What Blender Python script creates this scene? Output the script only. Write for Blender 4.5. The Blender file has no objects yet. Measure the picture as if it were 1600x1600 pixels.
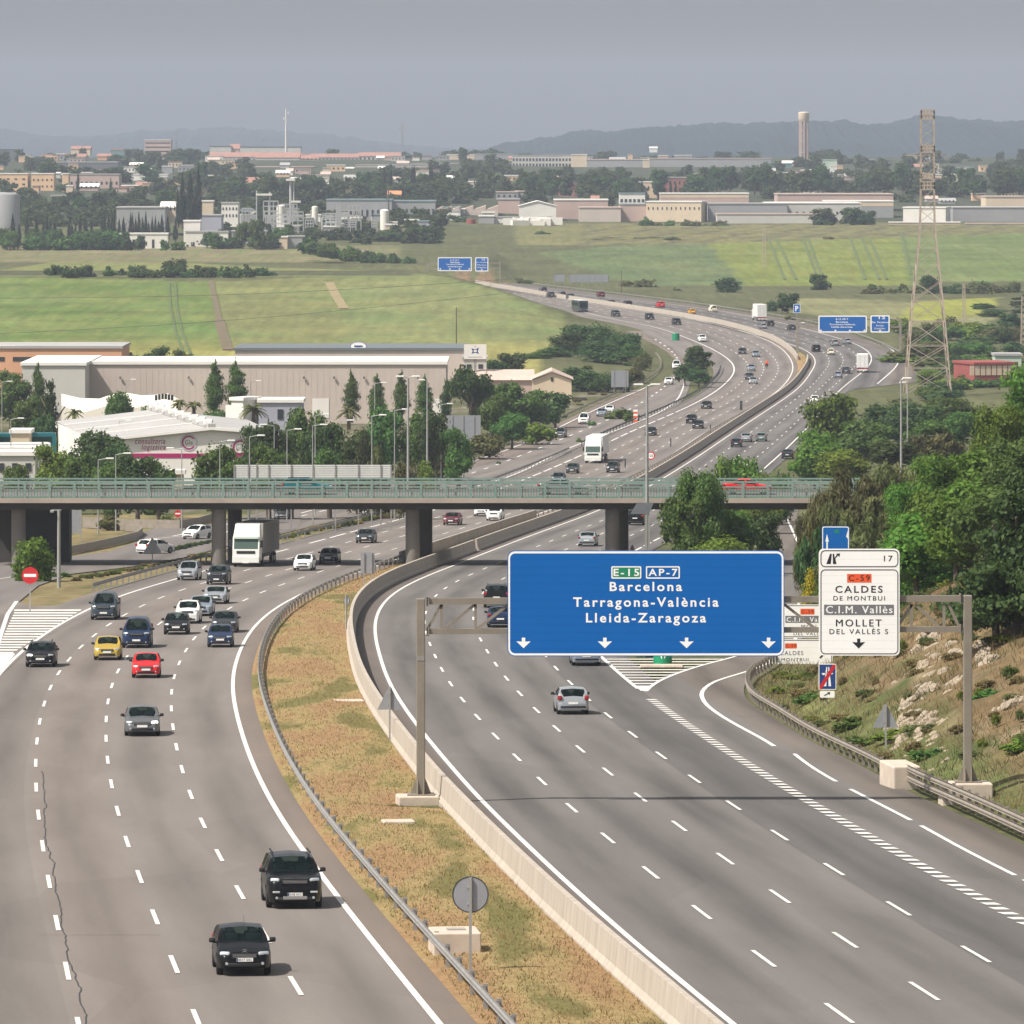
import bpy, bmesh, math, random
import numpy as np
from mathutils import Vector, Matrix, noise as mnoise
S = bpy.context.scene
COL = S.collection
F = 10087.0          # focal length in pixels of the 1600 px frame
HY = 240.0           # row of the horizon
CZ = 60.0            # camera height above datum
random.seed(4)
PI = math.pi

# ---------------------------------------------------------------- camera
cd = bpy.data.cameras.new('camera'); cam = bpy.data.objects.new('camera', cd); COL.objects.link(cam)
cam.location = (0, 0, CZ); cam.rotation_euler = (PI/2, 0, 0)
cd.sensor_width = 36; cd.lens = F/1600*36; cd.shift_y = -0.35; cd.clip_start = 1; cd.clip_end = 40000
S.camera = cam

# ---------------------------------------------------------------- road elevation profile (absolute z)
_PY = np.array([0, 150, 285, 400, 500, 640, 760, 880, 1000, 1150, 1300, 1480, 1600, 1700, 1850, 2100, 2300, 9000.])
_PZ = np.array([-19.6, -24.13, -28.2, -31.7, -34.7, -39.3, -42.5, -45.1, -46.7, -47.3, -47.5, -47.2, -45.6, -44.2, -43.2, -42.8, -42.5, -42.5])
_gy = np.arange(0, 9000, 2.0)
_gz = np.interp(_gy, _PY, _PZ)
for _ in range(2):
    k = 41; ker = np.ones(k)/k
    p = np.pad(_gz, k//2, mode='edge'); p[:k//2] = _gz[0]-(np.arange(k//2, 0, -1))*(_gz[1]-_gz[0])
    _gz = np.convolve(p, ker, 'valid')
def ZR(Y): return CZ + np.interp(Y, _gy, _gz)
def slope(Y): return float((ZR(Y+5)-ZR(Y-5))/10)
_ty = np.arange(110, 2900, 0.5)
_tp = HY - F*(ZR(_ty)-CZ)/_ty
_o = np.argsort(_tp); _tps, _tys = _tp[_o], _ty[_o]
def Yof(py): return float(np.interp(py, _tps, _tys))
def G(px, py):
    """point of the road surface seen at a picture position"""
    Y = Yof(py); return ((px-800)*Y/F, Y, float(ZR(Y)))
def P(px, py, Y): return Vector(((px-800)*Y/F, Y, CZ-(py-HY)*Y/F))
def XA(px, Y): return (px-800)*Y/F
def ZA(py, Y): return CZ-(py-HY)*Y/F

GRID = np.arange(100, 2500, 5.0)
def smooth_curve(pts, lam=2e4, extra=()):
    w = np.zeros(len(GRID)); b = np.zeros(len(GRID))
    d = [(G(px, py)[1], G(px, py)[0], 1.0) for px, py in pts]+[(Y, X, wt) for Y, X, wt in extra]
    A = np.zeros((len(GRID), len(GRID)))
    for Y, X, wt in d:
        s = wt*(600.0/max(Y, 300))**1.0
        i = int((Y-GRID[0])//5); t = (Y-GRID[i])/5
        for (a, u) in ((i, 1-t), (i+1, t)):
            b[a] += s*u*X
            for (c, v) in ((i, 1-t), (i+1, t)): A[a, c] += s*u*v
    D = np.diff(np.eye(len(GRID)), 2, axis=0)/25.0
    A += lam*D.T@D
    X = np.linalg.solve(A+1e-9*np.eye(len(GRID)), b)
    return lambda Y: np.interp(Y, GRID, X)
R0 = smooth_curve([(1145,1600),(1100,1562),(1000,1482),(900,1392),(820,1316),(750,1250),(705,1197),(665,1150),(630,1102),(610,1072),(595,1025),(586,980),(592,955),(612,930),(645,910),(707,885),(800,848),(932,799),(1030,751),(1100,707),(1200,640),(1250,604),(1267,580),(1272,560),(1260,547),(1200,528),(1125,509),(1050,492),(950,477),(850,463)])
L4 = smooth_curve([(0,1052),(62,997),(140,952),(190,930),(275,906),(327,889),(360,882),(425,865),(550,831),(632,810),(815,751),(907,712),(1007,665),(1050,647),(1105,620),(1132,600),(1147,580),(1142,565),(1112,545),(1062,525),(1025,510),(960,500),(890,482),(830,472)],
    extra=[(190,-16.3,1),(250,-21.5,1),(320,-27.0,1)])
_mid = [(Y, float(L4(Y))+14.0, .6) for Y in range(520, 1000, 40)]
L0 = smooth_curve([(687,1600),(625,1525),(580,1467),(540,1420),(500,1362),(450,1297),(400,1205),(375,1132),(364,1082),(364,1057),(375,1020),(397,980),(422,957),(450,939),(1112,670),(1200,622),(1230,595),(1239,575),(1232,557),(1200,532),(1100,503),(1000,486),(900,471),(840,461)], extra=_mid)
RG = smooth_curve([(1600,1322),(1512,1280),(1457,1255),(1425,1241),(1350,1200),(1262,1157),(1200,1117),(1167,1097),(1161,1080),(1167,1060),(1190,1047)], lam=400,
    extra=[(470,22,1),(530,25.5,1),(640,30,1),(760,33.5,1),(900,45,1),(1000,56,1),(1200,76,1),(1400,92,1),(1500,92,1),(1650,84,1),(1800,62,1),(1950,36,1),(2100,8,1)])
_rr = [(Y, float(R0(Y))+14.1, .8) for Y in range(150, 700, 30)]
RR = smooth_curve([(1222,707),(1260,670),(1323,600),(1361,563),(1358,551),(1340,538),(1306,528),(1250,512),(1200,500),(1125,486),(1025,473),(900,460),(840,452)], extra=_rr)
# ---------------------------------------------------------------- terrain
def sst(a, b, x):
    t = np.clip((x-a)/(b-a), 0, 1); return t*t*(3-2*t)
_LY = np.array([0, 1300, 1500, 1700, 1900, 2000, 2100, 2250, 2400, 2650, 2900, 3500, 4500, 5200, 7000, 9000, 14000.])
_LZ = np.array([0, -46.8, -45.2, -40.6, -36.0, -36.2, -37.3, -37.2, -36.6, -33.0, -27.5, -18.0, -5.0, -3, -12, -30, -30.])
_RY = np.array([0, 1300, 1600, 1800, 2000, 2150, 2300, 2450, 2600, 2750, 2900, 3500, 4500, 5200, 7000, 9000, 14000.])
_RZ = np.array([0, -47.4, -46.0, -44.4, -43.2, -42.8, -40.4, -36.5, -33.5, -31.3, -29.6, -20.0, -6.0, -3, -12, -30, -30.])
def H(X, Y):
    X = np.asarray(X, float); Y = np.asarray(Y, float)
    base = ZR(Y)-0.07
    lz = CZ+np.interp(Y, _LY, _LZ); rz = CZ+np.interp(Y, _RY, _RZ)
    lz = np.where(Y < 1300, base, lz); rz = np.where(Y < 1300, base, rz)
    xc = np.where(Y < 2150, L4(Y)-np.where(Y > 1700, 6.5, 8), XA(820, Y))           # where the left field ends
    ml = np.clip((xc-X)/np.where(Y > 1700, 14, 34), 0, 1); ml = ml*ml*(3-2*ml)
    mr = sst(0, 30, X-np.where(Y < 2150, RG(Y)+4, XA(820, Y)))
    far = sst(2120, 2350, Y)
    z = base + (lz-base)*np.maximum(ml, far*0.5*(X < 1e9)) + (rz-base)*np.maximum(mr, far*0.5)*(1-ml*far*0)
    z = np.where(Y > 2350, lz*sst(30, -30, X-XA(820, Y)) + rz*(1-sst(30, -30, X-XA(820, Y))), z)
    # cutting slope on the right
    d = X-RG(Y)
    bank = np.interp(d, [0.6, 2.2, 8, 14, 24, 60], [0, .5, 3.6, 6.3, 8.0, 10.0])
    bank = np.maximum(bank-np.clip(1-d/10, 0, 1)*3.0*np.exp(-((Y-402)/42)**2), 0)
    amp = sst(225, 330, Y)*(1-sst(640, 1000, Y)*0.6)*(1-sst(1050, 1400, Y))
    z = z + np.where(d > 0, bank*amp, 0)
    # ground left of the motorway, lower yards
    dl = (L4(Y)-26)-X
    return z
def Hs(X, Y): return float(H(np.array([X]), np.array([Y]))[0])
def GT(px, Y): X = XA(px, Y); return Vector((X, Y, Hs(X, Y)))

# ---------------------------------------------------------------- materials
MATS = {}
def new_mat(name):
    m = bpy.data.materials.new(name); m.use_nodes = True
    nt = m.node_tree; b = nt.nodes['Principled BSDF']
    return m, nt, b
def lin(c):
    return tuple(((v/255)/12.92 if v/255 <= .04045 else ((v/255+.055)/1.055)**2.4) for v in c)
def M(name, col=(.5,.5,.5), rough=.7, metal=0, var=0.0, scale=4.0, bump=0.0, spec=.5, coat=0.0, emit=0.0, stretch=None):
    if name in MATS: return MATS[name]
    m, nt, b = new_mat(name); MATS[name] = m
    b.inputs['Base Color'].default_value = (*col, 1); b.inputs['Roughness'].default_value = rough
    b.inputs['Metallic'].default_value = metal; b.inputs['Specular IOR Level'].default_value = spec
    b.inputs['Coat Weight'].default_value = coat
    if emit:
        b.inputs['Emission Color'].default_value = (*col, 1); b.inputs['Emission Strength'].default_value = emit
    if var or bump:
        tc = nt.nodes.new('ShaderNodeTexCoord'); mp = nt.nodes.new('ShaderNodeMapping')
        if stretch: mp.inputs['Scale'].default_value = stretch
        nt.links.new(tc.outputs['Object'], mp.inputs['Vector'])
        n = nt.nodes.new('ShaderNodeTexNoise'); n.inputs['Scale'].default_value = scale; n.inputs['Detail'].default_value = 6
        n.inputs['Roughness'].default_value = .65
        nt.links.new(mp.outputs[0], n.inputs['Vector'])
        if var:
            r = nt.nodes.new('ShaderNodeMapRange'); r.inputs['From Min'].default_value = .3; r.inputs['From Max'].default_value = .7
            r.inputs['To Min'].default_value = 1-var; r.inputs['To Max'].default_value = 1+var
            nt.links.new(n.outputs['Fac'], r.inputs['Value'])
            v = nt.nodes.new('ShaderNodeVectorMath'); v.operation = 'SCALE'; v.inputs[0].default_value = col
            nt.links.new(r.outputs[0], v.inputs['Scale']); nt.links.new(v.outputs[0], b.inputs['Base Color'])
        if bump:
            bp = nt.nodes.new('ShaderNodeBump'); bp.inputs['Strength'].default_value = bump; bp.inputs['Distance'].default_value = .1
            nt.links.new(n.outputs['Fac'], bp.inputs['Height']); nt.links.new(bp.outputs[0], b.inputs['Normal'])
    return m

# ---------------------------------------------------------------- mesh builder
class MB:
    def __init__(s): s.v = []; s.f = []; s.m = []; s.mats = []
    def mi(s, mat):
        if mat is None: return 0
        if mat not in s.mats: s.mats.append(mat)
        return s.mats.index(mat)
    def add(s, vs, fs, mat=None):
        o = len(s.v); s.v += [tuple(v) for v in vs]; k = s.mi(mat)
        for f in fs: s.f.append([o+i for i in f]); s.m.append(k)
        return s
    def quad(s, a, b, c, d, mat=None): return s.add([a, b, c, d], [(0, 1, 2, 3)], mat)
    def box(s, c, d, mat=None, rz=0.0, bev=0.0, mtx=None):
        x, y, z = d[0]/2, d[1]/2, d[2]/2
        if bev <= 0:
            vs = [(sx*x, sy*y, sz*z) for sz in (-1, 1) for sy in (-1, 1) for sx in (-1, 1)]
            fs = [(0,2,3,1),(4,5,7,6),(0,1,5,4),(2,6,7,3),(0,4,6,2),(1,3,7,5)]
        else:
            bm = bmesh.new(); bmesh.ops.create_cube(bm, size=1)
            for v in bm.verts: v.co = Vector((v.co.x*2*x, v.co.y*2*y, v.co.z*2*z))
            bmesh.ops.bevel(bm, geom=bm.edges[:], offset=bev, segments=2, affect='EDGES', profile=.5)
            bm.verts.index_update(); vs = [tuple(v.co) for v in bm.verts]; fs = [[v.index for v in f.verts] for f in bm.faces]; bm.free()
        R = mtx if mtx is not None else Matrix.Rotation(rz, 4, 'Z')
        vs = [tuple((R @ Vector(v))[i]+c[i] for i in range(3)) for v in vs]
        return s.add(vs, fs, mat)
    def tube(s, a, b, r0, r1=None, n=8, mat=None, cap=True):
        a, b = Vector(a), Vector(b); r1 = r0 if r1 is None else r1
        d = (b-a).normalized(); u = d.orthogonal().normalized(); w = d.cross(u)
        vs = []
        for p, r in ((a, r0), (b, r1)):
            for i in range(n):
                t = 2*PI*i/n; vs.append(p+(u*math.cos(t)+w*math.sin(t))*r)
        fs = [(i, (i+1) % n, n+(i+1) % n, n+i) for i in range(n)]
        if cap: fs += [tuple(range(n-1, -1, -1)), tuple(range(n, 2*n))]
        return s.add(vs, fs, mat)
    def beam(s, a, b, w, h=None, mat=None):
        """square bar from a to b"""
        a, b = Vector(a), Vector(b); h = w if h is None else h
        d = (b-a).normalized(); up = Vector((0, 0, 1)) if abs(d.z) < .95 else Vector((0, 1, 0))
        u = d.cross(up).normalized(); v = u.cross(d)
        vs = [p+u*(sx*w/2)+v*(sy*h/2) for p in (a, b) for sx, sy in ((-1,-1),(1,-1),(1,1),(-1,1))]
        return s.add(vs, [(0,1,5,4),(1,2,6,5),(2,3,7,6),(3,0,4,7),(3,2,1,0),(4,5,6,7)], mat)
    def prism(s, poly, y0, y1, mat=None):
        """poly in x,z extruded along y"""
        n = len(poly)
        vs = [(x, y0, z) for x, z in poly]+[(x, y1, z) for x, z in poly]
        fs = [tuple(range(n)), tuple(range(2*n-1, n-1, -1))]+[(i, i+n, (i+1) % n+n, (i+1) % n) for i in range(n)]
        return s.add(vs, fs, mat)
    def lathe(s, prof, n=16, c=(0,0,0), mat=None):
        vs = [(c[0]+r*math.cos(2*PI*i/n), c[1]+r*math.sin(2*PI*i/n), c[2]+z) for r, z in prof for i in range(n)]
        fs = [(j*n+i, j*n+(i+1) % n, (j+1)*n+(i+1) % n, (j+1)*n+i) for j in range(len(prof)-1) for i in range(n)]
        return s.add(vs, fs, mat)
    def mesh(s, name, smooth=None):
        me = bpy.data.meshes.new(name); me.from_pydata(s.v, [], s.f)
        for m in s.mats: me.materials.append(m)
        if len(s.mats) > 1: me.polygons.foreach_set('material_index', s.m)
        bm = bmesh.new(); bm.from_mesh(me); bmesh.ops.recalc_face_normals(bm, faces=bm.faces); bm.to_mesh(me); bm.free()
        if smooth is not None:
            me.polygons.foreach_set('use_smooth', [True]*len(me.polygons)); me.set_sharp_from_angle(angle=math.radians(smooth))
        me.update(); return me
def tag(o, label=None, cat=None, group=None, kind=None):
    if label: o['label'] = label
    if cat: o['category'] = cat
    if group: o['group'] = group
    if kind: o['kind'] = kind
    return o
def ob(name, me, parent=None, loc=(0,0,0), rz=0.0):
    o = bpy.data.objects.new(name, me); COL.objects.link(o); o.location = loc; o.rotation_euler = (0, 0, rz)
    if parent is not None: o.parent = parent
    return o
def part(name, mb, parent, loc=(0,0,0), smooth=None, label=None):
    o = ob(name, mb.mesh(name, smooth), parent, loc)
    if label: o['label'] = label
    return o
def thing(name, label, cat, loc=(0,0,0), rz=0.0, group=None):
    o = ob(name, None, None, loc, rz); o.empty_display_size = .2
    return tag(o, label, cat, group)
def solo(name, mb, label, cat, loc=(0,0,0), rz=0.0, group=None, smooth=None, kind=None):
    return tag(ob(name, mb.mesh(name, smooth), None, loc, rz), label, cat, group, kind)
def struct(name, me_or_mb, smooth=None):
    me = me_or_mb.mesh(name, smooth) if isinstance(me_or_mb, MB) else me_or_mb
    return tag(ob(name, me), kind='structure')
def text_mb(txt, x0, x1, z0, z1, y, mat, bold=.012, mb=None, spc=1.12, shear=0.0):
    """flat lettering filling a box of the x-z plane at depth y, facing -y"""
    dup_ = bold if 'M' in txt else 0
    if dup_: bold = 0
    cu = bpy.data.curves.new('t', 'FONT'); cu.body = txt; cu.size = 1; cu.offset = bold; cu.space_character = spc; cu.shear = shear
    cu.resolution_u = 3
    o = bpy.data.objects.new('t', cu); COL.objects.link(o)
    dg = bpy.context.evaluated_depsgraph_get(); me = bpy.data.meshes.new_from_object(o.evaluated_get(dg))
    vs = [tuple(v.co) for v in me.vertices]; fs = [tuple(p.vertices) for p in me.polygons]
    bpy.data.objects.remove(o); bpy.data.curves.remove(cu); bpy.data.meshes.remove(me)
    xs = [v[0] for v in vs]; ys = [v[1] for v in vs]; ax, bx, ay, by = min(xs), max(xs), min(ys), max(ys)
    mb = mb or MB()
    if dup_: mb.add([(x0+(v[0]-ax)/(bx-ax)*(x1-x0)+dup_*1.6*(z1-z0), y-.0015, z0+(v[1]-ay)/(by-ay)*(z1-z0)) for v in vs], fs, mat)
    return mb.add([(x0+(v[0]-ax)/(bx-ax)*(x1-x0), y, z0+(v[1]-ay)/(by-ay)*(z1-z0)) for v in vs], fs, mat)
def rrect(x0, x1, z0, z1, r, n=5):
    pts = []
    for cx, cz, a in ((x1-r, z1-r, 0), (x0+r, z1-r, 90), (x0+r, z0+r, 180), (x1-r, z0+r, 270)):
        for i in range(n+1):
            t = math.radians(a+90*i/n); pts.append((cx+r*math.cos(t), cz+r*math.sin(t)))
    return pts
def plate(mb, poly, y, t, mat): return mb.prism(poly, y, y+t, mat)
def ring(mb, outer, inner, y, mat):
    n = len(outer)
    return mb.add([(x, y, z) for x, z in outer]+[(x, y, z) for x, z in inner], [(i, (i+1) % n, n+(i+1) % n, n+i) for i in range(n)], mat)
def disc(cx, cz, r, n=28): return [(cx+r*math.cos(2*PI*i/n), cz+r*math.sin(2*PI*i/n)) for i in range(n)]
def sweep(mb, path, prof, mat=None, closed=True):
    """profile (offset to the right, height) carried along a path of points"""
    n = len(prof); vs = []
    for i, p in enumerate(path):
        a = Vector(path[max(i-1, 0)]); b = Vector(path[min(i+1, len(path)-1)]); d = b-a; d.z = 0; d.normalize()
        r = Vector((d.y, -d.x, 0))
        vs += [Vector(p)+r*o+Vector((0, 0, h)) for o, h in prof]
    fs = []
    for i in range(len(path)-1):
        for j in range(n if closed else n-1):
            k = (j+1) % n; fs.append((i*n+j, i*n+k, (i+1)*n+k, (i+1)*n+j))
    if closed: fs += [tuple(range(n)), tuple(range(len(path)*n-1, (len(path)-1)*n-1, -1))]
    return mb.add(vs, fs, mat)
# ---------------------------------------------------------------- ground sheet
rows = np.concatenate([np.arange(120, 700, 3.0), np.arange(700, 1300, 8.0), np.arange(1300, 2800, 9.0), np.arange(2800, 5200, 30.0), np.arange(5200, 14001, 200.0)])
NC = 241
us = np.linspace(-1, 1, NC)
YY = np.repeat(rows[:, None], NC, 1); XX = us[None, :]*(YY*0.125+45)
ZZ = H(XX, YY)
def fbm(X, Y, sc, seed=0):
    out = np.zeros(X.shape); a = 1.0
    rng = np.random.RandomState(seed)
    for o in range(4):
        for _ in range(3):
            th = rng.uniform(0, 2*PI); ph = rng.uniform(0, 2*PI); f = (2**o)/sc*rng.uniform(.7, 1.4)
            out += a*np.sin((X*math.cos(th)+Y*math.sin(th))*2*PI*f+ph)/3
        a *= .55
    return out
dB = XX-RG(YY)
bump = sst(1.5, 6, dB)*(1-np.exp(-((YY-402)/35)**2)*np.clip(1-dB/9, 0, 1))*sst(225, 300, YY)*(1-sst(650, 800, YY))
ZZ = ZZ+bump*(0.35*fbm(XX, YY, 9, 1)+0.12*fbm(XX, YY, 2.6, 2))
# ground colours (what grows or lies there): column/row of the picture used only to trace field outlines onto the ground
PX = 800+F*XX/YY; PYY = HY-F*(ZZ-CZ)/YY
def poly_mask(pts):
    m = np.zeros(PX.shape, bool); n = len(pts)
    for i in range(n):
        x0, y0 = pts[i]; x1, y1 = pts[(i+1) % n]
        if y0 == y1: continue
        c = (PYY > min(y0, y1)) & (PYY <= max(y0, y1)) & (PX < (x1-x0)*(PYY-y0)/(y1-y0)+x0)
        m ^= c
    return m
col = np.zeros(PX.shape+(3,))
col[:] = (.088, .092, .042)                                  # rough grass
def setc(mask, c, amt=1.0):
    for i in range(3): col[..., i] = np.where(mask, col[..., i]*(1-amt)+c[i]*amt, col[..., i])
def blend(m, c):
    for i in range(3): col[..., i] = col[..., i]*(1-m)+c[i]*m
n1 = fbm(XX, YY, 60, 3); n2 = fbm(XX, YY, 14, 4); n3 = fbm(XX*6, YY*.5, 60, 5)
yard = (YY > 640) & (YY < 1300) & (XX < L4(YY)-16)
setc(yard & (n2 > .25), (.15, .13, .10))
setc((YY > 2840), (.05, .06, .035)); blend((YY > 2840)*np.clip(n1*.5+.2, 0, 1)*.5, (.10, .10, .065))
FL = poly_mask([(-500,560),(-500,434),(0,433),(200,436),(300,441),(400,438),(560,428),(650,427),(700,434),(750,446),(800,461),(830,474),(890,490),(885,520),(850,560),(860,640),(-500,660)]) & (YY > 1290) & (YY < 1960)
setc(FL, (.090, .140, .032))
g2 = FL & (PX > 330+(PYY-430)*.18); setc(g2, (.140, .150, .058))
g3 = FL & (PX > 530+(PYY-430)*.1); setc(g3, (.138, .160, .064))
blend(FL*np.clip(.5+.5*n3, 0, 1)*.5, (.21, .20, .075)); blend(FL*np.clip(n1, 0, 1)*.45, (.10, .16, .05))
blend(FL*sst(525, 552, PYY)*.7, (.25, .22, .07))
0 and setc(FL & (np.abs(PX-(338+(PYY-450)*.20+(PYY>495)*(PYY-495)*.12)) < np.where(PYY > 495, 5.5, 2.2)), (.11, .085, .05))
0 and setc(FL & (np.abs(PX-(520+(PYY-450)*.42)) < 3) & (PYY < 485), (.24, .19, .09))
for x in (): setc(FL & (np.abs(PX-(x+(PYY-440)*.10)) < 1.3), (.09, .12, .05), .7)
S2 = poly_mask([(-500,436),(-500,412),(0,422),(120,404),(250,408),(420,418),(640,424),(560,428),(400,438),(300,441),(200,436)]) & (YY > 1900) & (YY < 2700)
setc(S2, (.16, .17, .06))
setc((YY > 1905) & (YY < 2000) & (XX < XA(650, YY)), (.075, .08, .04))
S3 = (YY > 2200) & (YY < 2480) & (XX < XA(620, YY)); setc(S3, (.17, .14, .08)); setc(S3 & (n2 > .1), (.13, .15, .06))
FR = poly_mask([(840,395),(960,384),(1130,380),(1600,364),(2200,360),(2200,470),(1600,440),(1440,440),(1380,470),(1250,455),(1100,470),(1000,452),(930,425)]) & (YY > 2100) & (YY < 2800)
setc(FR, (.095, .125, .052))
FY = FR & (PX > 1110+np.maximum(0, (PYY-385))*.9) & (PX < 1400+(PYY-370)*.33); setc(FY, (.150, .165, .040)); blend(FY*np.clip(.5+n3, 0, 1)*.5, (.13, .18, .04))
for x in (): setc(FY & (np.abs(PX-(x+(PYY-370)*.33)) < 1.4), (.10, .14, .04), .7)
setc(FR & (PX > 1400+(PYY-370)*.33), (.110, .145, .048)); blend(FR*np.clip(n1, 0, 1)*.35, (.18, .19, .08))
setc((YY > 2500) & (YY < 2830) & (PX > 800) & (PYY < 384) & ~FR, (.15, .145, .06)); setc((YY > 2500) & (YY < 2830) & (PX > 900) & (PYY < 384) & ~FR & (n2 > .2), (.10, .09, .05))
F5 = poly_mask([(1440,470),(1560,465),(1545,490),(1460,500),(1400,500),(1420,480)]) & (YY > 1600) & (YY < 2300); setc(F5, (.22, .23, .05))
F6 = poly_mask([(1250,465),(1400,470),(1560,490),(1540,510),(1400,520),(1300,495),(1240,490)]) & (YY > 1600) & (YY < 2300) & ~F5; setc(F6, (.17, .17, .08))
setc(poly_mask([(690,445),(730,428),(790,432),(800,450),(750,447)]) & (YY > 1950) & (YY < 2400) & (n2 > 0), (.19, .115, .075))
# the cutting: dry grass, green patches, earth
bk = sst(.3, 2, dB)*sst(215, 260, YY)*(1-sst(620, 760, YY))
blend(bk, (.15, .105, .055)); blend(bk*np.clip(-.05+fbm(XX, YY, 7, 7)*1.2, 0, 1), (.06, .075, .025)); blend(bk*np.clip(fbm(XX, YY, 3.3, 8)*1.5-.5, 0, 1), (.20, .155, .095))
blend(bk*(1-sst(2.5, 6, dB))*.7, (.10, .13, .04))
# left verge of the slip roads
vg = (YY > 480) & (YY < 760) & (XX < L4(YY)-1); blend(vg*1.0, (.19, .15, .075)); blend(vg*np.clip(n2+.1, 0, 1), (.12, .13, .05))
vs = np.stack([XX, YY, ZZ], -1).reshape(-1, 3); nr = len(rows)
idx = np.arange(nr*NC).reshape(nr, NC)
fa = np.stack([idx[:-1, :-1], idx[:-1, 1:], idx[1:, 1:], idx[1:, :-1]], -1).reshape(-1, 4)
me = bpy.data.meshes.new('ground'); me.from_pydata(vs.tolist(), [], fa.tolist())
ca = me.color_attributes.new('soil', 'FLOAT_COLOR', 'POINT')
ca.data.foreach_set('color', np.concatenate([col.reshape(-1, 3), np.ones((nr*NC, 1))], 1).astype(np.float32).ravel())
me.polygons.foreach_set('use_smooth', [True]*len(me.polygons))
m, nt, b = new_mat('ground'); b.inputs['Roughness'].default_value = .95; b.inputs['Specular IOR Level'].default_value = .1
at = nt.nodes.new('ShaderNodeAttribute'); at.attribute_name = 'soil'
gp = nt.nodes.new('ShaderNodeNewGeometry')
na = nt.nodes.new('ShaderNodeTexNoise'); na.inputs['Scale'].default_value = .55; na.inputs['Detail'].default_value = 8; na.inputs['Roughness'].default_value = .7
nb = nt.nodes.new('ShaderNodeTexNoise'); nb.inputs['Scale'].default_value = .035; nb.inputs['Detail'].default_value = 5
mx = nt.nodes.new('ShaderNodeMath'); mx.operation = 'MULTIPLY'
ra = nt.nodes.new('ShaderNodeMapRange'); ra.inputs[1].default_value = .3; ra.inputs[2].default_value = .7; ra.inputs[3].default_value = .62; ra.inputs[4].default_value = 1.38
mpr = nt.nodes.new('ShaderNodeMapping'); mpr.inputs['Scale'].default_value = (.42, .012, 1); mpr.inputs['Rotation'].default_value = (0, 0, -.03); nrw = nt.nodes.new('ShaderNodeTexNoise'); nrw.inputs['Scale'].default_value = 1; nrw.inputs['Detail'].default_value = 4; nt.links.new(gp.outputs['Position'], mpr.inputs[0]); nt.links.new(mpr.outputs[0], nrw.inputs['Vector'])
rr_ = nt.nodes.new('ShaderNodeMapRange'); rr_.inputs[1].default_value = .3; rr_.inputs[2].default_value = .7; rr_.inputs[3].default_value = .84; rr_.inputs[4].default_value = 1.16; nt.links.new(nrw.outputs['Fac'], rr_.inputs[0]); mx2 = nt.nodes.new('ShaderNodeMath'); mx2.operation = 'MULTIPLY'
rb = nt.nodes.new('ShaderNodeMapRange'); rb.inputs[1].default_value = .3; rb.inputs[2].default_value = .7; rb.inputs[3].default_value = .82; rb.inputs[4].default_value = 1.18
sc = nt.nodes.new('ShaderNodeVectorMath'); sc.operation = 'SCALE'
for q in (na, nb): nt.links.new(gp.outputs['Position'], q.inputs['Vector'])
nt.links.new(na.outputs['Fac'], ra.inputs[0]); nt.links.new(nb.outputs['Fac'], rb.inputs[0])
nt.links.new(ra.outputs[0], mx.inputs[0]); nt.links.new(rb.outputs[0], mx.inputs[1])
nt.links.new(at.outputs['Color'], sc.inputs[0]); nt.links.new(mx.outputs[0], mx2.inputs[0]); nt.links.new(rr_.outputs[0], mx2.inputs[1]); nt.links.new(mx2.outputs[0], sc.inputs['Scale']); nt.links.new(sc.outputs[0], b.inputs['Base Color'])
bp = nt.nodes.new('ShaderNodeBump'); bp.inputs['Strength'].default_value = .5; bp.inputs['Distance'].default_value = .15
nt.links.new(na.outputs['Fac'], bp.inputs['Height']); nt.links.new(bp.outputs[0], b.inputs['Normal'])
me.materials.append(m); struct('ground', me)
def on_terr(px, py, Y0, Y1):
    Ys = np.linspace(Y0, Y1, 160); Xs = (px-800)*Ys/F; pr = HY-F*(H(Xs, Ys)-CZ)/Ys
    k = np.where(pr <= py)[0]; Y = float(Ys[k[0]]) if len(k) else Y1; X = XA(px, Y); return X, Y, Hs(X, Y)
def track(label, pts, w, c, Y0, Y1, n=26):
    q = MB(); P0 = []; ks = np.linspace(0, len(pts)-1, n)
    for k in ks:
        px = np.interp(k, range(len(pts)), [p[0] for p in pts]); py = np.interp(k, range(len(pts)), [p[1] for p in pts]); X, Y, Z = on_terr(px, py, Y0, Y1); P0.append((X, Y, Z+.22))
    sweep(q, P0, [(-w/2, 0), (w/2, 0)], c, closed=False); struct('field_track', q)
TG = M('track_green', (.085, .115, .035), .95, var=.3, scale=.3); TB = M('track_earth', (.13, .10, .055), .95, var=.3, scale=.3); TT = M('track_straw', (.25, .20, .10), .95, var=.2, scale=.3)
track('', [(330,440),(336,470),(342,498),(356,548)], 1.6, TB, 1320, 1900); track('', [(342,500),(356,548)], 2.6, TB, 1320, 1800)
for x in (264, 274): track('', [(x,442),(x+2,480),(x+10,520),(x+24,556)], .7, TG, 1320, 1900)
track('', [(514,442),(524,462),(538,484)], 2.6, TT, 1320, 1900); track('', [(100,446),(150,446)], .8, TG, 1320, 1900)
for a, b in ((1200,1226),(1212,1244),(1254,1278),(1262,1286),(1328,1352),(1346,1374),(1358,1386)): track('', [(a,372),((a+b)/2-2,400),(b,438)], 1.0, TG, 2160, 2745)
for a, b in ((1408,1423),): track('', [(a,364),(b,430)], 1.0, TG, 2160, 2745)

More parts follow.
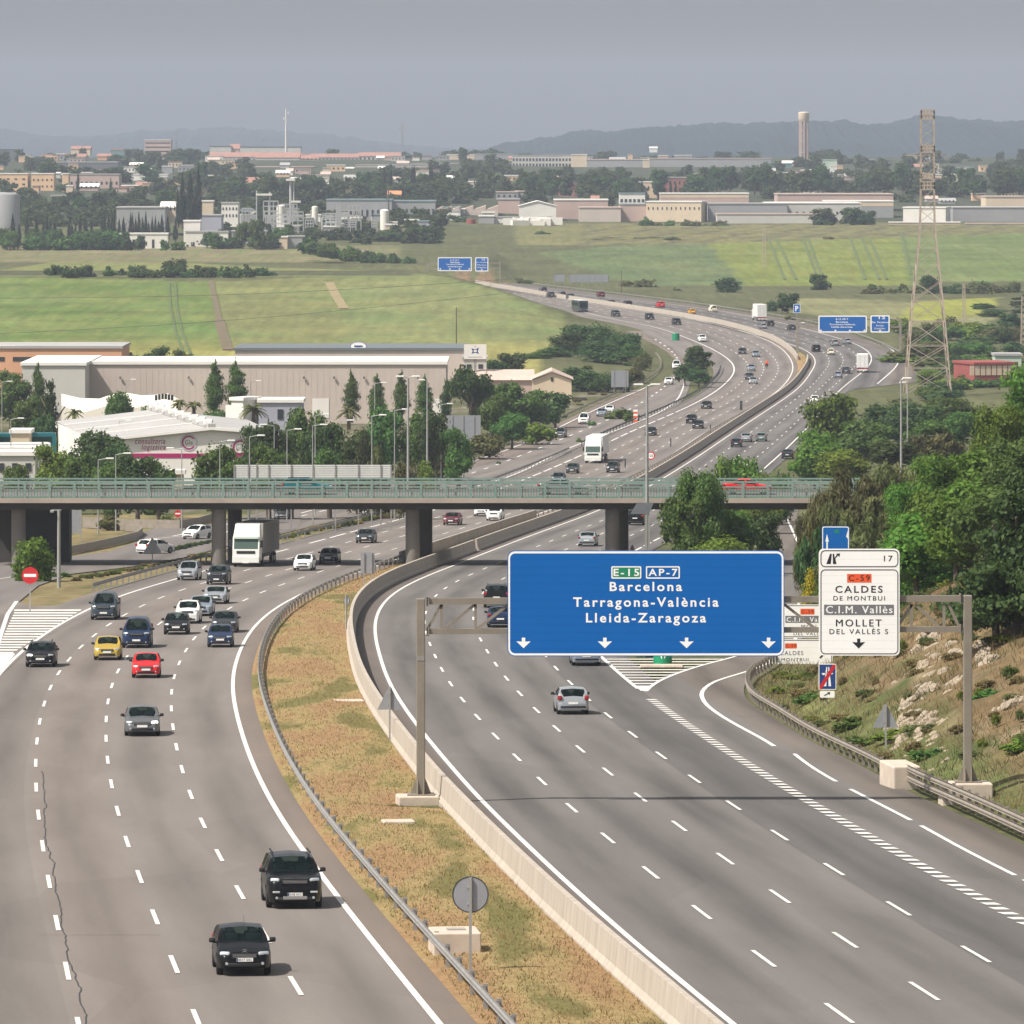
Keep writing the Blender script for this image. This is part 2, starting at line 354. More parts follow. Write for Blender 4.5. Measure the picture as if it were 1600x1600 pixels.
# ---------------------------------------------------------------- roads
def asphalt(name, c, streak=.3, bands=()):
    m, nt, b = new_mat(name); b.inputs['Roughness'].default_value = .88; b.inputs['Specular IOR Level'].default_value = .25
    N = nt.nodes.new; Lk = nt.links.new
    uv = N('ShaderNodeUVMap'); sp = N('ShaderNodeSeparateXYZ'); Lk(uv.outputs[0], sp.inputs[0])
    def math_(op, a, bb=None):
        q = N('ShaderNodeMath'); q.operation = op
        for i, v in enumerate((a, bb)):
            if v is None: continue
            if isinstance(v, (int, float)): q.inputs[i].default_value = v
            else: Lk(v, q.inputs[i])
        return q.outputs[0]
    fr = math_('FRACT', math_('DIVIDE', sp.outputs[0], 3.5))
    d = math_('ABSOLUTE', math_('SUBTRACT', fr, .5))          # 0 mid lane, .5 at the line
    oil = N('ShaderNodeMapRange'); oil.interpolation_type = 'SMOOTHSTEP'; Lk(d, oil.inputs[0])
    oil.inputs[1].default_value = .05; oil.inputs[2].default_value = .42; oil.inputs[3].default_value = 1; oil.inputs[4].default_value = 0
    mp = N('ShaderNodeMapping'); mp.inputs['Scale'].default_value = (.5, .02, 1); Lk(uv.outputs[0], mp.inputs[0])
    n1 = N('ShaderNodeTexNoise'); n1.inputs['Scale'].default_value = 1; n1.inputs['Detail'].default_value = 5; Lk(mp.outputs[0], n1.inputs['Vector'])
    r1 = N('ShaderNodeMapRange'); Lk(n1.outputs['Fac'], r1.inputs[0]); r1.inputs[1].default_value = .3; r1.inputs[2].default_value = .65
    st = math_('MULTIPLY', math_('MULTIPLY', oil.outputs[0], r1.outputs[0]), streak)
    mp2 = N('ShaderNodeMapping'); mp2.inputs['Scale'].default_value = (.28, .03, 1); Lk(uv.outputs[0], mp2.inputs[0])
    n2 = N('ShaderNodeTexNoise'); n2.inputs['Scale'].default_value = 1; n2.inputs['Detail'].default_value = 8; n2.inputs['Roughness'].default_value = .6; Lk(mp2.outputs[0], n2.inputs['Vector'])
    r2 = N('ShaderNodeMapRange'); Lk(n2.outputs['Fac'], r2.inputs[0]); r2.inputs[1].default_value = .3; r2.inputs[2].default_value = .7; r2.inputs[3].default_value = .86; r2.inputs[4].default_value = 1.13
    n3 = N('ShaderNodeTexNoise'); n3.inputs['Scale'].default_value = 5; n3.inputs['Detail'].default_value = 6; n3.inputs['Roughness'].default_value = .8; Lk(uv.outputs[0], n3.inputs['Vector'])
    r3 = N('ShaderNodeMapRange'); Lk(n3.outputs['Fac'], r3.inputs[0]); r3.inputs[1].default_value = .25; r3.inputs[2].default_value = .75; r3.inputs[3].default_value = .9; r3.inputs[4].default_value = 1.1
    k = math_('MULTIPLY', math_('MULTIPLY', r2.outputs[0], r3.outputs[0]), math_('SUBTRACT', 1.0, st))
    sc = N('ShaderNodeVectorMath'); sc.operation = 'SCALE'; sc.inputs[0].default_value = c; Lk(k, sc.inputs['Scale'])
    # lanes laid at another time and dusty shoulders: (offset from, offset to, soft edge, colour factor)
    cur = sc.outputs[0]
    for u0, u1, sf, colf in bands:
        a_ = N('ShaderNodeMapRange'); a_.interpolation_type = 'SMOOTHSTEP'; Lk(sp.outputs[0], a_.inputs[0]); a_.inputs[1].default_value = u0-sf; a_.inputs[2].default_value = u0+sf
        b_ = N('ShaderNodeMapRange'); b_.interpolation_type = 'SMOOTHSTEP'; Lk(sp.outputs[0], b_.inputs[0]); b_.inputs[1].default_value = u1-sf; b_.inputs[2].default_value = u1+sf; b_.inputs[3].default_value = 1; b_.inputs[4].default_value = 0
        w_ = math_('MULTIPLY', a_.outputs[0], b_.outputs[0]); mm = N('ShaderNodeMix'); mm.data_type = 'RGBA'; mm.blend_type = 'MULTIPLY'; Lk(w_, mm.inputs[0]); Lk(cur, mm.inputs[6]); mm.inputs[7].default_value = (*colf, 1); cur = mm.outputs[2]
    # faint transverse joints and patches
    vo = N('ShaderNodeTexVoronoi'); mp3 = N('ShaderNodeMapping'); mp3.inputs['Scale'].default_value = (.14, .035, 1); Lk(uv.outputs[0], mp3.inputs[0]); Lk(mp3.outputs[0], vo.inputs['Vector']); vo.inputs['Scale'].default_value = 1
    mxr = N('ShaderNodeMix'); mxr.data_type = 'RGBA'; mxr.blend_type = 'MULTIPLY'; mxr.inputs[0].default_value = .10
    se = N('ShaderNodeSeparateColor'); Lk(vo.outputs['Color'], se.inputs[0]); cb_ = N('ShaderNodeCombineColor'); [Lk(se.outputs[0], cb_.inputs[q_]) for q_ in range(3)]; Lk(cur, mxr.inputs[6]); Lk(cb_.outputs[0], mxr.inputs[7]); Lk(mxr.outputs[2], b.inputs['Base Color'])
    bp = N('ShaderNodeBump'); bp.inputs['Strength'].default_value = .15; bp.inputs['Distance'].default_value = .02
    Lk(n3.outputs['Fac'], bp.inputs['Height']); Lk(bp.outputs[0], b.inputs['Normal'])
    return m
AS_L = asphalt('asphalt_pale', (.187, .165, .149), .28, [(.1, 5, .12, (.95, .87, .82)), (-10.4, -7.1, .3, (1.0, .97, .95)), (-20, -10.7, .05, (.90, .90, .90))])
AS_R = asphalt('asphalt_grey', (.148, .136, .128), .42, [(10.4, 14.2, .06, (.76, .77, .78)), (17.4, 30, .2, (1.0, .93, .86)), (-3, -.2, .1, (.92, .84, .78))])
AS_D = asphalt('asphalt_old', (.165, .148, .136), .2)
PAINT = M('road_paint', (.62, .60, .565), .75, var=.2, scale=1.4)
def yrange(a, b):
    out = []; y = a
    while y < b: out.append(y); y += max(2.0, min(12.0, y/100))
    return np.array(out+[b])
def road_strip(name, fl, fr, y0, y1, mat, ref=None, n=6, dz=0.0, link=True):
    ys = yrange(y0, y1); vs = []; uv = []; s = 0
    for i, Y in enumerate(ys):
        a, c = float(fl(Y)), float(fr(Y)); r = float((ref or fl)(Y))
        for j in range(n+1):
            X = a+(c-a)*j/n; vs.append((X, Y, float(ZR(Y))+dz)); uv.append((X-r, Y))
    fs = [(i*(n+1)+j, i*(n+1)+j+1, (i+1)*(n+1)+j+1, (i+1)*(n+1)+j) for i in range(len(ys)-1) for j in range(n)]
    me = bpy.data.meshes.new(name); me.from_pydata(vs, [], fs); ul = me.uv_layers.new(name='UVMap')
    for lp in me.loops: ul.data[lp.index].uv = uv[lp.vertex_index]
    me.materials.append(mat); return struct(name, me)
road_strip('left_carriageway', lambda Y: L4(Y)-np.interp(Y, [100, 1300, 1500, 2300], [3.2, 2.8, 6, 6]), lambda Y: L0(Y)+1.15, 115, 2125, AS_L, L0, 8)
road_strip('right_carriageway', lambda Y: R0(Y)-1.35, lambda Y: np.where(Y < 345, RG(Y)+.1, np.where(Y < 372, np.interp(Y, [345, 372], [RG(345)+.1, RR(372)+.2]), np.where(Y < 1000, RR(Y)+1.6, RR(Y)+1.8+(np.maximum(RG(Y)-1.5-RR(Y)-1.8, 0))*sst(1290, 1360, Y)))), 115, 2125, AS_R, R0, 8)
RL = smooth_curve([(1012,1077),(1040,1060),(1075,1047),(1105,1037),(1150,1027)], lam=600, extra=[(350,7.2,1),(470,18.2,1),(530,20.6,1),(640,25.2,1),(760,28.2,1),(850,33,1)])
road_strip('exit_ramp', lambda Y: RL(Y)-.4, lambda Y: RG(Y)+.1, 344, 900, AS_R, R0, 4, dz=.006)
# collector road left of the motorway
CLl = smooth_curve([(985,527),(1032,560),(1036,575),(1012,598),(975,615),(900,648),(850,672),(800,694),(700,727),(620,748),(400,803),(330,820)], lam=3000)
CLr = smooth_curve([(1040,520),(1075,545),(1086,570),(1078,600),(1060,632),(975,672),(895,703),(800,748),(620,792),(430,836),(340,857)], lam=3000)
road_strip('collector_road', lambda Y: CLl(Y), lambda Y: CLr(Y), 690, 1640, AS_L, CLl, 5, dz=.004)
def px_poly(name, pts, mat, dz):
    vs = [(*G(x, y)[:2], G(x, y)[2]+dz) for x, y in pts]
    bm = bmesh.new(); f = bm.faces.new([bm.verts.new(v) for v in vs]); bmesh.ops.triangulate(bm, faces=[f]); bmesh.ops.recalc_face_normals(bm, faces=bm.faces)
    me = bpy.data.meshes.new(name); bm.to_mesh(me); bm.free()
    ul = me.uv_layers.new(name='UVMap')
    for lp in me.loops: c = me.vertices[lp.vertex_index].co; ul.data[lp.index].uv = (c.x, c.y)
    me.materials.append(mat); return struct(name, me)
px_poly('slip_road', [(470,790),(330,818),(250,822),(222,832),(216,846),(170,862),(90,872),(-30,882),(-60,960),(30,940),(60,915),(110,897),(250,880),(300,868),(345,856),(470,824)], AS_D, .012)
px_poly('merge_ramp', [(-40,1065),(-60,955),(28,940),(50,948),(150,944),(140,957),(62,1001),(0,1056)], AS_L, .017)
# ---------------------------------------------------------------- markings
def line(mb, fx, y0, y1, w, dz=.02):
    ys = yrange(y0, y1)
    for i in range(len(ys)-1):
        a, b = ys[i], ys[i+1]; xa, xb = float(fx(a)), float(fx(b))
        mb.quad((xa-w/2, a, float(ZR(a))+dz), (xa+w/2, a, float(ZR(a))+dz), (xb+w/2, b, float(ZR(b))+dz), (xb-w/2, b, float(ZR(b))+dz), PAINT)
def dashes(mb, fx, y0, y1, w, on, per, ph, dz=.02):
    y = y0-((y0-ph) % per)
    while y < y1:
        if y > y0: line(mb, fx, y, min(y+on, y1), w*(1+min(1, max(0, (y-900)/900))*.5), dz)
        y += per
mk = MB()
line(mk, L0, 120, 2120, .22); line(mk, lambda Y: L4(Y), 385, 640, .24); dashes(mk, L4, 640, 1180, .3, 14, 18, 640); line(mk, L4, 1180, 1800, .3); line(mk, L4, 120, 385, .24)
for k, ph in ((1, 195.6), (2, 202.5), (3, 200.3)):
    dashes(mk, lambda Y, k=k: L0(Y)+(L4(Y)-L0(Y))*k/4, 125, 2100, .155, 5.8, 17, ph)
struct('left_lane_markings', mk)
mk = MB()
line(mk, R0, 120, 2120, .22); line(mk, RR, 372, 620, .24); dashes(mk, RR, 620, 720, .24, 11, 15, 620); line(mk, RR, 720, 2110, .24)
for k, ph in ((1, 204.5), (2, 211.0), (3, 206.0)):
    dashes(mk, lambda Y, k=k: R0(Y)+(RR(Y)-R0(Y))*k/4, 125, 2100, .145, 5.6, 17, ph)
line(mk, lambda Y: RR(Y)+6.2, 1330, 1560, .28)
y = 122
while y < 360:                                            # thick short blocks of the exit lane, slanted
    X = float(RR(y)); z = float(ZR(y))+.02; z2 = float(ZR(y+1))+.02
    mk.quad((X-.22, y, z), (X+.32, y, z), (X+.14, y+.9, z2), (X-.40, y+.9, z2), PAINT); y += 1.95
LE = smooth_curve([(1600,1375),(1475,1312),(1459,1300),(1355,1247),(1270,1200)], lam=800, extra=[(345, 13.4, 1)])
for a, c in ((200, 238), (240, 265), (268, 287), (292, 312)): line(mk, LE, a, c, .2)
struct('right_lane_markings', mk)
mk = MB()
RE = smooth_curve([(1200,1160),(1160,1138),(1117,1112),(1097,1090),(1102,1075),(1125,1062),(1160,1052)], lam=120, extra=[(470, 20.6, 1), (530, 24.2, 1), (640, 28.6, 1), (760, 32, 1), (312, 13.2, .5)])
line(mk, RE, 318, 860, .24); line(mk, RL, 369, 860, .24, .026)
A = [G(x, y) for x, y in ((1012,1079),(968,1060),(1000,1083))]
def wedge(Y): return float(RR(Y)), float(RL(Y))
y = 372
mk.quad(*[(x, yy, float(ZR(yy))+.026) for x, yy in ((wedge(369.5)[0], 369.5), (wedge(369.5)[1]+.1, 369.5), (wedge(375)[1], 375), (wedge(375)[0], 375))], PAINT)
y = 377
while y < 410:
    a, c = wedge(y); z = float(ZR(y))+.026; z2 = float(ZR(y+1.1))+.026
    c = min(c, a+8.5)
    mk.quad((a, y, z), (c, y, z), (c, y+1.0, z2), (a, y+1.0, z2), PAINT); y += 3.3
struct('exit_ramp_markings', mk)
mk = MB()
line(mk, lambda Y: CLl(Y)+1.6, 690, 1600, .28, .026); line(mk, lambda Y: CLr(Y)-1.2, 760, 1500, .28, .026)
dashes(mk, lambda Y: (CLl(Y)*.5+CLr(Y)*.5), 690, 1600, .28, 6, 17, 3, .026); line(mk, lambda Y: CLl(Y)+5, 690, 850, .28, .026)
for (x0, x1, yy) in [(25+max(0,(i-1))*-1.9, 128-i*6.6, 953+i*4.15) for i in range(17)]:
    x0 = max(-20, x0-3)
    a = G(x0, yy); b = G(x1, yy); c = G(x1-3, yy+2.15); d = G(x0, yy+2.15)
    mk.quad(*[(q[0], q[1], q[2]+.034) for q in (a, b, c, d)], PAINT)
def pxline(mb, pts, w, dz):
    path = [(*G(x, y)[:2], G(x, y)[2]+dz) for x, y in pts]
    sweep(mb, path, [(-w/2, 0), (w/2, 0)], PAINT, closed=False)
pxline(mk, [(-10,1030),(2,990),(12,960),(26,940)], .3, .036)
pxline(mk, [(100,868),(200,845),(310,836)], .2, .03); pxline(mk, [(-20,908),(30,900)], .2, .03)
pxline(mk, [(270,838),(300,832),(330,829)], .25, .03)
mk.quad(*[(q[0], q[1], q[2]+.036) for q in (G(-20,1022), G(24,1022), G(0,1052), G(-20,1062))], PAINT)
struct('slip_road_markings', mk)
# crack sealed with tar beside the first dash line
cr = MB(); pts = []; wk = 0
for i, Y in enumerate(np.arange(185, 300, .8)):
    wk = wk*.88+random.gauss(0, .034); X = float(L0(Y)+(L4(Y)-L0(Y))*.75)+.2+wk; pts.append((X, Y, float(ZR(Y))+.013))
sweep(cr, pts, [(-.022, 0), (.022, 0)], M('tar', (.03, .03, .032), .6), closed=False)
pts = [(*G(60+t*95/10, 1461+.2*random.random())[:2], G(60, 1461)[2]+.012) for t in range(0, 21)]
sweep(cr, pts, [(-.015, 0), (.015, 0)], MATS['tar'], closed=False)
struct('road_crack', cr)
# ---------------------------------------------------------------- median
def median_mat():
    m, nt, b = new_mat('dry_turf'); N = nt.nodes.new; Lk = nt.links.new
    b.inputs['Roughness'].default_value = .95; b.inputs['Specular IOR Level'].default_value = .1
    g = N('ShaderNodeNewGeometry')
    n1 = N('ShaderNodeTexNoise'); n1.inputs['Scale'].default_value = .17; n1.inputs['Detail'].default_value = 6
    mp = N('ShaderNodeMapping'); mp.inputs['Scale'].default_value = (1, .6, 1); mp.inputs['Rotation'].default_value = (0, 0, .5)
    n2 = N('ShaderNodeTexNoise'); n2.inputs['Scale'].default_value = 3.4; n2.inputs['Detail'].default_value = 10; n2.inputs['Roughness'].default_value = .75
    mp0 = N('ShaderNodeMapping'); mp0.inputs['Scale'].default_value = (2.2, .35, 1); mp0.inputs['Rotation'].default_value = (0, 0, .12); Lk(g.outputs['Position'], mp0.inputs[0]); Lk(mp0.outputs[0], n1.inputs['Vector']); Lk(g.outputs['Position'], mp.inputs[0]); Lk(mp.outputs[0], n2.inputs['Vector'])
    r1 = N('ShaderNodeValToRGB'); Lk(n1.outputs['Fac'], r1.inputs[0])
    e = r1.color_ramp.elements; e[0].position = .40; e[0].color = (.15, .135, .052, 1); e[1].position = .58; e[1].color = (.275, .175, .09, 1)
    q = r1.color_ramp.elements.new(.48); q.color = (.285, .215, .10, 1)
    r2 = N('ShaderNodeMapRange'); Lk(n2.outputs['Fac'], r2.inputs[0]); r2.inputs[1].default_value = .3; r2.inputs[2].default_value = .7; r2.inputs[3].default_value = .66; r2.inputs[4].default_value = 1.36
    s = N('ShaderNodeVectorMath'); s.operation = 'SCALE'; Lk(r1.outputs[0], s.inputs[0]); Lk(r2.outputs[0], s.inputs['Scale']); Lk(s.outputs[0], b.inputs['Base Color'])
    bp = N('ShaderNodeBump'); bp.inputs['Strength'].default_value = .8; bp.inputs['Distance'].default_value = .12; Lk(n2.outputs['Fac'], bp.inputs['Height']); Lk(bp.outputs[0], b.inputs['Normal'])
    return m
FTX = XA(657.5, 278.5)-.3
ys = np.concatenate([np.arange(115, 640, 1.5), np.arange(640, 1520, 6.0)]); nj = 14; vs = []
WL = lambda Y: R0(Y)-1.35-.62                              # grass-side foot of the concrete wall
for Y in ys:
    a, c = float(L0(Y)+1.1), float(WL(Y)+.2)
    for j in range(nj+1):
        t = j/nj; X = a+(c-a)*t
        z = float(ZR(Y))+.03+.15*math.sin(PI*t)-.5*math.exp(-((X-FTX)**2+(Y-277.5)**2)/3.0)+.04*mnoise.noise((X*.4, Y*.3, 2))
        vs.append((X, Y, z if j > 0 else float(ZR(Y))+.01))
fs = [(i*(nj+1)+j, i*(nj+1)+j+1, (i+1)*(nj+1)+j+1, (i+1)*(nj+1)+j) for i in range(len(ys)-1) for j in range(nj)]
me = bpy.data.meshes.new('median_turf'); me.from_pydata(vs, [], fs); me.materials.append(median_mat())
me.polygons.foreach_set('use_smooth', [True]*len(me.polygons)); struct('median_turf', me)
def medz(X, Y):
    a, c = float(L0(Y)+1.1), float(WL(Y)+.2); t = min(1, max(0, (X-a)/(c-a)))
    return float(ZR(Y))+.03+.15*math.sin(PI*t)-.5*math.exp(-((X-FTX)**2+(Y-277.5)**2)/3.0)
# ---------------------------------------------------------------- barriers
CONC = M('concrete', (.50, .42, .345), .85, var=.16, scale=.9, bump=.25)
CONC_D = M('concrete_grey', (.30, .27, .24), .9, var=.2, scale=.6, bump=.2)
GALV = M('galvanised_steel', (.30, .29, .275), .5, .35, var=.2, scale=2)
GALV_W = M('weathered_steel', (.27, .235, .195), .55, .2, var=.2, scale=2)
DARKST = M('dark_steel', (.06, .065, .07), .55, .3, var=.2, scale=3)
def wall_conc():
    m = M('barrier_concrete', (.385, .335, .28), .88, bump=.2, var=.17, scale=1.6, stretch=(1, 1, .18))
    return m
def pathf(fx, y0, y1, dz=0.0, zf=None):
    return [(float(fx(Y)), float(Y), (zf(float(fx(Y)), Y) if zf else float(ZR(Y)))+dz) for Y in yrange(y0, y1)]
BC = wall_conc()
w = thing('concrete_barrier', 'long pale concrete barrier wall between the dry grass median and the right carriageway', 'concrete barrier', (0, 300, float(ZR(300))))
prof = [(0, -.1), (.0, .12), (.13, .32), (.2, 1.12), (.42, 1.12), (.50, .32), (.64, .12), (.64, -.1)]
segs = list(np.arange(118, 640, 12.0)); mbw = MB()
for i in range(len(segs)-1):
    pth = [(float(R0(Y))-1.99-0-w.location.x, Y-w.location.y, float(ZR(Y))-w.location.z) for Y in np.linspace(segs[i]+.012, segs[i+1]-.012, 5)]
    sweep(mbw, pth, prof, BC)
part('wall_section', mbw, w)
w2 = solo('concrete_barrier', sweep(MB(), [(x, y, z) for x, y, z in pathf(lambda Y: R0(Y)-1.99, 636.5, 1478)], prof, BC), 'far stretch of concrete barrier curving from the bridge pier up to the bend', 'concrete barrier')
w3 = solo('concrete_barrier', sweep(MB(), [(x, y, z) for x, y, z in pathf(lambda Y: L0(Y)+1.2, 1470, 2120)], [(0,-.1),(.1,1.2),(.4,1.2),(.5,-.1)], BC), 'cream concrete median barrier on the far bend of the motorway', 'concrete barrier')
w4 = solo('concrete_barrier', sweep(MB(), [(x, y, z) for x, y, z in pathf(lambda Y: L0(Y)+1.25, 596, 740)], [(0,-.1),(.1,1.1),(.4,1.1),(.5,-.1)], CONC_D), 'grey concrete barrier on the median under the overpass, left of its pier', 'concrete barrier')
RAILP = [(0, .46), (.035, .50), (0, .545), (0, .60), (.035, .645), (.035, .69), (0, .74), (.015, .74), (.05, .69), (.05, .645), (.015, .60), (.015, .545), (.05, .50), (.015, .46)]
def guardrail(label, fx, y0, y1, side, step=4.0, mat=GALV, zf=None, double=False, wood=False, maxposts=98, group='crash barriers along the motorway', h=0.0):
    Y0 = y0; X0 = float(fx(Y0)); Z0 = float(ZR(Y0))
    t = thing('guardrail', label, 'guardrail', (X0, Y0, Z0), 0, group)
    L = lambda p: (p[0]-X0, p[1]-Y0, p[2]-Z0)
    path = [L(p) for p in pathf(fx, y0, y1, h, zf)]
    pr = [(a*side*1.6+ (-.09*side), b+.03) for a, b in RAILP]
    r = sweep(MB(), path, pr, mat); part('rail', r, t)
    if double:
        part('rail', sweep(MB(), path, [(a, b-.42) for a, b in pr], mat), t)
    n = int((y1-y0)/step); pm = None; rest = MB()
    for i in range(n):
        Y = y0+(i+.5)*step; X = float(fx(Y)); z = (zf(X, Y) if zf else float(ZR(Y)))+h
        if i < maxposts:
            if pm is None:
                q = MB(); q.box((0, 0, .31), (.14, .10, .92), mat); q.box((-.07*side, 0, .62), (.16, .16, .2), mat); pm = q.mesh('post')
            ob('post', pm, t, L((X+.12*side*1.0, Y, z)))
        else: rest.box(L((X+.12*side, Y, z+.31)), (.14, .10, .92), mat)
    if rest.v: tag(part('post', rest, t), kind='stuff')
    return t
guardrail('grey steel guardrail along the left edge of the dry grass median, with dark posts', lambda Y: L0(Y)+1.55, 150, 596, 1, 4.3, GALV, lambda X, Y: medz(X, Y)-.02, maxposts=100)
guardrail('guardrail on the median strip beyond the overpass', lambda Y: L0(Y)+1.3, 742, 1300, 1, 6, GALV, maxposts=0, h=.05)
guardrail('weathered guardrail at the foot of the rocky bank, right of the exit lane', lambda Y: RG(Y)+.25, 292, 404, 1, 2.3, GALV_W, lambda X, Y: float(ZR(Y)), maxposts=60)
guardrail('double guardrail in the lower right corner beside the concrete gantry footing', lambda Y: RG(Y)+.3, 222, 287.5, 1, 2.0, GALV_W, lambda X, Y: float(ZR(Y)), double=True, h=.32)
LGl = lambda Y: L4(Y)-3.1
guardrail('guardrail on the left shoulder, from the no entry sign to the bridge pier', LGl, 520, 668, -1, 4, GALV, maxposts=50)
guardrail('dark barrier along the left shoulder just beyond the overpass', LGl, 672, 1010, -1, 6, GALV, maxposts=0)
guardrail('guardrail beside the tree island between the motorway and the collector road', lambda Y: L4(Y)-2.9, 1030, 1420, -1, 6, DARKST, maxposts=0, h=.1)
guardrail('guardrail along the outer side of the collector road', lambda Y: CLl(Y)-.5, 800, 1500, -1, 5, GALV_W, maxposts=0)
guardrail('guardrail on the outer edge of the far bend', lambda Y: np.maximum(RG(Y)-1.2, RR(Y)+2.2), 1380, 2100, 1, 6, GALV, maxposts=0)
cst = solo('guardrail', sweep(MB(), [(*G(x, y)[:2], G(x, y)[2]) for x, y in ((98,868),(140,860),(190,849),(215,842),(222,836),(212,831),(195,829),(160,826),(130,824),(200,824.5),(280,825),(330,816))][:9], [(-.08,.0),(-.08,.8),(.08,.8),(.08,0)], GALV_W), 'curved guardrail round the grass loop left of the overpass pier', 'guardrail')
solo('guardrail', sweep(MB(), [(*G(x, y)[:2], G(x, y)[2]) for x, y in ((130,821),(200,824),(280,825.5),(310,821),(330,815))], [(-.08,.0),(-.08,.9),(.08,.9),(.08,0)], GALV_W), 'straight guardrail behind the slip road, under the red no entry sign', 'guardrail')
# concrete culvert boxes on the median
def block(name, label, cat, c, d, rz=.15, extra=None, mat=CONC):
    q = MB(); q.box((0,0,d[2]/2), d, mat, bev=.05); t = solo(name, q, label, cat, c, rz)
    return t
def med(px, py):
    """point of the raised median turf seen at a picture position"""
    Y = Yof(py)
    for _ in range(8): X = XA(px, Y); Y = Yof(py+(medz(X, Y)-float(ZR(Y)))*F/Y)
    X = XA(px, Y); return X, Y, medz(X, Y)
x, y, z = med(710, 1490); t = thing('inspection_chamber', 'square concrete chamber with a lid on the median, beside the round sign', 'concrete chamber', (x, y+.9, z-.1), .1)
q = MB(); q.box((0,0,.38), (1.55, 1.9, .76), CONC, bev=.04); part('chamber', q, t); q = MB(); q.box((.05,.1,.775), (.6,.5,.04), CONC_D); part('lid', q, t)
x, y, z = med(622, 1285); block('concrete_slab', 'flat broken concrete slab on the median turf, below the gantry post', 'slab', (x, y, z-.1), (1.3, .9, .2))
x, y, z = med(545, 1095); block('concrete_slab', 'long buried concrete slab on the median turf, left of the triangular sign', 'slab', (x, y, z-.12), (1.6, 1.0, .18))
# ---------------------------------------------------------------- sign gantry
GY = 278.5
STEEL = M('gantry_steel', (.235, .205, .165), .6, .2, var=.12, scale=1.2)
BLUE = M('sign_blue', (.003, .115, .41), .5, var=.03, scale=.6, spec=.15)
WHITE = M('sign_white', (.90, .885, .86), .5, var=.03, scale=.8)
def seams(m, pitch, k):
    nt = m.node_tree; b = nt.nodes['Principled BSDF']; N = nt.nodes.new; tc = N('ShaderNodeTexCoord'); sp = N('ShaderNodeSeparateXYZ'); nt.links.new(tc.outputs['Object'], sp.inputs[0])
    d = N('ShaderNodeMath'); d.operation = 'DIVIDE'; d.inputs[1].default_value = pitch; f = N('ShaderNodeMath'); f.operation = 'FRACT'; r = N('ShaderNodeMapRange'); r.inputs[1].default_value = .0; r.inputs[2].default_value = .16; r.inputs[3].default_value = k; r.inputs[4].default_value = 1
    nt.links.new(sp.outputs[2], d.inputs[0]); nt.links.new(d.outputs[0], f.inputs[0]); nt.links.new(f.outputs[0], r.inputs[0])
    src = b.inputs['Base Color'].links[0].from_socket; v = N('ShaderNodeVectorMath'); v.operation = 'SCALE'; nt.links.new(src, v.inputs[0]); nt.links.new(r.outputs[0], v.inputs['Scale']); nt.links.new(v.outputs[0], b.inputs['Base Color'])
seams(BLUE, .35, .86); seams(WHITE, .35, .90)
BLACK = M('sign_black', (.012, .012, .014), .5)
GREEN = M('sign_green', (.0, .22, .10), .5)
ORANGE = M('sign_orange', (.80, .10, .02), .5)
SGREY = M('sign_grey', (.16, .16, .17), .5)
NAVY = M('sign_navy', (.01, .045, .20), .5)
RED = M('sign_red', (.55, .012, .02), .5)
GO = Vector((XA(1085, GY), GY, float(ZR(GY))))
gt = thing('sign_gantry', 'steel gantry over the right carriageway carrying a big blue sign and a white exit sign', 'sign gantry', GO)
def lp(px, py, dy=0.0): v = P(px, py, GY)-GO; v.y += dy; return v
for (px, top, bot) in ((657.5, 935, 1242), (1512, 930, 1222)):
    a, c = lp(px, bot), lp(px, top); q = MB(); q.box(((a.x), 0, (a.z+c.z)/2), (.37, .42, c.z-a.z), STEEL, bev=.03)
    q.box((a.x, 0, a.z+.03), (1.15, .9, .06), STEEL)
    for sx in (-1, 1):
        q.add([(a.x+sx*.185, -.02, a.z+.06), (a.x+sx*.45, -.02, a.z+.06), (a.x+sx*.185, -.02, a.z+.75), (a.x+sx*.185, .02, a.z+.06), (a.x+sx*.45, .02, a.z+.06), (a.x+sx*.185, .02, a.z+.75)], [(0,1,2),(5,4,3),(0,3,4,1),(1,4,5,2),(2,5,3,0)], STEEL)
        q.add([(a.x+sx*.12, -.21, a.z+.06), (a.x+sx*.12, -.42, a.z+.06), (a.x+sx*.12, -.21, a.z+.7), (a.x+sx*.15, -.21, a.z+.06), (a.x+sx*.15, -.42, a.z+.06), (a.x+sx*.15, -.21, a.z+.7)], [(0,1,2),(5,4,3),(0,3,4,1),(1,4,5,2),(2,5,3,0)], STEEL)
    if px < 700:
        for yy in (1028,): b_ = lp(px, yy); q.box((b_.x, -.215, b_.z), (.31, .02, .2), GALV)
    part('post', q, gt)
for (yl, yr, hh) in ((939.5, 935, .27), (986.5, 983, .23)):
    a, c = lp(660, yl), lp(1510, yr); q = MB(); q.beam((a.x+.18, 0, a.z), (c.x-.18, 0, c.z), .26, hh, STEEL)
    for e, sgn in ((a, 1), (c, -1)):
        for k in range(4): q.box((e.x+sgn*(.22+.0*k), -.16, e.z-.16+.105*k), (.10, .06, .05), DARKST)
        q.box((e.x+sgn*.27, 0, e.z), (.05, .42, .42), STEEL)
    part('beam', q, gt)
for (x0, x1) in ((668, 690), (743, 694), (743, 743), (690, 690), (745, 795), (1225, 1275), (1424, 1424), (1430, 1471), (1475, 1475), (1482, 1500), (1400, 1425), (795, 850)):
    flip = x0 in (1430, 1482, 1225)
    a = lp(x0, 944 if (x0 in (743, 690, 1424, 1475) or flip) else 983); c = lp(x1, 983 if (x0 in (743, 690, 1424, 1475) or flip) else 944)
    part('brace', MB().beam((a.x, 0, a.z), (c.x, 0, c.z), .12, .12, STEEL), gt)
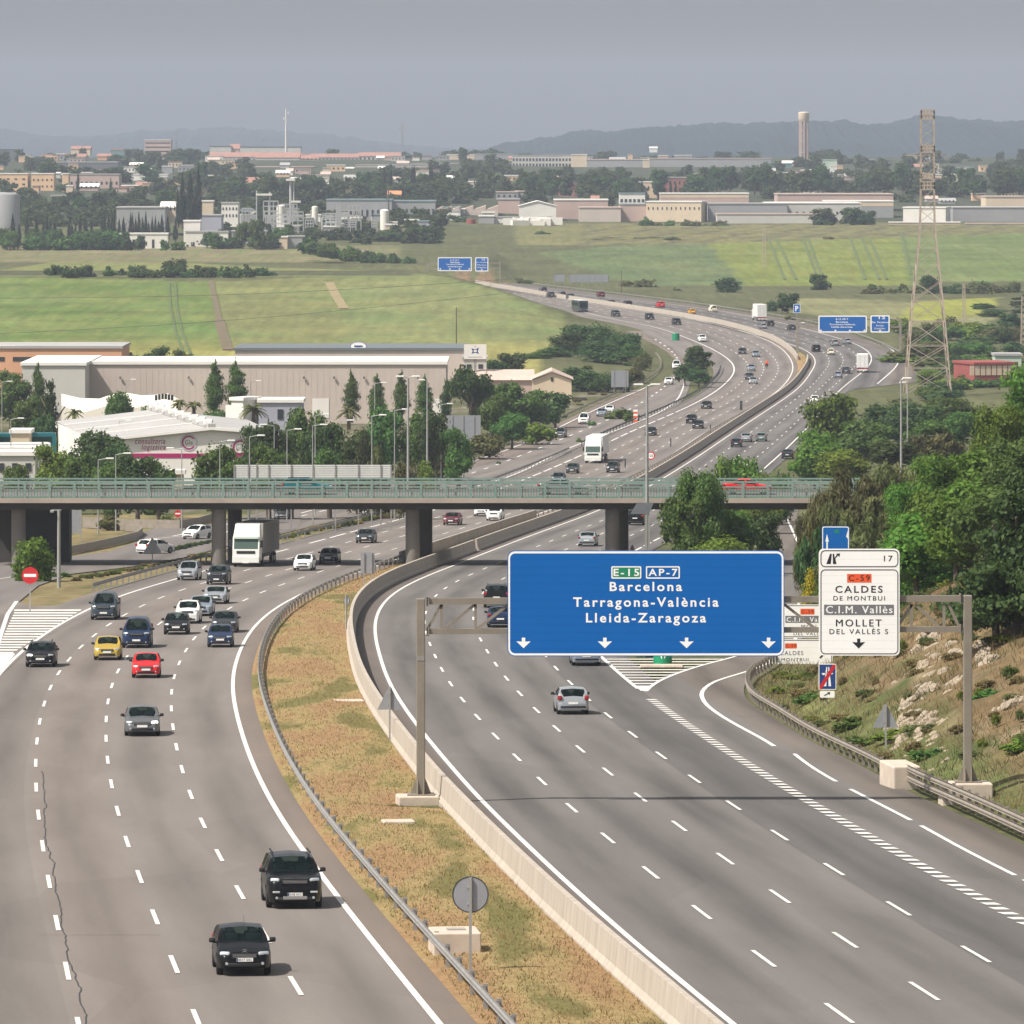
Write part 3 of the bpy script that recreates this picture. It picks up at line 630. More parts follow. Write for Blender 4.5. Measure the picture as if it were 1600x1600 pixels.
def arrow_down(mb, cx, ztop, zbot, w, y, mat):
    h = ztop-zbot; s = w*.12
    mb.add([(cx-s, y, ztop), (cx+s, y, ztop), (cx+s, y, zbot+h*.62), (cx+w/2, y, zbot+h*.66), (cx, y, zbot), (cx-w/2, y, zbot+h*.66), (cx-s, y, zbot+h*.62)], [(0,1,2,6),(2,3,4),(6,2,4),(6,4,5)], mat)
def T(mb, txt, x0, y0, x1, y1, dy, mat, bold=.018, spc=1.2, sh=0.0):
    a, c = lp(x0, y1), lp(x1, y0); text_mb(txt, a.x, c.x, a.z, c.z, dy, mat, bold, mb, spc, sh)
def R(x0, y0, x1, y1, r): a, c = lp(x0, y1), lp(x1, y0); return rrect(a.x, c.x, a.z, c.z, r)
yb = -.24
bs = MB(); plate(bs, R(793, 859.5, 1225, 1024.5, .32), yb-.06, .09, BLUE)
big = part('direction_sign', bs, gt, label='wide blue overhead sign for Barcelona, Tarragona and Lleida')
for xx in (850, 940, 1030, 1120, 1190):
    a, c = lp(xx, 1018), lp(xx, 866); bs2 = MB().beam((a.x, yb+.10, a.z), (c.x, yb+.10, c.z), .1, .1, STEEL); part('mounting_bar', bs2, gt)
part('border', ring(MB(), R(794.2, 860.7, 1223.8, 1023.3, .29), R(797, 864, 1221, 1020, .22), yb-.064, WHITE), big)
lt = MB()
def TP(sign, *a, **k): q_ = MB(); T(q_, *a, **k); return part('lettering', q_, sign)
TP(big, 'Barcelona', 952.5, 908.5, 1065.5, 923, yb-.066, WHITE, .022, 1.3); TP(big, 'Tarragona-València', 895.5, 932.5, 1122.5, 952, yb-.066, WHITE, .022, 1.3); TP(big, 'Lleida-Zaragoza', 915.5, 957, 1103, 976.5, yb-.066, WHITE, .022, 1.3)
rt = MB(); rt.add([(p[0], yb-.066, p[1]) for p in R(956.5, 885.5, 1000.2, 902, .05)], [tuple(range(24))], GREEN)
ring(rt, R(955, 884, 1001.8, 903.5, .06), R(957, 886, 999.8, 901.5, .04), yb-.068, WHITE); ring(rt, R(1009, 884, 1062, 903.5, .06), R(1011, 886, 1060, 901.5, .04), yb-.068, WHITE)
T(rt, 'E-15', 958.5, 888, 998.5, 899.5, yb-.070, WHITE, .02, 1.3); T(rt, 'AP-7', 1013, 888, 1058.5, 899.5, yb-.070, WHITE, .02, 1.3)
part('route_number', rt, big)
for cx in (818, 945, 1072.5, 1200.5):
    a, c = lp(cx, 1012), lp(cx, 995.5); q = MB(); arrow_down(q, a.x, c.z, a.z, .62, yb-.066, WHITE); part('lane_arrow', q, big)
ws = MB(); plate(ws, R(1279, 857, 1405, 1023.5, .2), yb-.06, .09, WHITE)
wsg = part('exit_sign', ws, gt, label='white overhead exit sign for Caldes and Mollet')
for xx in (1300, 1385):
    a, c = lp(xx, 1018), lp(xx, 866); part('mounting_bar', MB().beam((a.x, yb+.10, a.z), (c.x, yb+.10, c.z), .1, .1, STEEL), gt)
bd = ring(MB(), R(1281.5, 859, 1403, 885.5, .2), R(1283, 860.5, 1401.5, 884, .16), yb-.064, BLACK); ring(bd, R(1281.5, 889, 1403, 1021.5, .2), R(1283, 890.5, 1401.5, 1020, .16), yb-.064, BLACK); part('border', bd, wsg)
lt = MB(); z_ = yb-.066
TP(wsg, '17', 1380.5, 867.5, 1394, 876.5, z_, BLACK, .01, 1.25)
def poly(mb, pts, mat, dy=z_):
    vs = [(lp(x, y).x, dy, lp(x, y).z) for x, y in pts]; mb.add(vs, [tuple(range(len(vs)))], mat)
part('exit_symbol', (lambda q: (poly(q, [(1290.5,880.5),(1296.5,864.5),(1299,864.5),(1297.5,880.5)], BLACK), poly(q, [(1301,880.5),(1300.5,864.5),(1302.8,864.5),(1303.3,871),(1304.5,872),(1306.5,880.5)], BLACK), poly(q, [(1303.3,871),(1307.5,865.5),(1309,867),(1304.5,872)], BLACK), poly(q, [(1305.5,864.5),(1312,864),(1311,869.5)], BLACK), q)[-1])(MB()), wsg)
poly(lt, [(1323,896),(1361,896),(1361,909.5),(1323,909.5)], ORANGE, z_); part('route_number', lt, wsg); lt = MB(); TP(wsg, 'C-59', 1325.5, 898, 1358.5, 907, z_-.003, BLACK, .01, 1.3)
TP(wsg, 'CALDES', 1304.5, 914.5, 1378.5, 925.5, z_, BLACK, .014, 1.3); TP(wsg, 'DE MONTBUI', 1301.5, 930.5, 1382, 937.5, z_, BLACK, .008, 1.3)
poly(lt, [(1287,944),(1396,944),(1396,960),(1287,960)], SGREY, z_); part('grey_band', lt, wsg); TP(wsg, 'C.I.M. Vallès', 1290, 946, 1393.5, 957.5, z_-.003, WHITE, .03, 1.2)
TP(wsg, 'MOLLET', 1305.5, 967, 1376.5, 978, z_, BLACK, .02, 1.3); TP(wsg, 'DEL VALLÈS S', 1295.5, 980, 1387, 990, z_, BLACK, .006, 1.3)
a, c = lp(1341, 1012.5), lp(1341, 997); q = MB(); arrow_down(q, a.x, c.z, a.z, .56, z_, BLACK); part('lane_arrow', q, wsg)
# footings
q = MB(); a = P(657.5, 1242, GY); q.box((0, 0, -.55), (1.75, 1.5, 1.1), CONC, bev=.05); solo('gantry_footing', q, 'pale concrete footing under the left gantry post on the median', 'concrete footing', (a.x-.15, GY, a.z-.005), .12)
q = MB(); a = P(1512, 1222, GY); q.box((0, 0, -.6), (2.2, 1.6, 1.2), CONC, bev=.05); solo('gantry_footing', q, 'concrete footing under the right gantry post behind the double guardrail', 'concrete footing', (a.x-.1, GY, a.z-.005), .05)
gx, gy_, gz = float(RG(290))-.1, 290, float(ZR(290)); q = MB(); q.box((.3, 0, .5), (1.25, 3.2, 1.15), CONC, bev=.08); solo('barrier_end_block', q, 'pale concrete end block joining two guardrails beneath the right gantry post', 'concrete block', (gx, gy_-1.0, gz), .14)
# ---------------------------------------------------------------- smaller signs
POST = M('sign_post', (.33, .32, .30), .55, .3, var=.1, scale=3)
SBACK = M('sign_back', (.30, .31, .335), .5, .25, var=.08, scale=2)
def on_ground(px, py, surf='road'):
    if surf == 'med': return Vector(med(px, py))
    if surf == 'road': return Vector(G(px, py))
    return GT(px, surf)
def back_sign(label, shape, px, ptop, w, h, pbase, surf, cat='road sign', posts=(0,), group='road signs seen from behind', rz=0.0, name='road_sign'):
    """plain grey back of a sign: w, h in picture pixels"""
    b0 = on_ground(px, pbase, surf); s = F/b0.y
    zt = ZA(ptop, b0.y)-b0.z; W, Hh = w/s, h/s
    t = thing(name, label, cat, b0, rz, group)
    if shape == 'round': pl = [(x, z) for x, z in disc(0, zt-Hh/2, W/2)]
    elif shape == 'tri': pl = [(-W/2, zt-Hh), (W/2, zt-Hh), (W*.04, zt), (-W*.04, zt)]
    else: pl = rrect(-W/2, W/2, zt-Hh, zt, .06, 3)
    part('sign_panel', plate(MB(), pl, .05, .05, SBACK), t)
    if shape == 'round': part('rim', ring(MB(), disc(0, zt-Hh/2, W/2+.004), disc(0, zt-Hh/2, W/2-.035), .044, DARKST), t)
    for p in posts:
        q = MB(); q.box((p/s, 0, (zt-.04)/2-.15), (.09, .09, zt-.04+.3), POST); q.box((p/s, .03, zt-Hh*.3), (.2, .06, .06), POST); q.box((p/s, .03, zt-Hh*.75), (.2, .06, .06), POST)
        part('post', q, t)
    return t
back_sign('grey triangular sign seen from behind on the median, left of the gantry post', 'tri', 609, 1073, 39, 36, 1158, 'med')
back_sign('large round grey sign back on the median near the concrete chamber', 'round', 735, 1369, 57, 58, 1518, 'med')
back_sign('small round sign back on the narrow part of the median', 'round', 541, 928, 13, 21, 985, 'med', rz=-.8)
back_sign('rectangular grey sign back on two posts at the head of the median guardrail', 'rect', 574.5, 863, 22, 33, 920, 'med', posts=(-6, 6))
back_sign('round white sign back in front of the middle bridge pier', 'round', 671, 845, 10, 14, 875, 'road')
back_sign('grey triangular sign back on the rocky bank at right', 'tri', 1384, 1101, 40, 36, 1190, 310.0)
back_sign('grey triangular sign back beside the slip road guardrail at left', 'tri', 238, 841, 30, 24, 882, 'road')
back_sign('small round sign back in the grass beside the collector road', 'round', 717, 694.5, 8.5, 8.5, 733, 'road')
back_sign('tall slatted grey sign back in the grass left of the overpass pier', 'rect', 118, 797, 19, 36, 846, 'road', posts=(-9, 9))
back_sign('big grey sign back with ribs standing in the trees beyond the noise screen', 'rect', 724, 649, 54, 48, 706, 'road', posts=(-17, 0, 17))
back_sign('grey sign back on two legs beside the collector road bend', 'rect', 968.5, 579, 27, 26, 620, 'road', posts=(-9, 9))
back_sign('small grey billboard back at the roadside under the far fields', 'rect', 874, 429, 18, 11, 455, 2085.0, posts=(-8, 8), name='billboard', cat='billboard')
bb = back_sign('wide grey billboard back with many ribs under the far fields', 'rect', 920, 429, 62, 12, 455, 2085.0, posts=tuple(range(-30, 31, 10)), name='billboard', cat='billboard')
back_sign('small triangular warning sign back near the round lamp post, right of the pier', 'tri', 634, 800, 8, 12, 832, 'road')
def face_sign(label, shape, px, ptop, w, h, pbase, surf, cols, cat='road sign', group=None, name='road_sign', posts=(0,)):
    b0 = on_ground(px, pbase, surf); s = F/b0.y; zt = ZA(ptop, b0.y)-b0.z; W, Hh = w/s, h/s
    t = thing(name, label, cat, b0, 0, group)
    if shape == 'round': o, i = disc(0, zt-Hh/2, W/2), disc(0, zt-Hh/2, W/2*.72)
    elif shape == 'tri': o, i = [(-W/2, zt-Hh), (W/2, zt-Hh), (0, zt)], [(-W*.28, zt-Hh*.87), (W*.28, zt-Hh*.87), (0, zt-Hh*.3)]
    else: o, i = rrect(-W/2, W/2, zt-Hh, zt, .12, 3), rrect(-W/2+.1, W/2-.1, zt-Hh+.1, zt-.1, .08, 3)
    p = part('sign_panel', plate(MB(), o, -.07, .04, cols[0]), t)
    if cols[1] is not None: part('symbol', MB().add([(x, -.074, z) for x, z in i], [tuple(range(len(i)))], cols[1]), p)
    for q0 in posts: part('post', MB().box((q0/s, .02, (zt-.05)/2-.15), (.1, .09, zt-.05+.3), POST), t)
    return t, s, zt, W, Hh, p
t, s, zt, W, Hh, p = face_sign('red round no entry sign in front of the leafy young tree at left', 'round', 47, 886, 26, 26, 957, 'road', (RED, None))
part('symbol', MB().quad(*[(x, -.076, zt-Hh/2+z) for x, z in ((-W*.37,-W*.09),(W*.37,-W*.09),(W*.37,W*.09),(-W*.37,W*.09))], WHITE), p)
t, s, zt, W, Hh, p = face_sign('red no entry sign seen under the overpass beside the slip road', 'round', 278, 797, 11, 11, 823, 'road', (RED, None))
part('symbol', MB().quad(*[(x, -.076, zt-Hh/2+z) for x, z in ((-W*.37,-W*.1),(W*.37,-W*.1),(W*.37,W*.1),(-W*.37,W*.1))], WHITE), p)
t, s, zt, W, Hh, p = face_sign('round speed limit sign with red rim on the median guardrail beyond the overpass', 'round', 1017, 705.5, 13, 13, 728, 'road', (RED, WHITE))
part('lettering', text_mb('120', -W*.25, W*.25, zt-Hh*.66, zt-Hh*.34, -.08, BLACK, .01), p)
face_sign('small red bordered triangle sign showing above the top of the blue gantry sign', 'tri', 988, 851, 9, 8, 877, 'road', (RED, WHITE))
t, s, zt, W, Hh, p = face_sign('blue parking sign on the roadside of the far bend', 'rect', 1245, 475, 11, 14, 505, 1690.0, (WHITE, BLUE)); part('lettering', text_mb('P', -W*.22, W*.22, zt-Hh*.8, zt-Hh*.22, -.08, WHITE, .03), p)
# end of motorway sign with arrow plate
b0 = GT(1292, 345.0); sy = 345.0
t = thing('motorway_end_sign', 'blue end of motorway sign with red diagonal and arrow plate on the bank', 'road sign', b0)
q0 = lambda x, y: P(x, y, sy)-b0
def rr2(x0, y0, x1, y1, r=.06): a, c = q0(x0, y1), q0(x1, y0); return rrect(a.x, c.x, a.z, c.z, r, 3)
pn = part('sign_panel', plate(MB(), rr2(1279, 1037, 1306.5, 1077.5), -.08, .04, WHITE), t)
def pp(mb, pts, mat, dy): mb.add([(q0(x, y).x, dy, q0(x, y).z) for x, y in pts], [tuple(range(len(pts)))], mat)
q = MB(); pp(q, [(1280.2,1038.2),(1305.3,1038.2),(1305.3,1076.3),(1280.2,1076.3)], NAVY, -.084)
for pts in ([(1287,1072),(1291,1042),(1292.5,1042),(1291,1072)], [(1294,1042),(1295.5,1042),(1298.5,1072),(1294.5,1072)], [(1283.5,1051.5),(1302,1051.5),(1300,1053.5),(1297,1053),(1290,1053),(1286,1055)]): pp(q, pts, WHITE, -.087)
pp(q, [(1280.2,1076.3),(1280.2,1072),(1301,1038.2),(1305.3,1038.2),(1305.3,1042),(1284,1076.3)], RED, -.090); part('symbol', q, pn)
ap = part('arrow_plate', plate(MB(), rr2(1281, 1079.5, 1304, 1090), -.08, .04, WHITE), t)
q = MB(); pp(q, [(1288,1087.3),(1287.3,1086),(1293.5,1082.8),(1292,1081.5),(1297,1081.2),(1296,1086),(1294.6,1084.2)], BLACK, -.085); part('symbol', q, ap)
zt = q0(1292, 1085).z; part('post', MB().box((0, .01, zt/2-.2), (.09, .08, zt+.4), POST), t)
# white fork sign behind the gantry
sy = 402.0; b0 = GT(1222, sy); t = thing('direction_sign', 'white two panel direction sign partly hidden behind the blue and white gantry signs', 'road sign', b0)
for (x0, y0, x1, y1, nm) in ((1199, 944.5, 1301, 996.5, 'a'), (1199, 998.5, 1301, 1040, 'b')):
    pn = part('sign_panel', plate(MB(), rr2(x0, y0, x1, y1, .15), -.08, .05, WHITE), t)
    part('border', ring(MB(), rr2(x0+1.2, y0+1.2, x1-1.2, y1-1.2, .13), rr2(x0+2.3, y0+2.3, x1-2.3, y1-2.3, .1), -.084, BLACK), pn)
    q = MB()
    def T2(txt, a0, c0, a1, c1, mat, dy=-.086, bold=0): a, c = q0(a0, c1), q0(a1, c0); text_mb(txt, a.x, c.x, a.z, c.z, dy, mat, bold, q, 1.2)
    if nm == 'a':
        pp(q, [(1250.5,951),(1272.5,951),(1272.5,960),(1250.5,960)], ORANGE, -.085); T2('C-59', 1252.5, 953, 1271, 958.5, BLACK, -.088)
        pp(q, [(1227,962),(1297,962),(1297,973),(1227,973)], SGREY, -.085); T2('C.I.M. Vallès', 1229, 964, 1295, 971.5, WHITE, -.088, .03)
        T2('MOLLET', 1252, 976, 1290, 982, BLACK); T2('DEL VALLÈS S', 1240, 986.5, 1297, 992.5, BLACK)
    else:
        pp(q, [(1226.5,1005),(1245,1005),(1245,1013),(1226.5,1013)], ORANGE, -.085); T2('C-59', 1228, 1006.5, 1243.5, 1011.5, BLACK, -.088)
        T2('CALDES', 1219, 1017, 1255, 1023.5, BLACK); T2('DE MONTBUI', 1205.5, 1028, 1263, 1033, BLACK)
        pp(q, [(1280,1027),(1285,1022),(1284,1021),(1289,1020),(1288,1025),(1287,1024),(1282,1029)], BLACK, -.086)
    part('lettering', q, pn)
for x in (1217.5, 1289): a = q0(x, 1000); part('post', MB().box((a.x, .02, a.z/2-1.2), (.14, .12, a.z+2.4), POST), t)
# blue sign among the trees above the white one
sy = 470.0; b0 = GT(1308, sy); t = thing('direction_sign', 'blue direction sign half hidden by leaves above the white gantry sign', 'road sign', b0)
pn = part('sign_panel', plate(MB(), rr2(1284, 822, 1327, 872, .15), -.08, .05, BLUE), t)
part('border', ring(MB(), rr2(1284.6, 822.6, 1326.4, 871.4, .14), rr2(1286, 824, 1325, 870, .1), -.084, WHITE), pn)
q = MB(); pp(q, [(1304,827.5),(1311,827.5),(1311,833),(1304,833)], GREEN, -.085); part('route_number', q, pn); q = MB(); pp(q, [(1289.5,846),(1292,834),(1295,846),(1293.3,846),(1293.3,858),(1291,858),(1291,846)], WHITE, -.086); part('symbol', q, pn); q = MB(); pp(q, [(1322,838),(1326-1,828),(1325,842)], WHITE, -.086); part('symbol', q, pn)
for x in (1293, 1318): a = q0(x, 824); part('post', MB().box((a.x, .02, a.z/2-.5), (.14, .12, a.z+.6), POST), t)
# green nose marker at the exit
b0 = Vector(G(1036, 1042)); sN = F/b0.y
t = thing('exit_nose_marker', 'green cylindrical exit nose marker with white chevron arrows beside the hatching', 'traffic marker', b0, 0)
r = 14.5/sN; hh = 2.0; body = part('drum', MB().lathe([(0, 0), (r, 0), (r, hh), (r*.9, hh+.1), (0, hh+.1)], 24, (0, r, 0), GREEN), t, smooth=40)
def onarc(a, z): return (r*1.004*math.sin(a), r-r*1.004*math.cos(a), z)
q = MB()
for sg in (-1, 1):
    for k in range(5):
        a0, a1 = sg*(.12+k*.17), sg*(.12+(k+1)*.17)
        q.add([onarc(a0, .45+k*.22), onarc(a1, .45+(k+1)*.22), onarc(a1, 1.85), onarc(a0, 1.85)], [(0,1,2,3)], WHITE)
part('chevron', q, body)
q = MB(); q.box((0,0,.09), (2.6, 1.0, .18), CONC, bev=.03); solo('kerb_nose', q, 'low concrete kerb in front of the green exit marker', 'kerb', (b0.x-.1, b0.y-.35, b0.z))
b0 = Vector(G(1056, 532)); q = MB(); q.lathe([(0,0),(.9,0),(.9,1.7),(0,1.75)], 16, (0,0,0), GREEN); solo('exit_nose_marker', q, 'small green drum at the far split of the collector road', 'traffic marker', b0, smooth=40)
b0 = Vector(G(993, 660)); t = thing('warning_marker', 'orange and white striped warning post at the tip of the tree island', 'traffic marker', b0)
for k in range(6): part('band', MB().box((0,0,.25+k*.36), (.75,.25,.36), ORANGE if k % 2 == 0 else WHITE), t)
b0 = Vector(G(1158, 641)); q = MB(); q.box((0,0,.9), (.5, .12, 1.7), DARKST); q.box((0,0,.2),(.15,.1,.6), POST); solo('median_marker', q, 'slim dark marker panel standing on the median beyond the overpass', 'traffic marker', b0)
for px, py in ((977, 731), (1048, 698), (1110, 676)):
    b0 = Vector(G(px, py)); q = MB(); q.box((0,0,.6), (.2, .12, 1.5), WHITE if px == 1084 else DARKST); solo('delineator_post', q, 'thin dark delineator post on the median guardrail beyond the overpass', 'delineator', b0, group='delineator posts on the median')
# far gantries
def far_gantry(label, Y, xl, xr, ybl, ybr, panels, beams):
    g0 = Vector((XA((xl+xr)/2, Y), Y, ZA(max(ybl, ybr), Y))); t = thing('sign_gantry', label, 'sign gantry', g0)
    L = lambda x, y: P(x, y, Y)-g0
    for x, y in ((xl, ybl), (xr, ybr)):
        a, c = L(x, y), L(x, beams[0]-1); part('post', MB().box((a.x, 0, (a.z+c.z)/2), (.5, .5, c.z-a.z), GALV_W), t)
    for yb_ in beams: a, c = L(xl, yb_), L(xr, yb_); part('beam', MB().beam((a.x+.25, 0, a.z), (c.x-.25, 0, c.z), .3, .3, GALV_W), t)
    for (x0, y0, x1, y1, rows_) in panels:
        a, c = L(x0, y1), L(x1, y0)
        p = part('sign_panel', plate(MB(), rrect(a.x, c.x, a.z, c.z, .3, 3), -.36, .1, BLUE), t)
        part('border', ring(MB(), rrect(a.x, c.x, a.z, c.z, .3, 3), rrect(a.x+.28, c.x-.28, a.z+.28, c.z-.28, .2, 3), -.365, WHITE), p)
        q = MB()
        for (txt, u0, v0, u1, v1, mt) in rows_: a2, c2 = L(u0, v1), L(u1, v0); text_mb(txt, a2.x, c2.x, a2.z, c2.z, -.37, mt, .02, q)
        if x1-x0 > 40:
            for k in range(4): ctr = x0+4+(x1-x0-8)*k/3; a2, c2 = L(ctr, y1-1.8), L(ctr, y1-4.8); arrow_down(q, a2.x, c2.z, a2.z, .7, -.37, WHITE)
        else:
            ctr = (x0+x1)/2; a2, c2 = L(ctr, y1-1.6), L(ctr, y1-4.6); arrow_down(q, a2.x, c2.z, a2.z, .7, -.37, WHITE)
        part('lettering', q, p)
    return t
far_gantry('far gantry with blue signs at the right of the motorway bend', 1480.0, 1246, 1407, 552, 566, [(1278.5, 493, 1354.5, 519.5, [('E-15 AP-7', 1306, 497, 1325, 500, WHITE), ('Barcelona', 1306, 501.5, 1325, 504.5, WHITE), ('Tarragona-València', 1296, 505.5, 1336, 508.8, WHITE), ('Lleida-Zaragoza', 1299, 509.5, 1332, 512.8, WHITE)]),
    (1360, 492.5, 1390, 519.5, [('12', 1373, 494.5, 1383, 498.5, WHITE), ('Sta. Perpètua', 1362, 502, 1388, 505.5, WHITE), ('Mollet', 1369, 507.5, 1381, 510, WHITE), ('Granollers', 1366, 511.5, 1383, 514.5, M('sign_cream', (.75, .70, .5), .5))])], (499, 511))
far_gantry('farthest gantry with blue signs beyond the green field ridge', 2080.0, 668, 781, 425, 448, [(684, 402, 737, 423.5, [('E-15 AP-7', 704, 405.5, 717, 407.5, WHITE), ('Barcelona', 704, 408.5, 718, 411, WHITE), ('Tarragona-València', 697, 412, 725, 414.5, WHITE), ('Lleida-Zaragoza', 700, 415.5, 722, 418, WHITE)]),
    (742.5, 402, 763, 424, [('12', 753, 404, 758, 407, WHITE), ('Sta. Perpètua', 744, 409, 762, 411, WHITE), ('Mollet', 746, 413, 760, 415, WHITE), ('Granollers', 746, 416.5, 760, 419, MATS['sign_cream'])])], (411, 419))
# ---------------------------------------------------------------- overpass
BY = 588.0; BD = 16.0                                       # near face, depth
zb, zg, zt_ = ZA(797, BY), ZA(786, BY), ZA(778, BY)
BO = Vector((XA(650, BY), BY, zb)); br = thing('overpass', 'concrete road overpass with green railings crossing the whole motorway', 'bridge', BO)
xl, xr = XA(-60, BY)-BO.x, XA(1430, BY)-BO.x
DECK = M('deck_concrete', (.36, .30, .255), .9, var=.15, scale=.3, bump=.2); SHADE_CONC = M('shade_dark_concrete', (.045, .042, .04), .9, var=.2, scale=.4)  # girders and abutments: shade under the deck is put into the near-black concrete colour
q = MB(); q.box(((xl+xr)/2, BD/2, (zg+zt_)/2-BO.z), (xr-xl, BD, zt_-zg), DECK); part('deck', q, br)
for yy in (1.6, 4.8, 8.0, 11.2, 14.4): q = MB(); q.box(((xl+xr)/2, yy, (zb+zg)/2-BO.z), (xr-xl, 1.3, zg-zb-.004), SHADE_CONC); part('girder', q, br)
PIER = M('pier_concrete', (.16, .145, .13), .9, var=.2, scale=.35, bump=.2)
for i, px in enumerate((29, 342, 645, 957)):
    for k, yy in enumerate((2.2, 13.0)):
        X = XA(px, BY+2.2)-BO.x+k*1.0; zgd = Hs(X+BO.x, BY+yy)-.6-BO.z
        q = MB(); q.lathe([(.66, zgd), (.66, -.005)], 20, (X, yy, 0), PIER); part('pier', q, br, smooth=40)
        if i != 2 or k == 0:
            pass
q = MB(); q.box((xl+4.9, BD-2.5, -4.6), (8.2, 3.5, 9.2), SHADE_CONC); part('abutment', q, br)
q = MB(); q.box((xr-1.5, BD/2, -2.6), (6.0, BD-2, 5.2), SHADE_CONC); part('abutment', q, br)
RGRN = M('railing_green', (.065, .20, .145), .6, var=.1, scale=2); RPALE = M('railing_pale', (.19, .275, .24), .55, var=.1, scale=2)
RZ = zt_-BO.z
def top(py): return ZA(py, BY)-BO.z
posts_x = [XA(-38.5+38.7*k, BY)-BO.x for k in range(40)]
for yy, near in ((.15, True),):
    pm = None
    for x in posts_x:
        if x < xl or x > xr: continue
        if pm is None:
            m_ = MB(); h = top(752.5)-RZ; m_.box((0,-.06,h/2), (.22,.16,h), RPALE); pm = m_.mesh('railing_post')
        ob('railing_post', pm, br, (x, yy, RZ))
    for py, hh in ((753.5, .17), (761.5, .09), (777, .1)): part('rail', MB().box(((xl+xr)/2, yy, top(py)), (xr-xl, .1, hh), RPALE if py < 770 else RGRN), br)
    q = MB(); n = int((xr-xl)/.26)
    for k in range(n): q.box((xl+(k+.5)*.26, yy, (top(762)+top(777))/2), (.06, .03, top(762)-top(777)), RGRN)
    part('railing_bars', q, br)
    q = MB()
    for k in range(int((xr-xl)/1.2)):
        if random.random() < .7: q.box((xl+k*1.2+random.uniform(0, .4), yy+(.35 if near else -.35), top(757.5)), (random.uniform(.5, 1.0), .06, .12), GALV)
    part('cable_clips', q, br)
q = MB(); q.box(((xl+xr)/2, .95, RZ+.62), (xr-xl, .12, .32), GALV); q.box(((xl+xr)/2, .95, RZ+.95), (xr-xl, .1, .12), GALV)
for k in range(int((xr-xl)/4)): q.box((xl+k*4+1, 1.02, RZ+.42), (.12, .1, .84), GALV)
part('crash_barrier', q, br)
q = MB(); q.box(((xl+xr)/2, BD-.95, RZ+.62), (xr-xl, .12, .32), RPALE); q.box(((xl+xr)/2, BD-.2, RZ+.95), (xr-xl, .1, .14), RPALE)
for k in range(int((xr-xl)/3)): q.box((xl+k*3+1, BD-.3, RZ+.5), (.12, .1, 1.0), RPALE)
part('crash_barrier', q, br)
q = MB(); q.box(((xl+xr)/2, BD/2, RZ+.01), (xr-xl, BD-3.0, .012), M('bridge_asphalt', (.13, .125, .12), .9, var=.15, scale=.5)); part('road_surface', q, br)
BRZ = RZ+BO.z+.017
# approach embankment on the right carries the deck into the bank
# ---------------------------------------------------------------- lamp posts and masts
LAMP = M('lamp_steel', (.36, .36, .35), .5, .4, var=.1, scale=2); LHEAD = M('lamp_head', (.75, .74, .70), .4)
def lamp(label, px, ptop, pbase, surf, side=1, group='street lamps', double=False, rad=.07, arm=1.2, Y=None):
    if Y is None and surf == 'road': b0 = Vector(G(px, pbase))
    else: b0 = GT(px, Y)
    h = ZA(ptop, b0.y)-b0.z
    t = thing('street_lamp', label, 'street lamp', b0, 0, group)
    part('pole', MB().tube((0,0,-.3), (0,0,h), rad*1.25, rad*.7, 8, LAMP), t, smooth=40)
    for sd in ((-1, 1) if double else (side,)):
        part('arm', MB().tube((0,0,h-.05), (sd*arm*.75,0,h+.12), .045, .04, 6, LAMP), t)
        q = MB(); q.box((sd*(arm*.75+.35), 0, h+.12), (.85, .34, .16), LHEAD, bev=.05); part('lamp_head', q, t)
    return t
for i, (px, pt, Y, sd, lb) in enumerate([
    (428.5, 665, 745, -1, 'second lamp from the left above the noise screen'), (448.5, 672, 735, 1, 'short lamp right of the tall pair near the noise screen'), (488.5, 665, 720, 1, 'left lamp of the close pair behind the noise screen'), (492.5, 649, 760, 1, 'taller lamp of the close pair behind the noise screen'),
    (532, 658, 800, 1, 'lamp whose base hides in dark shrubs behind the noise screen'), (581, 650, 730, 1, 'lamp near the pink oleanders behind the noise screen'), (585.5, 599, 900, 1, 'thin lamp in front of the second poplar by the beige warehouse'), (616.5, 641, 740, 1, 'lamp at the right end of the noise screen'),
    (689, 632, 890, 1, 'lamp left of the big ribbed sign back'), (343.5, 690, 700, 1, 'lamp in front of the round bush by the white logo building'), (390, 682, 700, 1, 'lamp behind the left end of the noise screen'), (290, 659, 900, 1, 'thin lamp on the forecourt of the white logo building'), (284, 702, 700, -1, 'low lamp below the round logo'),
    (181, 710, 700, 1, 'lamp with bright head just above the overpass railing at left'), (153.5, 718, 690, 1, 'short lamp peeping over the overpass railing at far left'), (186.5, 658, 900, 1, 'lamp by the white roofed building corner'), (17, 655, 800, 1, 'lamp left of the white coaches'), (3, 597, 1000, 1, 'thin lamp at the left edge of the photo'),
    (264, 643, 1000, 1, 'lamp beside the roof ridge of the logo building'), (197, 594, 1080, 1, 'lamp in front of the beige warehouse wall'), (392, 596, 1060, 1, 'lamp against the warehouse wall left of the small white house')]):
    lamp('grey street lamp, '+lb, px, pt, 0, None, sd, Y=Y)
lamp('tall grey lamp post rising from behind the overpass railing right of the noise screen', 637.5, 590, 0, None, 1, double=True, rad=.13, arm=.6, Y=640.0+12)
lamp('tall lamp post with bright head beside the collector road', 667.5, 595, 0, None, -1, rad=.12, arm=.5, Y=870)
lamp('very tall lamp mast in front of the overpass, right of the pier', 1011, 603, 0, None, 1, double=True, rad=.15, arm=.5, Y=560.0)
lamp('left of the two slim white poles rising from the trees at right', 1408, 593, 0, None, 1, rad=.11, arm=.3, Y=620.0, group='slim poles in the trees')
lamp('shorter slim white pole rising from the trees at right, with a lamp', 1418, 599, 0, None, -1, rad=.09, arm=.3, Y=800.0, group='slim poles in the trees')
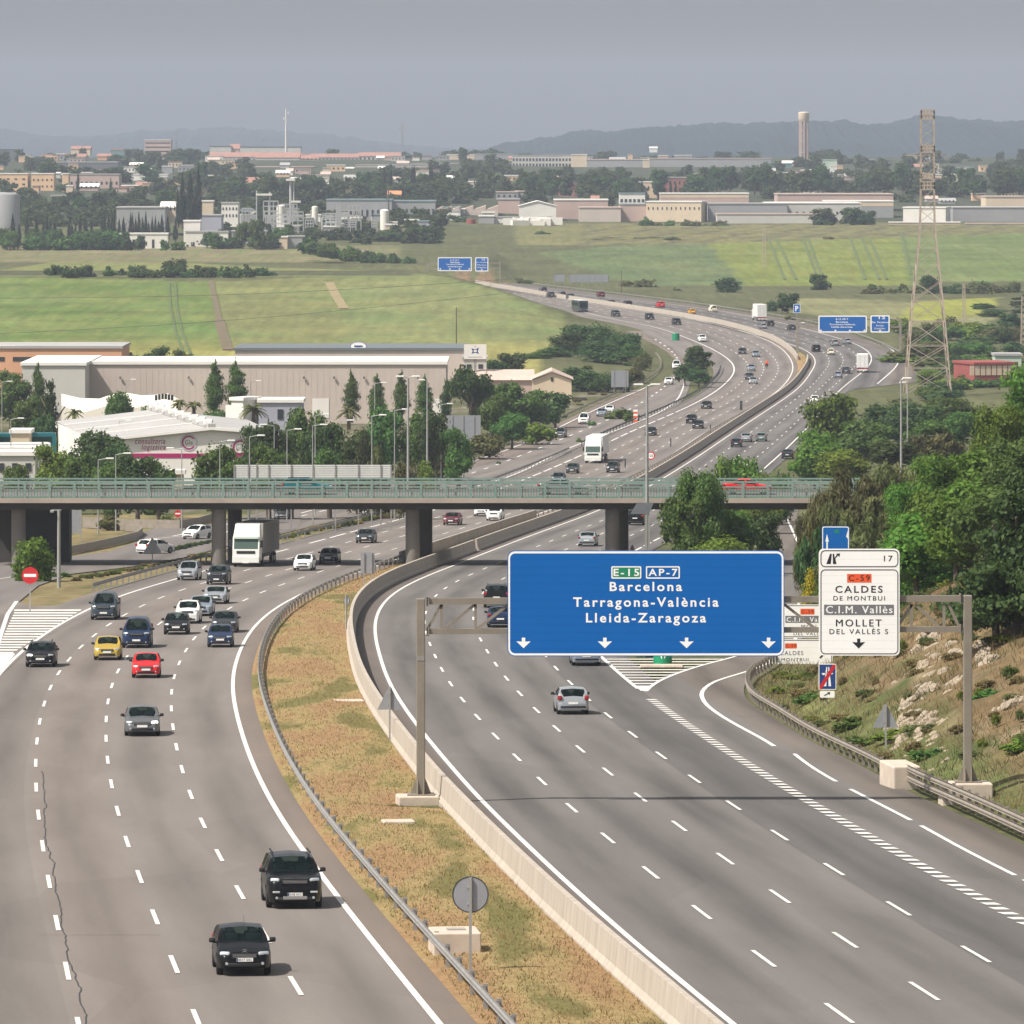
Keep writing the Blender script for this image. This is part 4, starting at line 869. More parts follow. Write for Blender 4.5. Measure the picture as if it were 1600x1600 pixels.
lamp('thin lamp standing on the median of the far bend', 1246.5, 505, 0, None, 1, Y=1490.0)
b0 = Vector(G(92, 917)); h = ZA(797, b0.y)-b0.z; t = thing('camera_pole', 'thick grey pole with a camera arm beside the leafy young tree at left', 'pole', b0)
part('pole', MB().tube((0,0,-.2), (0,0,h), .16, .13, 10, LAMP), t, smooth=40); part('arm', MB().beam((-.55, 0, h), (.2, 0, h), .1, .1, LAMP), t); q = MB(); q.box((-.55, -.1, h-.1), (.3, .5, .22), LAMP, bev=.04); part('camera', q, t)
b0 = Vector(G(1000, 868)); q = None
t = thing('tilted_sign', 'dark tilted sign panel in front of the overpass, left of the tall mast', 'sign', GT(1008, 555.0)); b0 = t.location
qq = lambda x, y: P(x, y, 555.0)-b0
part('panel', MB().add([(*qq(x, y)[:1], dy, qq(x, y)[2]) for x, y, dy in ((985, 803, 0), (1014, 803, 0), (1022, 787, 1.2), (996, 787, 1.2))]+[(*qq(x, y)[:1], dy+.1, qq(x, y)[2]+.02) for x, y, dy in ((985, 803, 0), (1014, 803, 0), (1022, 787, 1.2), (996, 787, 1.2))], [(0,1,2,3),(7,6,5,4),(0,4,5,1),(1,5,6,2),(2,6,7,3),(3,7,4,0)], DARKST), t)
for x in (1009, 1014): a = qq(x, 803); part('post', MB().box((a.x, .1, a.z/2-.3), (.16,.14,a.z+.6), POST), t)
# noise screen left of the road
b0 = Vector((XA(365, 700), 700.0, float(ZR(700)))); t = thing('noise_screen', 'long white slatted screen standing behind the overpass railing', 'screen', b0)
L = lambda x, y: P(x, y, 700.0)-b0
a, c = L(365.5, 749), L(611.5, 726); WSL = M('screen_white', (.62, .62, .60), .5, var=.05, scale=1)
for k in range(7): z0 = a.z+(c.z-a.z)*k/7; part('slat', MB().box(((a.x+c.x)/2, 0, z0+(c.z-a.z)/14), (c.x-a.x, .08, (c.z-a.z)/7-.05), WSL), t)
for x in (366, 388, 401, 420, 455, 489, 524, 560, 595, 611): p_ = L(x, 726); part('post', MB().box((p_.x, -.09, c.z/2-.2), (.14,.08,c.z+.4), GALV), t)
# ---------------------------------------------------------------- vehicles
GLASS = M('car_glass', (.008, .017, .017), .05, spec=.22)
def _glass():
    nt = GLASS.node_tree; b = nt.nodes['Principled BSDF']; o = [n for n in nt.nodes if n.type == 'OUTPUT_MATERIAL'][0]
    t = nt.nodes.new('ShaderNodeBsdfTransparent'); t.inputs[0].default_value = (.50, .60, .57, 1); m = nt.nodes.new('ShaderNodeMixShader'); m.inputs[0].default_value = .62
    nt.links.new(b.outputs[0], m.inputs[1]); nt.links.new(t.outputs[0], m.inputs[2]); nt.links.new(m.outputs[0], o.inputs[0])
_glass(); SEAT = M('car_seat', (.05, .05, .052), .8); TUB = M('car_interior', (.022, .022, .024), .8)
TYRE = M('tyre_rubber', (.014, .014, .015), .8); RIM = M('rim_alloy', (.40, .40, .41), .35, .8)
TRIM = M('black_trim', (.012, .012, .013), .55); LENS = M('headlight_lens', (.50, .52, .54), .15, .3, coat=.8); LIT = M('headlight_lit', (1, .97, .9), .3, emit=2.2)
TAIL = M('tail_light', (.30, .012, .012), .2, coat=.5); PLATE = M('number_plate', (.80, .79, .75), .5); CHROME = M('chrome', (.55, .55, .56), .2, .9)
def paint(name, c, metal=.0, rough=.28): return M('paint_'+name, c, rough, metal, coat=.12, spec=.22)
PT = {k: paint(k, *v) for k, v in dict(black=((.003,.0035,.0045),), navy=((.015,.03,.075), .2), dark_grey=((.035,.04,.045), .3), grey=((.16,.165,.17), .5), silver=((.38,.40,.42), .5), silver_blue=((.28,.33,.39), .5), white=((.72,.72,.70),), red=((.55,.015,.018),),
     yellow=((.43,.30,.045), .15), maroon=((.13,.015,.025), .2), orange=((.75,.38,.02),), teal=((.01,.14,.16), .3), silver_green=((.20,.26,.24), .5), slate=((.045,.06,.075), .3), cream=((.68,.64,.5),)).items()}
def ip(t, pts): return float(np.interp(t, [p[0] for p in pts], [p[1] for p in pts]))
SPECS = dict(
 hatch=dict(L=4.0, W=1.70, H=1.46, r=.31, wf=.19, wr=.82, tc=.27, tw=.45, tr=.86, tb=.97, top=[(0,.36),(.015,.44),(.05,.50),(.14,.575),(.27,.66),(.36,.85),(.45,.965),(.58,1),(.74,.985),(.86,.94),(.97,.66),(.985,.55),(1,.42)], belt=[(0,.62),(.27,.655),(1,.71)]),
 sedan=dict(L=4.6, W=1.79, H=1.45, r=.32, wf=.19, wr=.80, tc=.28, tw=.44, tr=.70, tb=.85, top=[(0,.36),(.015,.44),(.05,.51),(.14,.585),(.28,.66),(.37,.87),(.44,.97),(.55,1),(.66,.985),(.70,.965),(.85,.73),(.96,.715),(.985,.65),(1,.42)], belt=[(0,.62),(.28,.65),(1,.715)]),
 estate=dict(L=4.7, W=1.83, H=1.50, r=.33, wf=.19, wr=.80, tc=.28, tw=.43, tr=.92, tb=.98, top=[(0,.36),(.015,.46),(.05,.52),(.14,.60),(.28,.67),(.36,.86),(.43,.965),(.55,1),(.8,.985),(.92,.95),(.98,.69),(.99,.55),(1,.42)], belt=[(0,.62),(.28,.66),(1,.71)]),
 suv=dict(L=4.8, W=1.95, H=1.78, r=.38, wf=.19, wr=.80, tc=.27, tw=.40, tr=.92, tb=.975, top=[(0,.40),(.012,.52),(.04,.58),(.12,.63),(.27,.68),(.34,.86),(.40,.965),(.52,1),(.8,.99),(.92,.95),(.975,.70),(.99,.6),(1,.42)], belt=[(0,.66),(.27,.67),(1,.71)]),
 mpv=dict(L=4.3, W=1.75, H=1.62, r=.31, wf=.18, wr=.83, tc=.22, tw=.42, tr=.92, tb=.98, top=[(0,.34),(.015,.44),(.05,.51),(.13,.57),(.22,.63),(.33,.85),(.42,.96),(.55,1),(.8,.985),(.92,.94),(.98,.66),(.99,.5),(1,.4)], belt=[(0,.60),(.22,.62),(1,.68)]),
 van=dict(L=4.78, W=1.90, H=1.97, r=.33, wf=.17, wr=.82, tc=.17, tw=.33, tr=.965, tb=.985, top=[(0,.32),(.012,.42),(.04,.50),(.10,.545),(.17,.59),(.26,.84),(.33,.955),(.40,.99),(.6,1),(.9,.99),(.965,.965),(.985,.60),(.992,.5),(1,.4)], belt=[(0,.56),(.17,.58),(1,.62)]),
 coupe=dict(L=4.2, W=1.80, H=1.34, r=.33, wf=.20, wr=.80, tc=.31, tw=.47, tr=.66, tb=.90, top=[(0,.36),(.015,.46),(.05,.53),(.16,.62),(.31,.69),(.40,.88),(.47,.965),(.56,1),(.66,.97),(.90,.72),(.97,.68),(1,.42)], belt=[(0,.64),(.31,.68),(1,.73)]))
def car_template(kind):
    s = SPECS[kind]; L, W, Hh, r = s['L'], s['W'], s['H'], s['r']
    key = [0, .008, .015, .03, .05, s['tc'], s['tw'], s['tr'], s['tb'], .97, .985, .993, 1, s['tc']+.02, s['tw']-.02, s['tr']+.02, s['tb']-.012]
    for wx in (s['wf'], s['wr']): key += [wx+math.cos(a)*(r+.07)/L for a in np.linspace(0, PI, 11)]
    st = sorted(set(round(x, 4) for x in list(np.linspace(0, 1, 33))+key if 0 <= x <= 1))
    st = [x for i, x in enumerate(st) if i == 0 or x-st[i-1] > .0035 or x == 1]
    secs = []
    for t in st:
        zt = ip(t, s['top'])*Hh; bl = min(zt, ip(t, s['belt'])*Hh)
        w = W/2*(1-.24*max(0, 1-t/.15)**2.0-.15*max(0, 1-(1-t)/.11)**2.0)
        zb = .24 if .03 < t < .97 else .27
        za = zb
        for wx in (s['wf'], s['wr']):
            d = (t-wx)*L; R = r+.065
            if abs(d) < R: za = max(za, r+math.sqrt(max(0, R*R-d*d)))
        za = min(za, bl-.1)
        g = zt-bl; gg = min(1, g/.3)
        w4 = (.955*w-.40*g)*gg+(.90*w)*(1-gg); w5 = w4*.90*gg+.66*w*(1-gg)
        bl3 = bl-.035*(1-gg)
        h = [(0, zb), (.70*w, zb), (.72*w, min(za, zb+.02) if za > zb+.05 else zb), (.955*w, za), (1.0*w, max(za+.02, .55*bl3)), (.985*w, max(za+.04, bl3-.08)), (.955*w, bl3), (w4+.03*gg, bl+.84*g), (w5, zt-.035*gg-.012), (0, zt+.03*(1-gg)+.004)]
        secs.append((t, g, [(x, z) for x, z in h]))
    nh = len(secs[0][2]); ring_ = 2*nh-2
    def full(h): return [(x, z) for x, z in h]+[(-x, z) for x, z in h[-2:0:-1]]
    V = []
    for t, g, h in secs: V += [(x, t*L-L/2, z) for x, z in full(h)]
    faces = {'body': [], 'windscreen': [], 'rear_window': [], 'side_window': []}
    mid = (s['tw']+s['tr'])/2-.01
    for i in range(len(secs)-1):
        t0, t1 = secs[i][0], secs[i+1][0]; tm = (t0+t1)/2; gm = min(secs[i][1], secs[i+1][1])
        for j in range(ring_):
            k = (j+1) % ring_; f = (i*ring_+j, i*ring_+k, (i+1)*ring_+k, (i+1)*ring_+j)
            jj = j if j < nh-1 else ring_-1-j; grp = 'body'
            if jj in (nh-2, ) and s['tc']+.004 < tm < s['tw']-.004: grp = 'windscreen'
            elif jj == nh-2 and s['tr']+.006 < tm < s['tb']-.004: grp = 'rear_window'
            elif jj == nh-4 and s['tc']+.05 < tm < s['tb']-.06 and gm > .14:
                if kind == 'van' and tm > .42: pass
                elif abs(tm-mid) > .018 or kind == 'coupe': grp = 'side_window'
            faces[grp].append(f)
    faces['body'] += [tuple(range(ring_)), tuple(range(len(V)-1, len(V)-1-ring_, -1))]
    out = []
    def sub(fs): 
        used = sorted(set(i for f in fs for i in f)); mp = {u: q for q, u in enumerate(used)}
        return [V[u] for u in used], [[mp[i] for i in f] for f in fs]
    def addp(name, mb, kids=(), smooth=35, loc=(0,0,0)): out.append((name, mb.mesh(name, smooth), loc, kids))
    addp('body', MB().add(*sub(faces['body']), None), smooth=48)
    for nm in ('windscreen', 'rear_window'):
        if faces[nm]: addp(nm, MB().add(*sub(faces[nm]), GLASS), smooth=60)
    for sg in (1, -1):
        fs = [f for f in faces['side_window'] if V[f[0]][0]*sg > 0]
        if fs: addp('side_window', MB().add(*sub(fs), GLASS), smooth=60)
    tm_, rm_ = MB(), MB(); w_ = .20
    tm_.lathe([(r*.62, -w_/2), (r*.93, -w_/2), (r, -w_/2+.03), (r, w_/2-.03), (r*.93, w_/2), (r*.62, w_/2)], 22, (0,0,0), TYRE)
    tm_.v = [(z, x, y) for x, y, z in tm_.v]
    rm_.lathe([(0, -w_/2+.03), (r*.62, -w_/2+.015), (r*.64, 0), (r*.62, w_/2-.015), (0, w_/2-.03)], 12, (0,0,0), RIM)
    for a in range(5):
        ang = 2*PI*a/5; rm_.beam((math.cos(ang)*r*.2, math.sin(ang)*r*.2, w_/2-.02), (math.cos(ang)*r*.6, math.sin(ang)*r*.6, w_/2-.005), .07, .03, TRIM)
        rm_.beam((math.cos(ang)*r*.2, math.sin(ang)*r*.2, -w_/2+.02), (math.cos(ang)*r*.6, math.sin(ang)*r*.6, -w_/2+.005), .07, .03, TRIM)
    rm_.v = [(z, x, y) for x, y, z in rm_.v]
    tme, rme = tm_.mesh('tyre', 40), rm_.mesh('rim', 40)
    for wx in (s['wf'], s['wr']):
        for sg in (-1, 1): out.append(('wheel', tme, (sg*(W/2-.105), wx*L-L/2, r), [('rim', rme)]))
    def surf(t, xfrac):
        return ip(t, s['top'])*Hh
    bz = ip(.3, s['belt'])*Hh; y0_, y1_ = (s['tc']+.06)*L-L/2, (s['tb']-.07)*L-L/2
    q = MB(); q.box((0, (y0_+y1_)/2, bz-.06), (W*.86, y1_-y0_, .02), TUB); q.box((0, y0_+.12, bz-.01), (W*.80, .30, .07), TUB, bev=.02)
    for sg in (-1, 1):
        for yy in ((.42, .66) if kind not in ('coupe',) else (.48,)):
            q.box((sg*W*.21, yy*L-L/2+.1, bz+.06), (.46, .14, .34), SEAT, bev=.05); q.box((sg*W*.21, yy*L-L/2+.14, bz+.30), (.24, .09, .17), SEAT, bev=.03)
    q.lathe([(.15, -.015), (.18, 0), (.15, .015), (.15, -.015)], 14, (0,0,0), TUB); n_ = 14*4; q.v[-n_:] = [(x-W*.21, y0_+.42+z, y*.9+bz+.03) for x, y, z in q.v[-n_:]]
    addp('interior', q)
    zh = ip(.05, s['top'])*Hh; wF = W/2
    fy = -L/2
    for sg in (-1, 1):
        q = MB(); a = Matrix.Rotation(sg*.42, 4, 'Z') @ Matrix.Rotation(-.42, 4, 'X')
        q.box((sg*(wF*.70), fy+.20, zh-.045), (.34, .18, .135), LENS, bev=.05, mtx=a); addp('headlight', q)
        q = MB(); q.box((sg*(W/2-.13), L/2-.11, ip(.97, s['belt'])*Hh-.13 if kind not in ('estate', 'mpv', 'van', 'suv') else Hh*.60), (.24, .26, .24 if kind in ('hatch', 'suv', 'coupe') else (.5 if kind in ('estate','mpv','van') else .17)), TAIL, bev=.04); addp('tail_light', q)
        q = MB(); mw = W/2+.10; q.box((sg*mw, (s['tc']+.075)*L-L/2, ip(.3, s['belt'])*Hh+.06), (.20, .12, .15), None, bev=.04); q.box((sg*(mw-.1), (s['tc']+.07)*L-L/2, ip(.3, s['belt'])*Hh-.0), (.14, .05, .06), TRIM)
        if q.mats: q.m = [0]*26+[0]*0 if False else q.m
        addp('mirror', q)
        q = MB(); q.lathe([(0, 0), (.055, 0), (.045, .03), (0, .03)], 12, (0,0,0), LENS); q.v = [(x+sg*wF*.66, fy+.02-z, y+.40) for x, y, z in q.v]; addp('fog_light', q)
    q = MB(); q.box((0, fy+.035, zh-.10), (wF*.95, .08, .16), TRIM, bev=.03); q.box((0, fy-.012, zh-.065), (wF*.85, .02, .02), CHROME); q.box((0, fy-.012, zh-.12), (wF*.85, .02, .02), CHROME); addp('grille', q)
    q = MB(); q.box((0, fy+.03, .36), (W*.62, .10, .13), TRIM, bev=.03); addp('air_intake', q)
    q = MB(); q.box((0, fy-.02, .52), (.52, .02, .115), PLATE); addp('number_plate', q)
    q = MB(); q.box((0, L/2+.012, (.62 if kind in ('sedan', 'hatch', 'coupe') else .8)), (.52, .025, .115), PLATE); addp('number_plate', q)
    q = MB(); q.box((0, L/2+.005, .42), (W*.80, .07, .10), TRIM, bev=.02); addp('bumper_strip', q)
    if kind in ('estate', 'suv'):
        for sg in (-1, 1): q = MB(); q.beam((sg*W*.34, -L*.05, Hh+.035), (sg*W*.34, L*.38, Hh+.02), .04, .05, TRIM); addp('roof_rail', q)
    return out
TPL = {k: car_template(k) for k in SPECS}
def simple_mesh(kind):
    """all parts of a vehicle in one mesh, for vehicles too far off to show parts"""
    mb = MB(); mb.mats = [None]
    for name, me, loc, kids in TPL[kind]:
        for m_, in [(me,)]+[(k[1],) for k in kids]:
            o = len(mb.v); mb.v += [tuple(v.co[i]+loc[i] for i in range(3)) for v in m_.vertices]
            for p in m_.polygons:
                mt = m_.materials[p.material_index] if len(m_.materials) else None
                mb.f.append([o+i for i in p.vertices]); mb.m.append(mb.mi(mt) if mt else 0)
    me = bpy.data.meshes.new('car'); me.from_pydata(mb.v, [], mb.f)
    for m_ in mb.mats: me.materials.append(m_)
    me.polygons.foreach_set('material_index', mb.m); me.polygons.foreach_set('use_smooth', [True]*len(me.polygons)); me.set_sharp_from_angle(angle=.6); me.update(); return me
SIMPLE = {}
def setpaint(o, m):
    if not o.data.materials: o.data.materials.append(None)
    for i, sl_ in enumerate(o.material_slots):
        if o.data.materials[i] is None: sl_.link = 'OBJECT'; sl_.material = m
def vehicle_pose(px, py, away, length, fx, bridge=False):
    Y = Yof(py); sl_ = slope(Y); dX = float((fx(Y+8)-fx(Y-8))/16) if fx else 0.0
    Yc = Y+length/2*(1/math.sqrt(1+dX*dX)); X = XA(px, Yc); a = -math.atan(dX)
    pitch = math.atan(sl_)
    return (X, Yc, float(ZR(Yc))+.005), ((-pitch if away else pitch), 0, a+(PI if away else 0))
NAMES = dict(hatch='hatchback', sedan='sedan', estate='estate_car', suv='suv', mpv='minivan', van='van', coupe='coupe')
def car(kind, col, label, px, py, away=False, fx=L0, simple=False, lit=(), pose=None, group=None, sc=1.0):
    loc, rot = pose or vehicle_pose(px, py, away, SPECS[kind]['L'], fx)
    cat = 'van' if kind == 'van' else 'car'
    if simple:
        if kind not in SIMPLE: SIMPLE[kind] = simple_mesh(kind)
        t = bpy.data.objects.new(NAMES[kind], SIMPLE[kind]); COL.objects.link(t); setpaint(t, PT[col]); tag(t, label, cat, group)
    else:
        t = thing(NAMES[kind], label, cat, (0,0,0), 0, group); nl = 0
        for name, me, lc, kids in TPL[kind]:
            if name == 'wheel':
                w = ob('wheel', me, t, lc)
                for kn, km in kids: ob(kn, km, w)
                continue
            o = ob(name, me, t, lc); setpaint(o, PT[col])
            if name == 'headlight':
                if nl in lit: o.material_slots[0].link = 'OBJECT'; o.material_slots[0].material = LIT
                nl += 1
    t.location = loc; t.rotation_euler = rot; t.scale = (sc, sc, sc)
    return t
LCG = 'cars coming down the left carriageway'; RCG = 'cars driving away on the right carriageway'
suv1 = car('suv', 'black', 'black luxury SUV with both headlights bright, nearest the median guardrail', 455, 1421, lit=(), group=LCG)
c3 = car('hatch', 'black', 'small black hatchback nearest the camera at the bottom of the left carriageway', 377, 1526, group=LCG)
for t_, txt, z_, y_ in ((suv1, '8108 HCC', .52, -2.4), (c3, '0017 GKL', .52, -2.0)):
    pl_ = [c for c in t_.children if c.name.startswith('number_plate') and c.data.vertices[0].co.y < 0][0]
    part('lettering', text_mb(txt, -.20, .23, z_-.04, z_+.04, y_-.0325, BLACK, .01), pl_); part('country_band', MB().quad((-.258, y_-.0325, z_-.055), (-.215, y_-.0325, z_-.055), (-.215, y_-.0325, z_+.055), (-.258, y_-.0325, z_+.055), NAVY), pl_)
part('aerial', MB().tube((.1, .2, 1.44), (.1, .45, 1.72), .008, .004, 5, TRIM), c3)
part('skid_plate', (lambda q: (q.box((0, -2.41, .40), (.85, .06, .12), CHROME, bev=.02), q)[-1])(MB()), suv1)
part('hood_lettering', text_mb('RANGE ROVER', -.42, .42, 1.062, 1.092, -2.33, CHROME, .01), suv1)
for sg in (-1, 1): part('bumper_light', (lambda q: (q.box((sg*.66, -2.40, .60), (.26, .08, .07), LENS, bev=.02), q)[-1])(MB()), suv1)
q = MB(); q.add([(-.10,-1.995,.80),(0,-1.995,.86),(.10,-1.995,.80),(0,-1.995,.83)], [(0,1,3),(1,2,3)], CHROME); q.add([(-.10,-1.995,.74),(0,-1.995,.80),(.10,-1.995,.74),(0,-1.995,.77)], [(0,1,3),(1,2,3)], CHROME); part('emblem', q, c3)
for a in [
 ('sedan', 'grey', 'grey metallic sedan alone in the third lane, below the red car', 222, 1151, dict(lit=(1,))),
 ('hatch', 'red', 'bright red hatchback in front of the yellow car', 229, 1060, {}),
 ('hatch', 'yellow', 'mustard yellow hatchback left of the blue van', 169, 1032, {}),
 ('estate', 'black', 'black estate car with a glowing headlight at the far left edge of the carriageway', 65, 1043, dict(lit=(0,))),
 ('van', 'navy', 'navy blue minibus behind the red hatchback', 215, 1013, {}),
 ('van', 'slate', 'dark slate minibus nearest the striped hatching at left', 165, 969, {}),
 ('hatch', 'black', 'black hatchback in front of the white SUV', 276.5, 992, {}),
 ('hatch', 'navy', 'dark navy hatchback next to the median edge line, in front of another dark car', 345, 1012, {}),
 ('sedan', 'dark_grey', 'dark grey sedan just behind the navy hatchback near the median edge line', 352, 989, {}),
 ('suv', 'white', 'white compact SUV behind the black hatchback', 295, 975, dict(sc=.9)),
 ('sedan', 'silver_blue', 'silver blue sedan half hidden behind the white SUV', 315, 963, {}),
 ('coupe', 'silver', 'silver sports coupe behind the silver blue sedan', 338, 944, {}),
 ('suv', 'dark_grey', 'dark grey SUV to the right of the silver minivan', 342, 914, dict(sc=.9)),
 ('mpv', 'silver', 'silver minivan beside the left guardrail, in front of the white truck', 296, 907, {}),
 ('hatch', 'white', 'white hatchback just in front of the overpass shadow', 476, 892, {}),
 ('hatch', 'black', 'black hatchback standing in the shadow of the overpass', 515.5, 881, {}),
 ('sedan', 'dark_grey', 'dark sedan just beyond the overpass shadow, left of the middle pier', 572.5, 849, {}),
 ('sedan', 'maroon', 'maroon sedan seen under the overpass, right of the middle pier', 707.5, 821, {}),
 ('suv', 'white', 'white SUV seen under the overpass behind the maroon sedan', 774, 814, dict(sc=.9)),
 ('hatch', 'white', 'white car partly cut off by the overpass beam', 754, 807, {}),
 ('hatch', 'dark_grey', 'dark hatchback in front of the white truck beyond the overpass', 895, 740, {}),
 ('mpv', 'dark_grey', 'dark minivan right of the white truck beyond the overpass', 958, 739, {}),
 ('suv', 'slate', 'dark SUV half hidden by the overpass railing', 873, 757, dict(sc=.9)),
 ('sedan', 'black', 'black car behind the tall mast beyond the overpass', 1017, 681, {}),
 ('suv', 'black', 'black SUV leading the black sedan near the median beyond the overpass', 1080.5, 662, dict(sc=.9)),
 ('sedan', 'black', 'black sedan beside the black SUV, nearest the median guardrail', 1091, 670, {})]:
    kw = a[5]; car(a[0], a[1], a[2], a[3], a[4], group=LCG, **kw)
for a in [
 ('sedan', 'black', 'small dark car alone in the middle lanes right of the tree island', 1104, 639), ('hatch', 'silver', 'pale car at the front of the cluster of three on the upper bend', 1177, 600.5), ('sedan', 'dark_grey', 'dark car in the cluster of three on the upper bend', 1170.5, 593.5), ('hatch', 'silver_blue', 'silver car at the back of the cluster of three on the upper bend', 1174, 580),
 ('sedan', 'black', 'black car left of the pale one on the upper bend', 1160, 553.5), ('sedan', 'silver_blue', 'grey blue car right of the black one on the upper bend', 1181, 558), ('suv', 'white', 'white car above the tree island on the upper bend', 1097, 534.5), ('suv', 'black', 'third dark car along the far inner lanes, nearest', 1057, 508),
 ('suv', 'black', 'second dark car along the far inner lanes', 1015, 500), ('suv', 'dark_grey', 'first dark car along the far inner lanes, behind the coach', 962, 495)]:
    car(*a, simple=True, group='distant cars on the upper bend')
for a in [
 ('suv', 'black', 'dark car seen through the left bay of the gantry with a bright rear light', 776, 950, {}), ('sedan', 'navy', 'dark blue sedan cut off by the left edge of the blue gantry sign', 781, 981, {}),
 ('sedan', 'silver_blue', 'silver car whose roof hides behind the blue gantry sign', 914, 1041, {}), ('hatch', 'silver', 'silver hatchback seen from behind, just below the blue gantry sign', 892, 1117, {}),
 ('sedan', 'silver', 'silver sedan seen from behind under the overpass, left of the right pier', 919, 854, {}), ('suv', 'black', 'black SUV seen from behind under the overpass, right of the right pier', 994.5, 821, {})]:
    car(*a[:5], away=True, fx=R0, group=RCG, **a[5])
for a in [
 ('sedan', 'silver', 'silver car on the right carriageway left of the roadside bushes', 1166, 691), ('hatch', 'dark_grey', 'dark car just in front of the silver car near the roadside bushes', 1151, 699), ('hatch', 'silver_green', 'greenish car partly hidden by roadside bushes', 1190, 690), ('sedan', 'dark_grey', 'dark car between the roadside bush and the green trees', 1231, 717), ('hatch', 'white', 'white car beside the left edge of the tall green tree', 1273.5, 630), ('hatch', 'silver', 'silver car half hidden by the tall green tree', 1269.5, 645),
 ('hatch', 'silver_blue', 'pale blue car behind the box truck on the bend', 1310, 591), ('sedan', 'slate', 'dark blue car left of the box truck on the bend', 1322, 584), ('hatch', 'cream', 'cream car below the two silver cars on the bend', 1298, 555), ('suv', 'black', 'black car beside the inner barrier of the bend', 1275, 550), ('mpv', 'silver', 'left of two silver cars below the far blue gantry', 1304, 541), ('hatch', 'silver', 'right of two silver cars below the far blue gantry', 1323.5, 538),
 ('sedan', 'dark_grey', 'dark car on the far bend left of the blue gantry', 1236.5, 516), ('hatch', 'silver', 'pale car just below the far white box truck', 1192, 514), ('sedan', 'black', 'dark car right of the far white box truck', 1203, 510), ('van', 'cream', 'cream van between the yellow car and the far white truck', 1113.5, 488), ('hatch', 'orange', 'yellow orange car on the far carriageway', 1080.5, 491), ('suv', 'red', 'red car on the far carriageway', 1031.5, 481),
 ('suv', 'black', 'larger dark car left of the far red car', 980.5, 479.5), ('sedan', 'black', 'dark car behind the thin pole on the far carriageway', 954.5, 476.5), ('suv', 'maroon', 'dark maroon car under the wide grey billboard', 938.5, 464.5), ('van', 'slate', 'first dark van at the top end of the motorway', 848.5, 458), ('suv', 'dark_grey', 'second dark car at the top end of the motorway', 860, 465), ('van', 'dark_grey', 'third dark van at the top end of the motorway', 878, 465.5), ('suv', 'slate', 'fourth dark car at the top end of the motorway, by the coach', 891, 468)]:
    car(*a, away=True, fx=R0, simple=True, group='distant cars on the far right carriageway')
for a in [('mpv', 'grey', 'grey car alone on the collector road', 876.5, 684), ('van', 'white', 'white van on the collector road', 913, 663), ('hatch', 'silver_blue', 'silver car in front of a white one on the collector road', 940, 651), ('hatch', 'white', 'white car behind a silver one on the collector road', 952.5, 646), ('hatch', 'white', 'white car behind the left edge of the tree island', 1045, 601), ('van', 'white', 'white van behind the upper left of the tree island', 1057, 577)]:
    car(*a, fx=CLl, simple=True, group='cars on the collector road')
car('sedan', 'silver', 'silver car on the collector road seen right under the overpass beam', 443, 812, fx=CLl)
car('hatch', 'white', 'white hatchback beside the left overpass pier', 321, 843, fx=None, pose=((XA(321, 692), Yof(843)+2, float(ZR(Yof(843)+2))+.02), (0, 0, -.45)))
pk = car('hatch', 'white', 'white pickup behind the triangular sign back, seen from behind', 243, 866, fx=None, pose=((XA(243, Yof(866)+2), Yof(866)+2, float(ZR(Yof(866)+2))+.02), (0, 0, PI-.7)))
def on_bridge(px, yy, rz): return ((XA(px, BY+yy), BY+yy, BRZ), (0, 0, rz))
car('estate', 'teal', 'teal car blurred behind the green overpass railing, at the left', 480, 0, pose=on_bridge(480, 6, PI/2), group='cars crossing the overpass')
car('sedan', 'silver_green', 'silver green car behind the overpass railing, left of the tall mast', 879, 0, pose=on_bridge(879, 6, PI/2), group='cars crossing the overpass')
car('sedan', 'red', 'red car at the right end of the overpass', 1168, 0, pose=on_bridge(1168, 6, PI/2), group='cars crossing the overpass')
# ---------------------------------------------------------------- trucks, coach, motorcycle
CABW = M('cab_white', (.74, .75, .70), .35, coat=.4); CABG = M('cab_pale_green', (.58, .70, .60), .35, coat=.4); TARP = M('trailer_tarp', (.40, .385, .37), .7, var=.1, scale=1, bump=.2); TRW = M('trailer_white', (.72, .71, .68), .5, var=.04, scale=1)
def wheelset(t, x, y, r=.5):
    q = MB(); q.lathe([(0,-.15),(r*.6,-.15),(r,-.13),(r,.13),(r*.6,.15),(0,.15)], 18, (0,0,0), TYRE); q.v = [(z, x_, y_) for x_, y_, z in q.v]; w = part('wheel', q, t, (x, y, r), smooth=40)
    q = MB(); q.lathe([(0,-.16),(r*.5,-.16),(r*.5,.16),(0,.16)], 12, (0,0,0), RIM); q.v = [(z, x_, y_) for x_, y_, z in q.v]; part('rim', q, w, smooth=40)
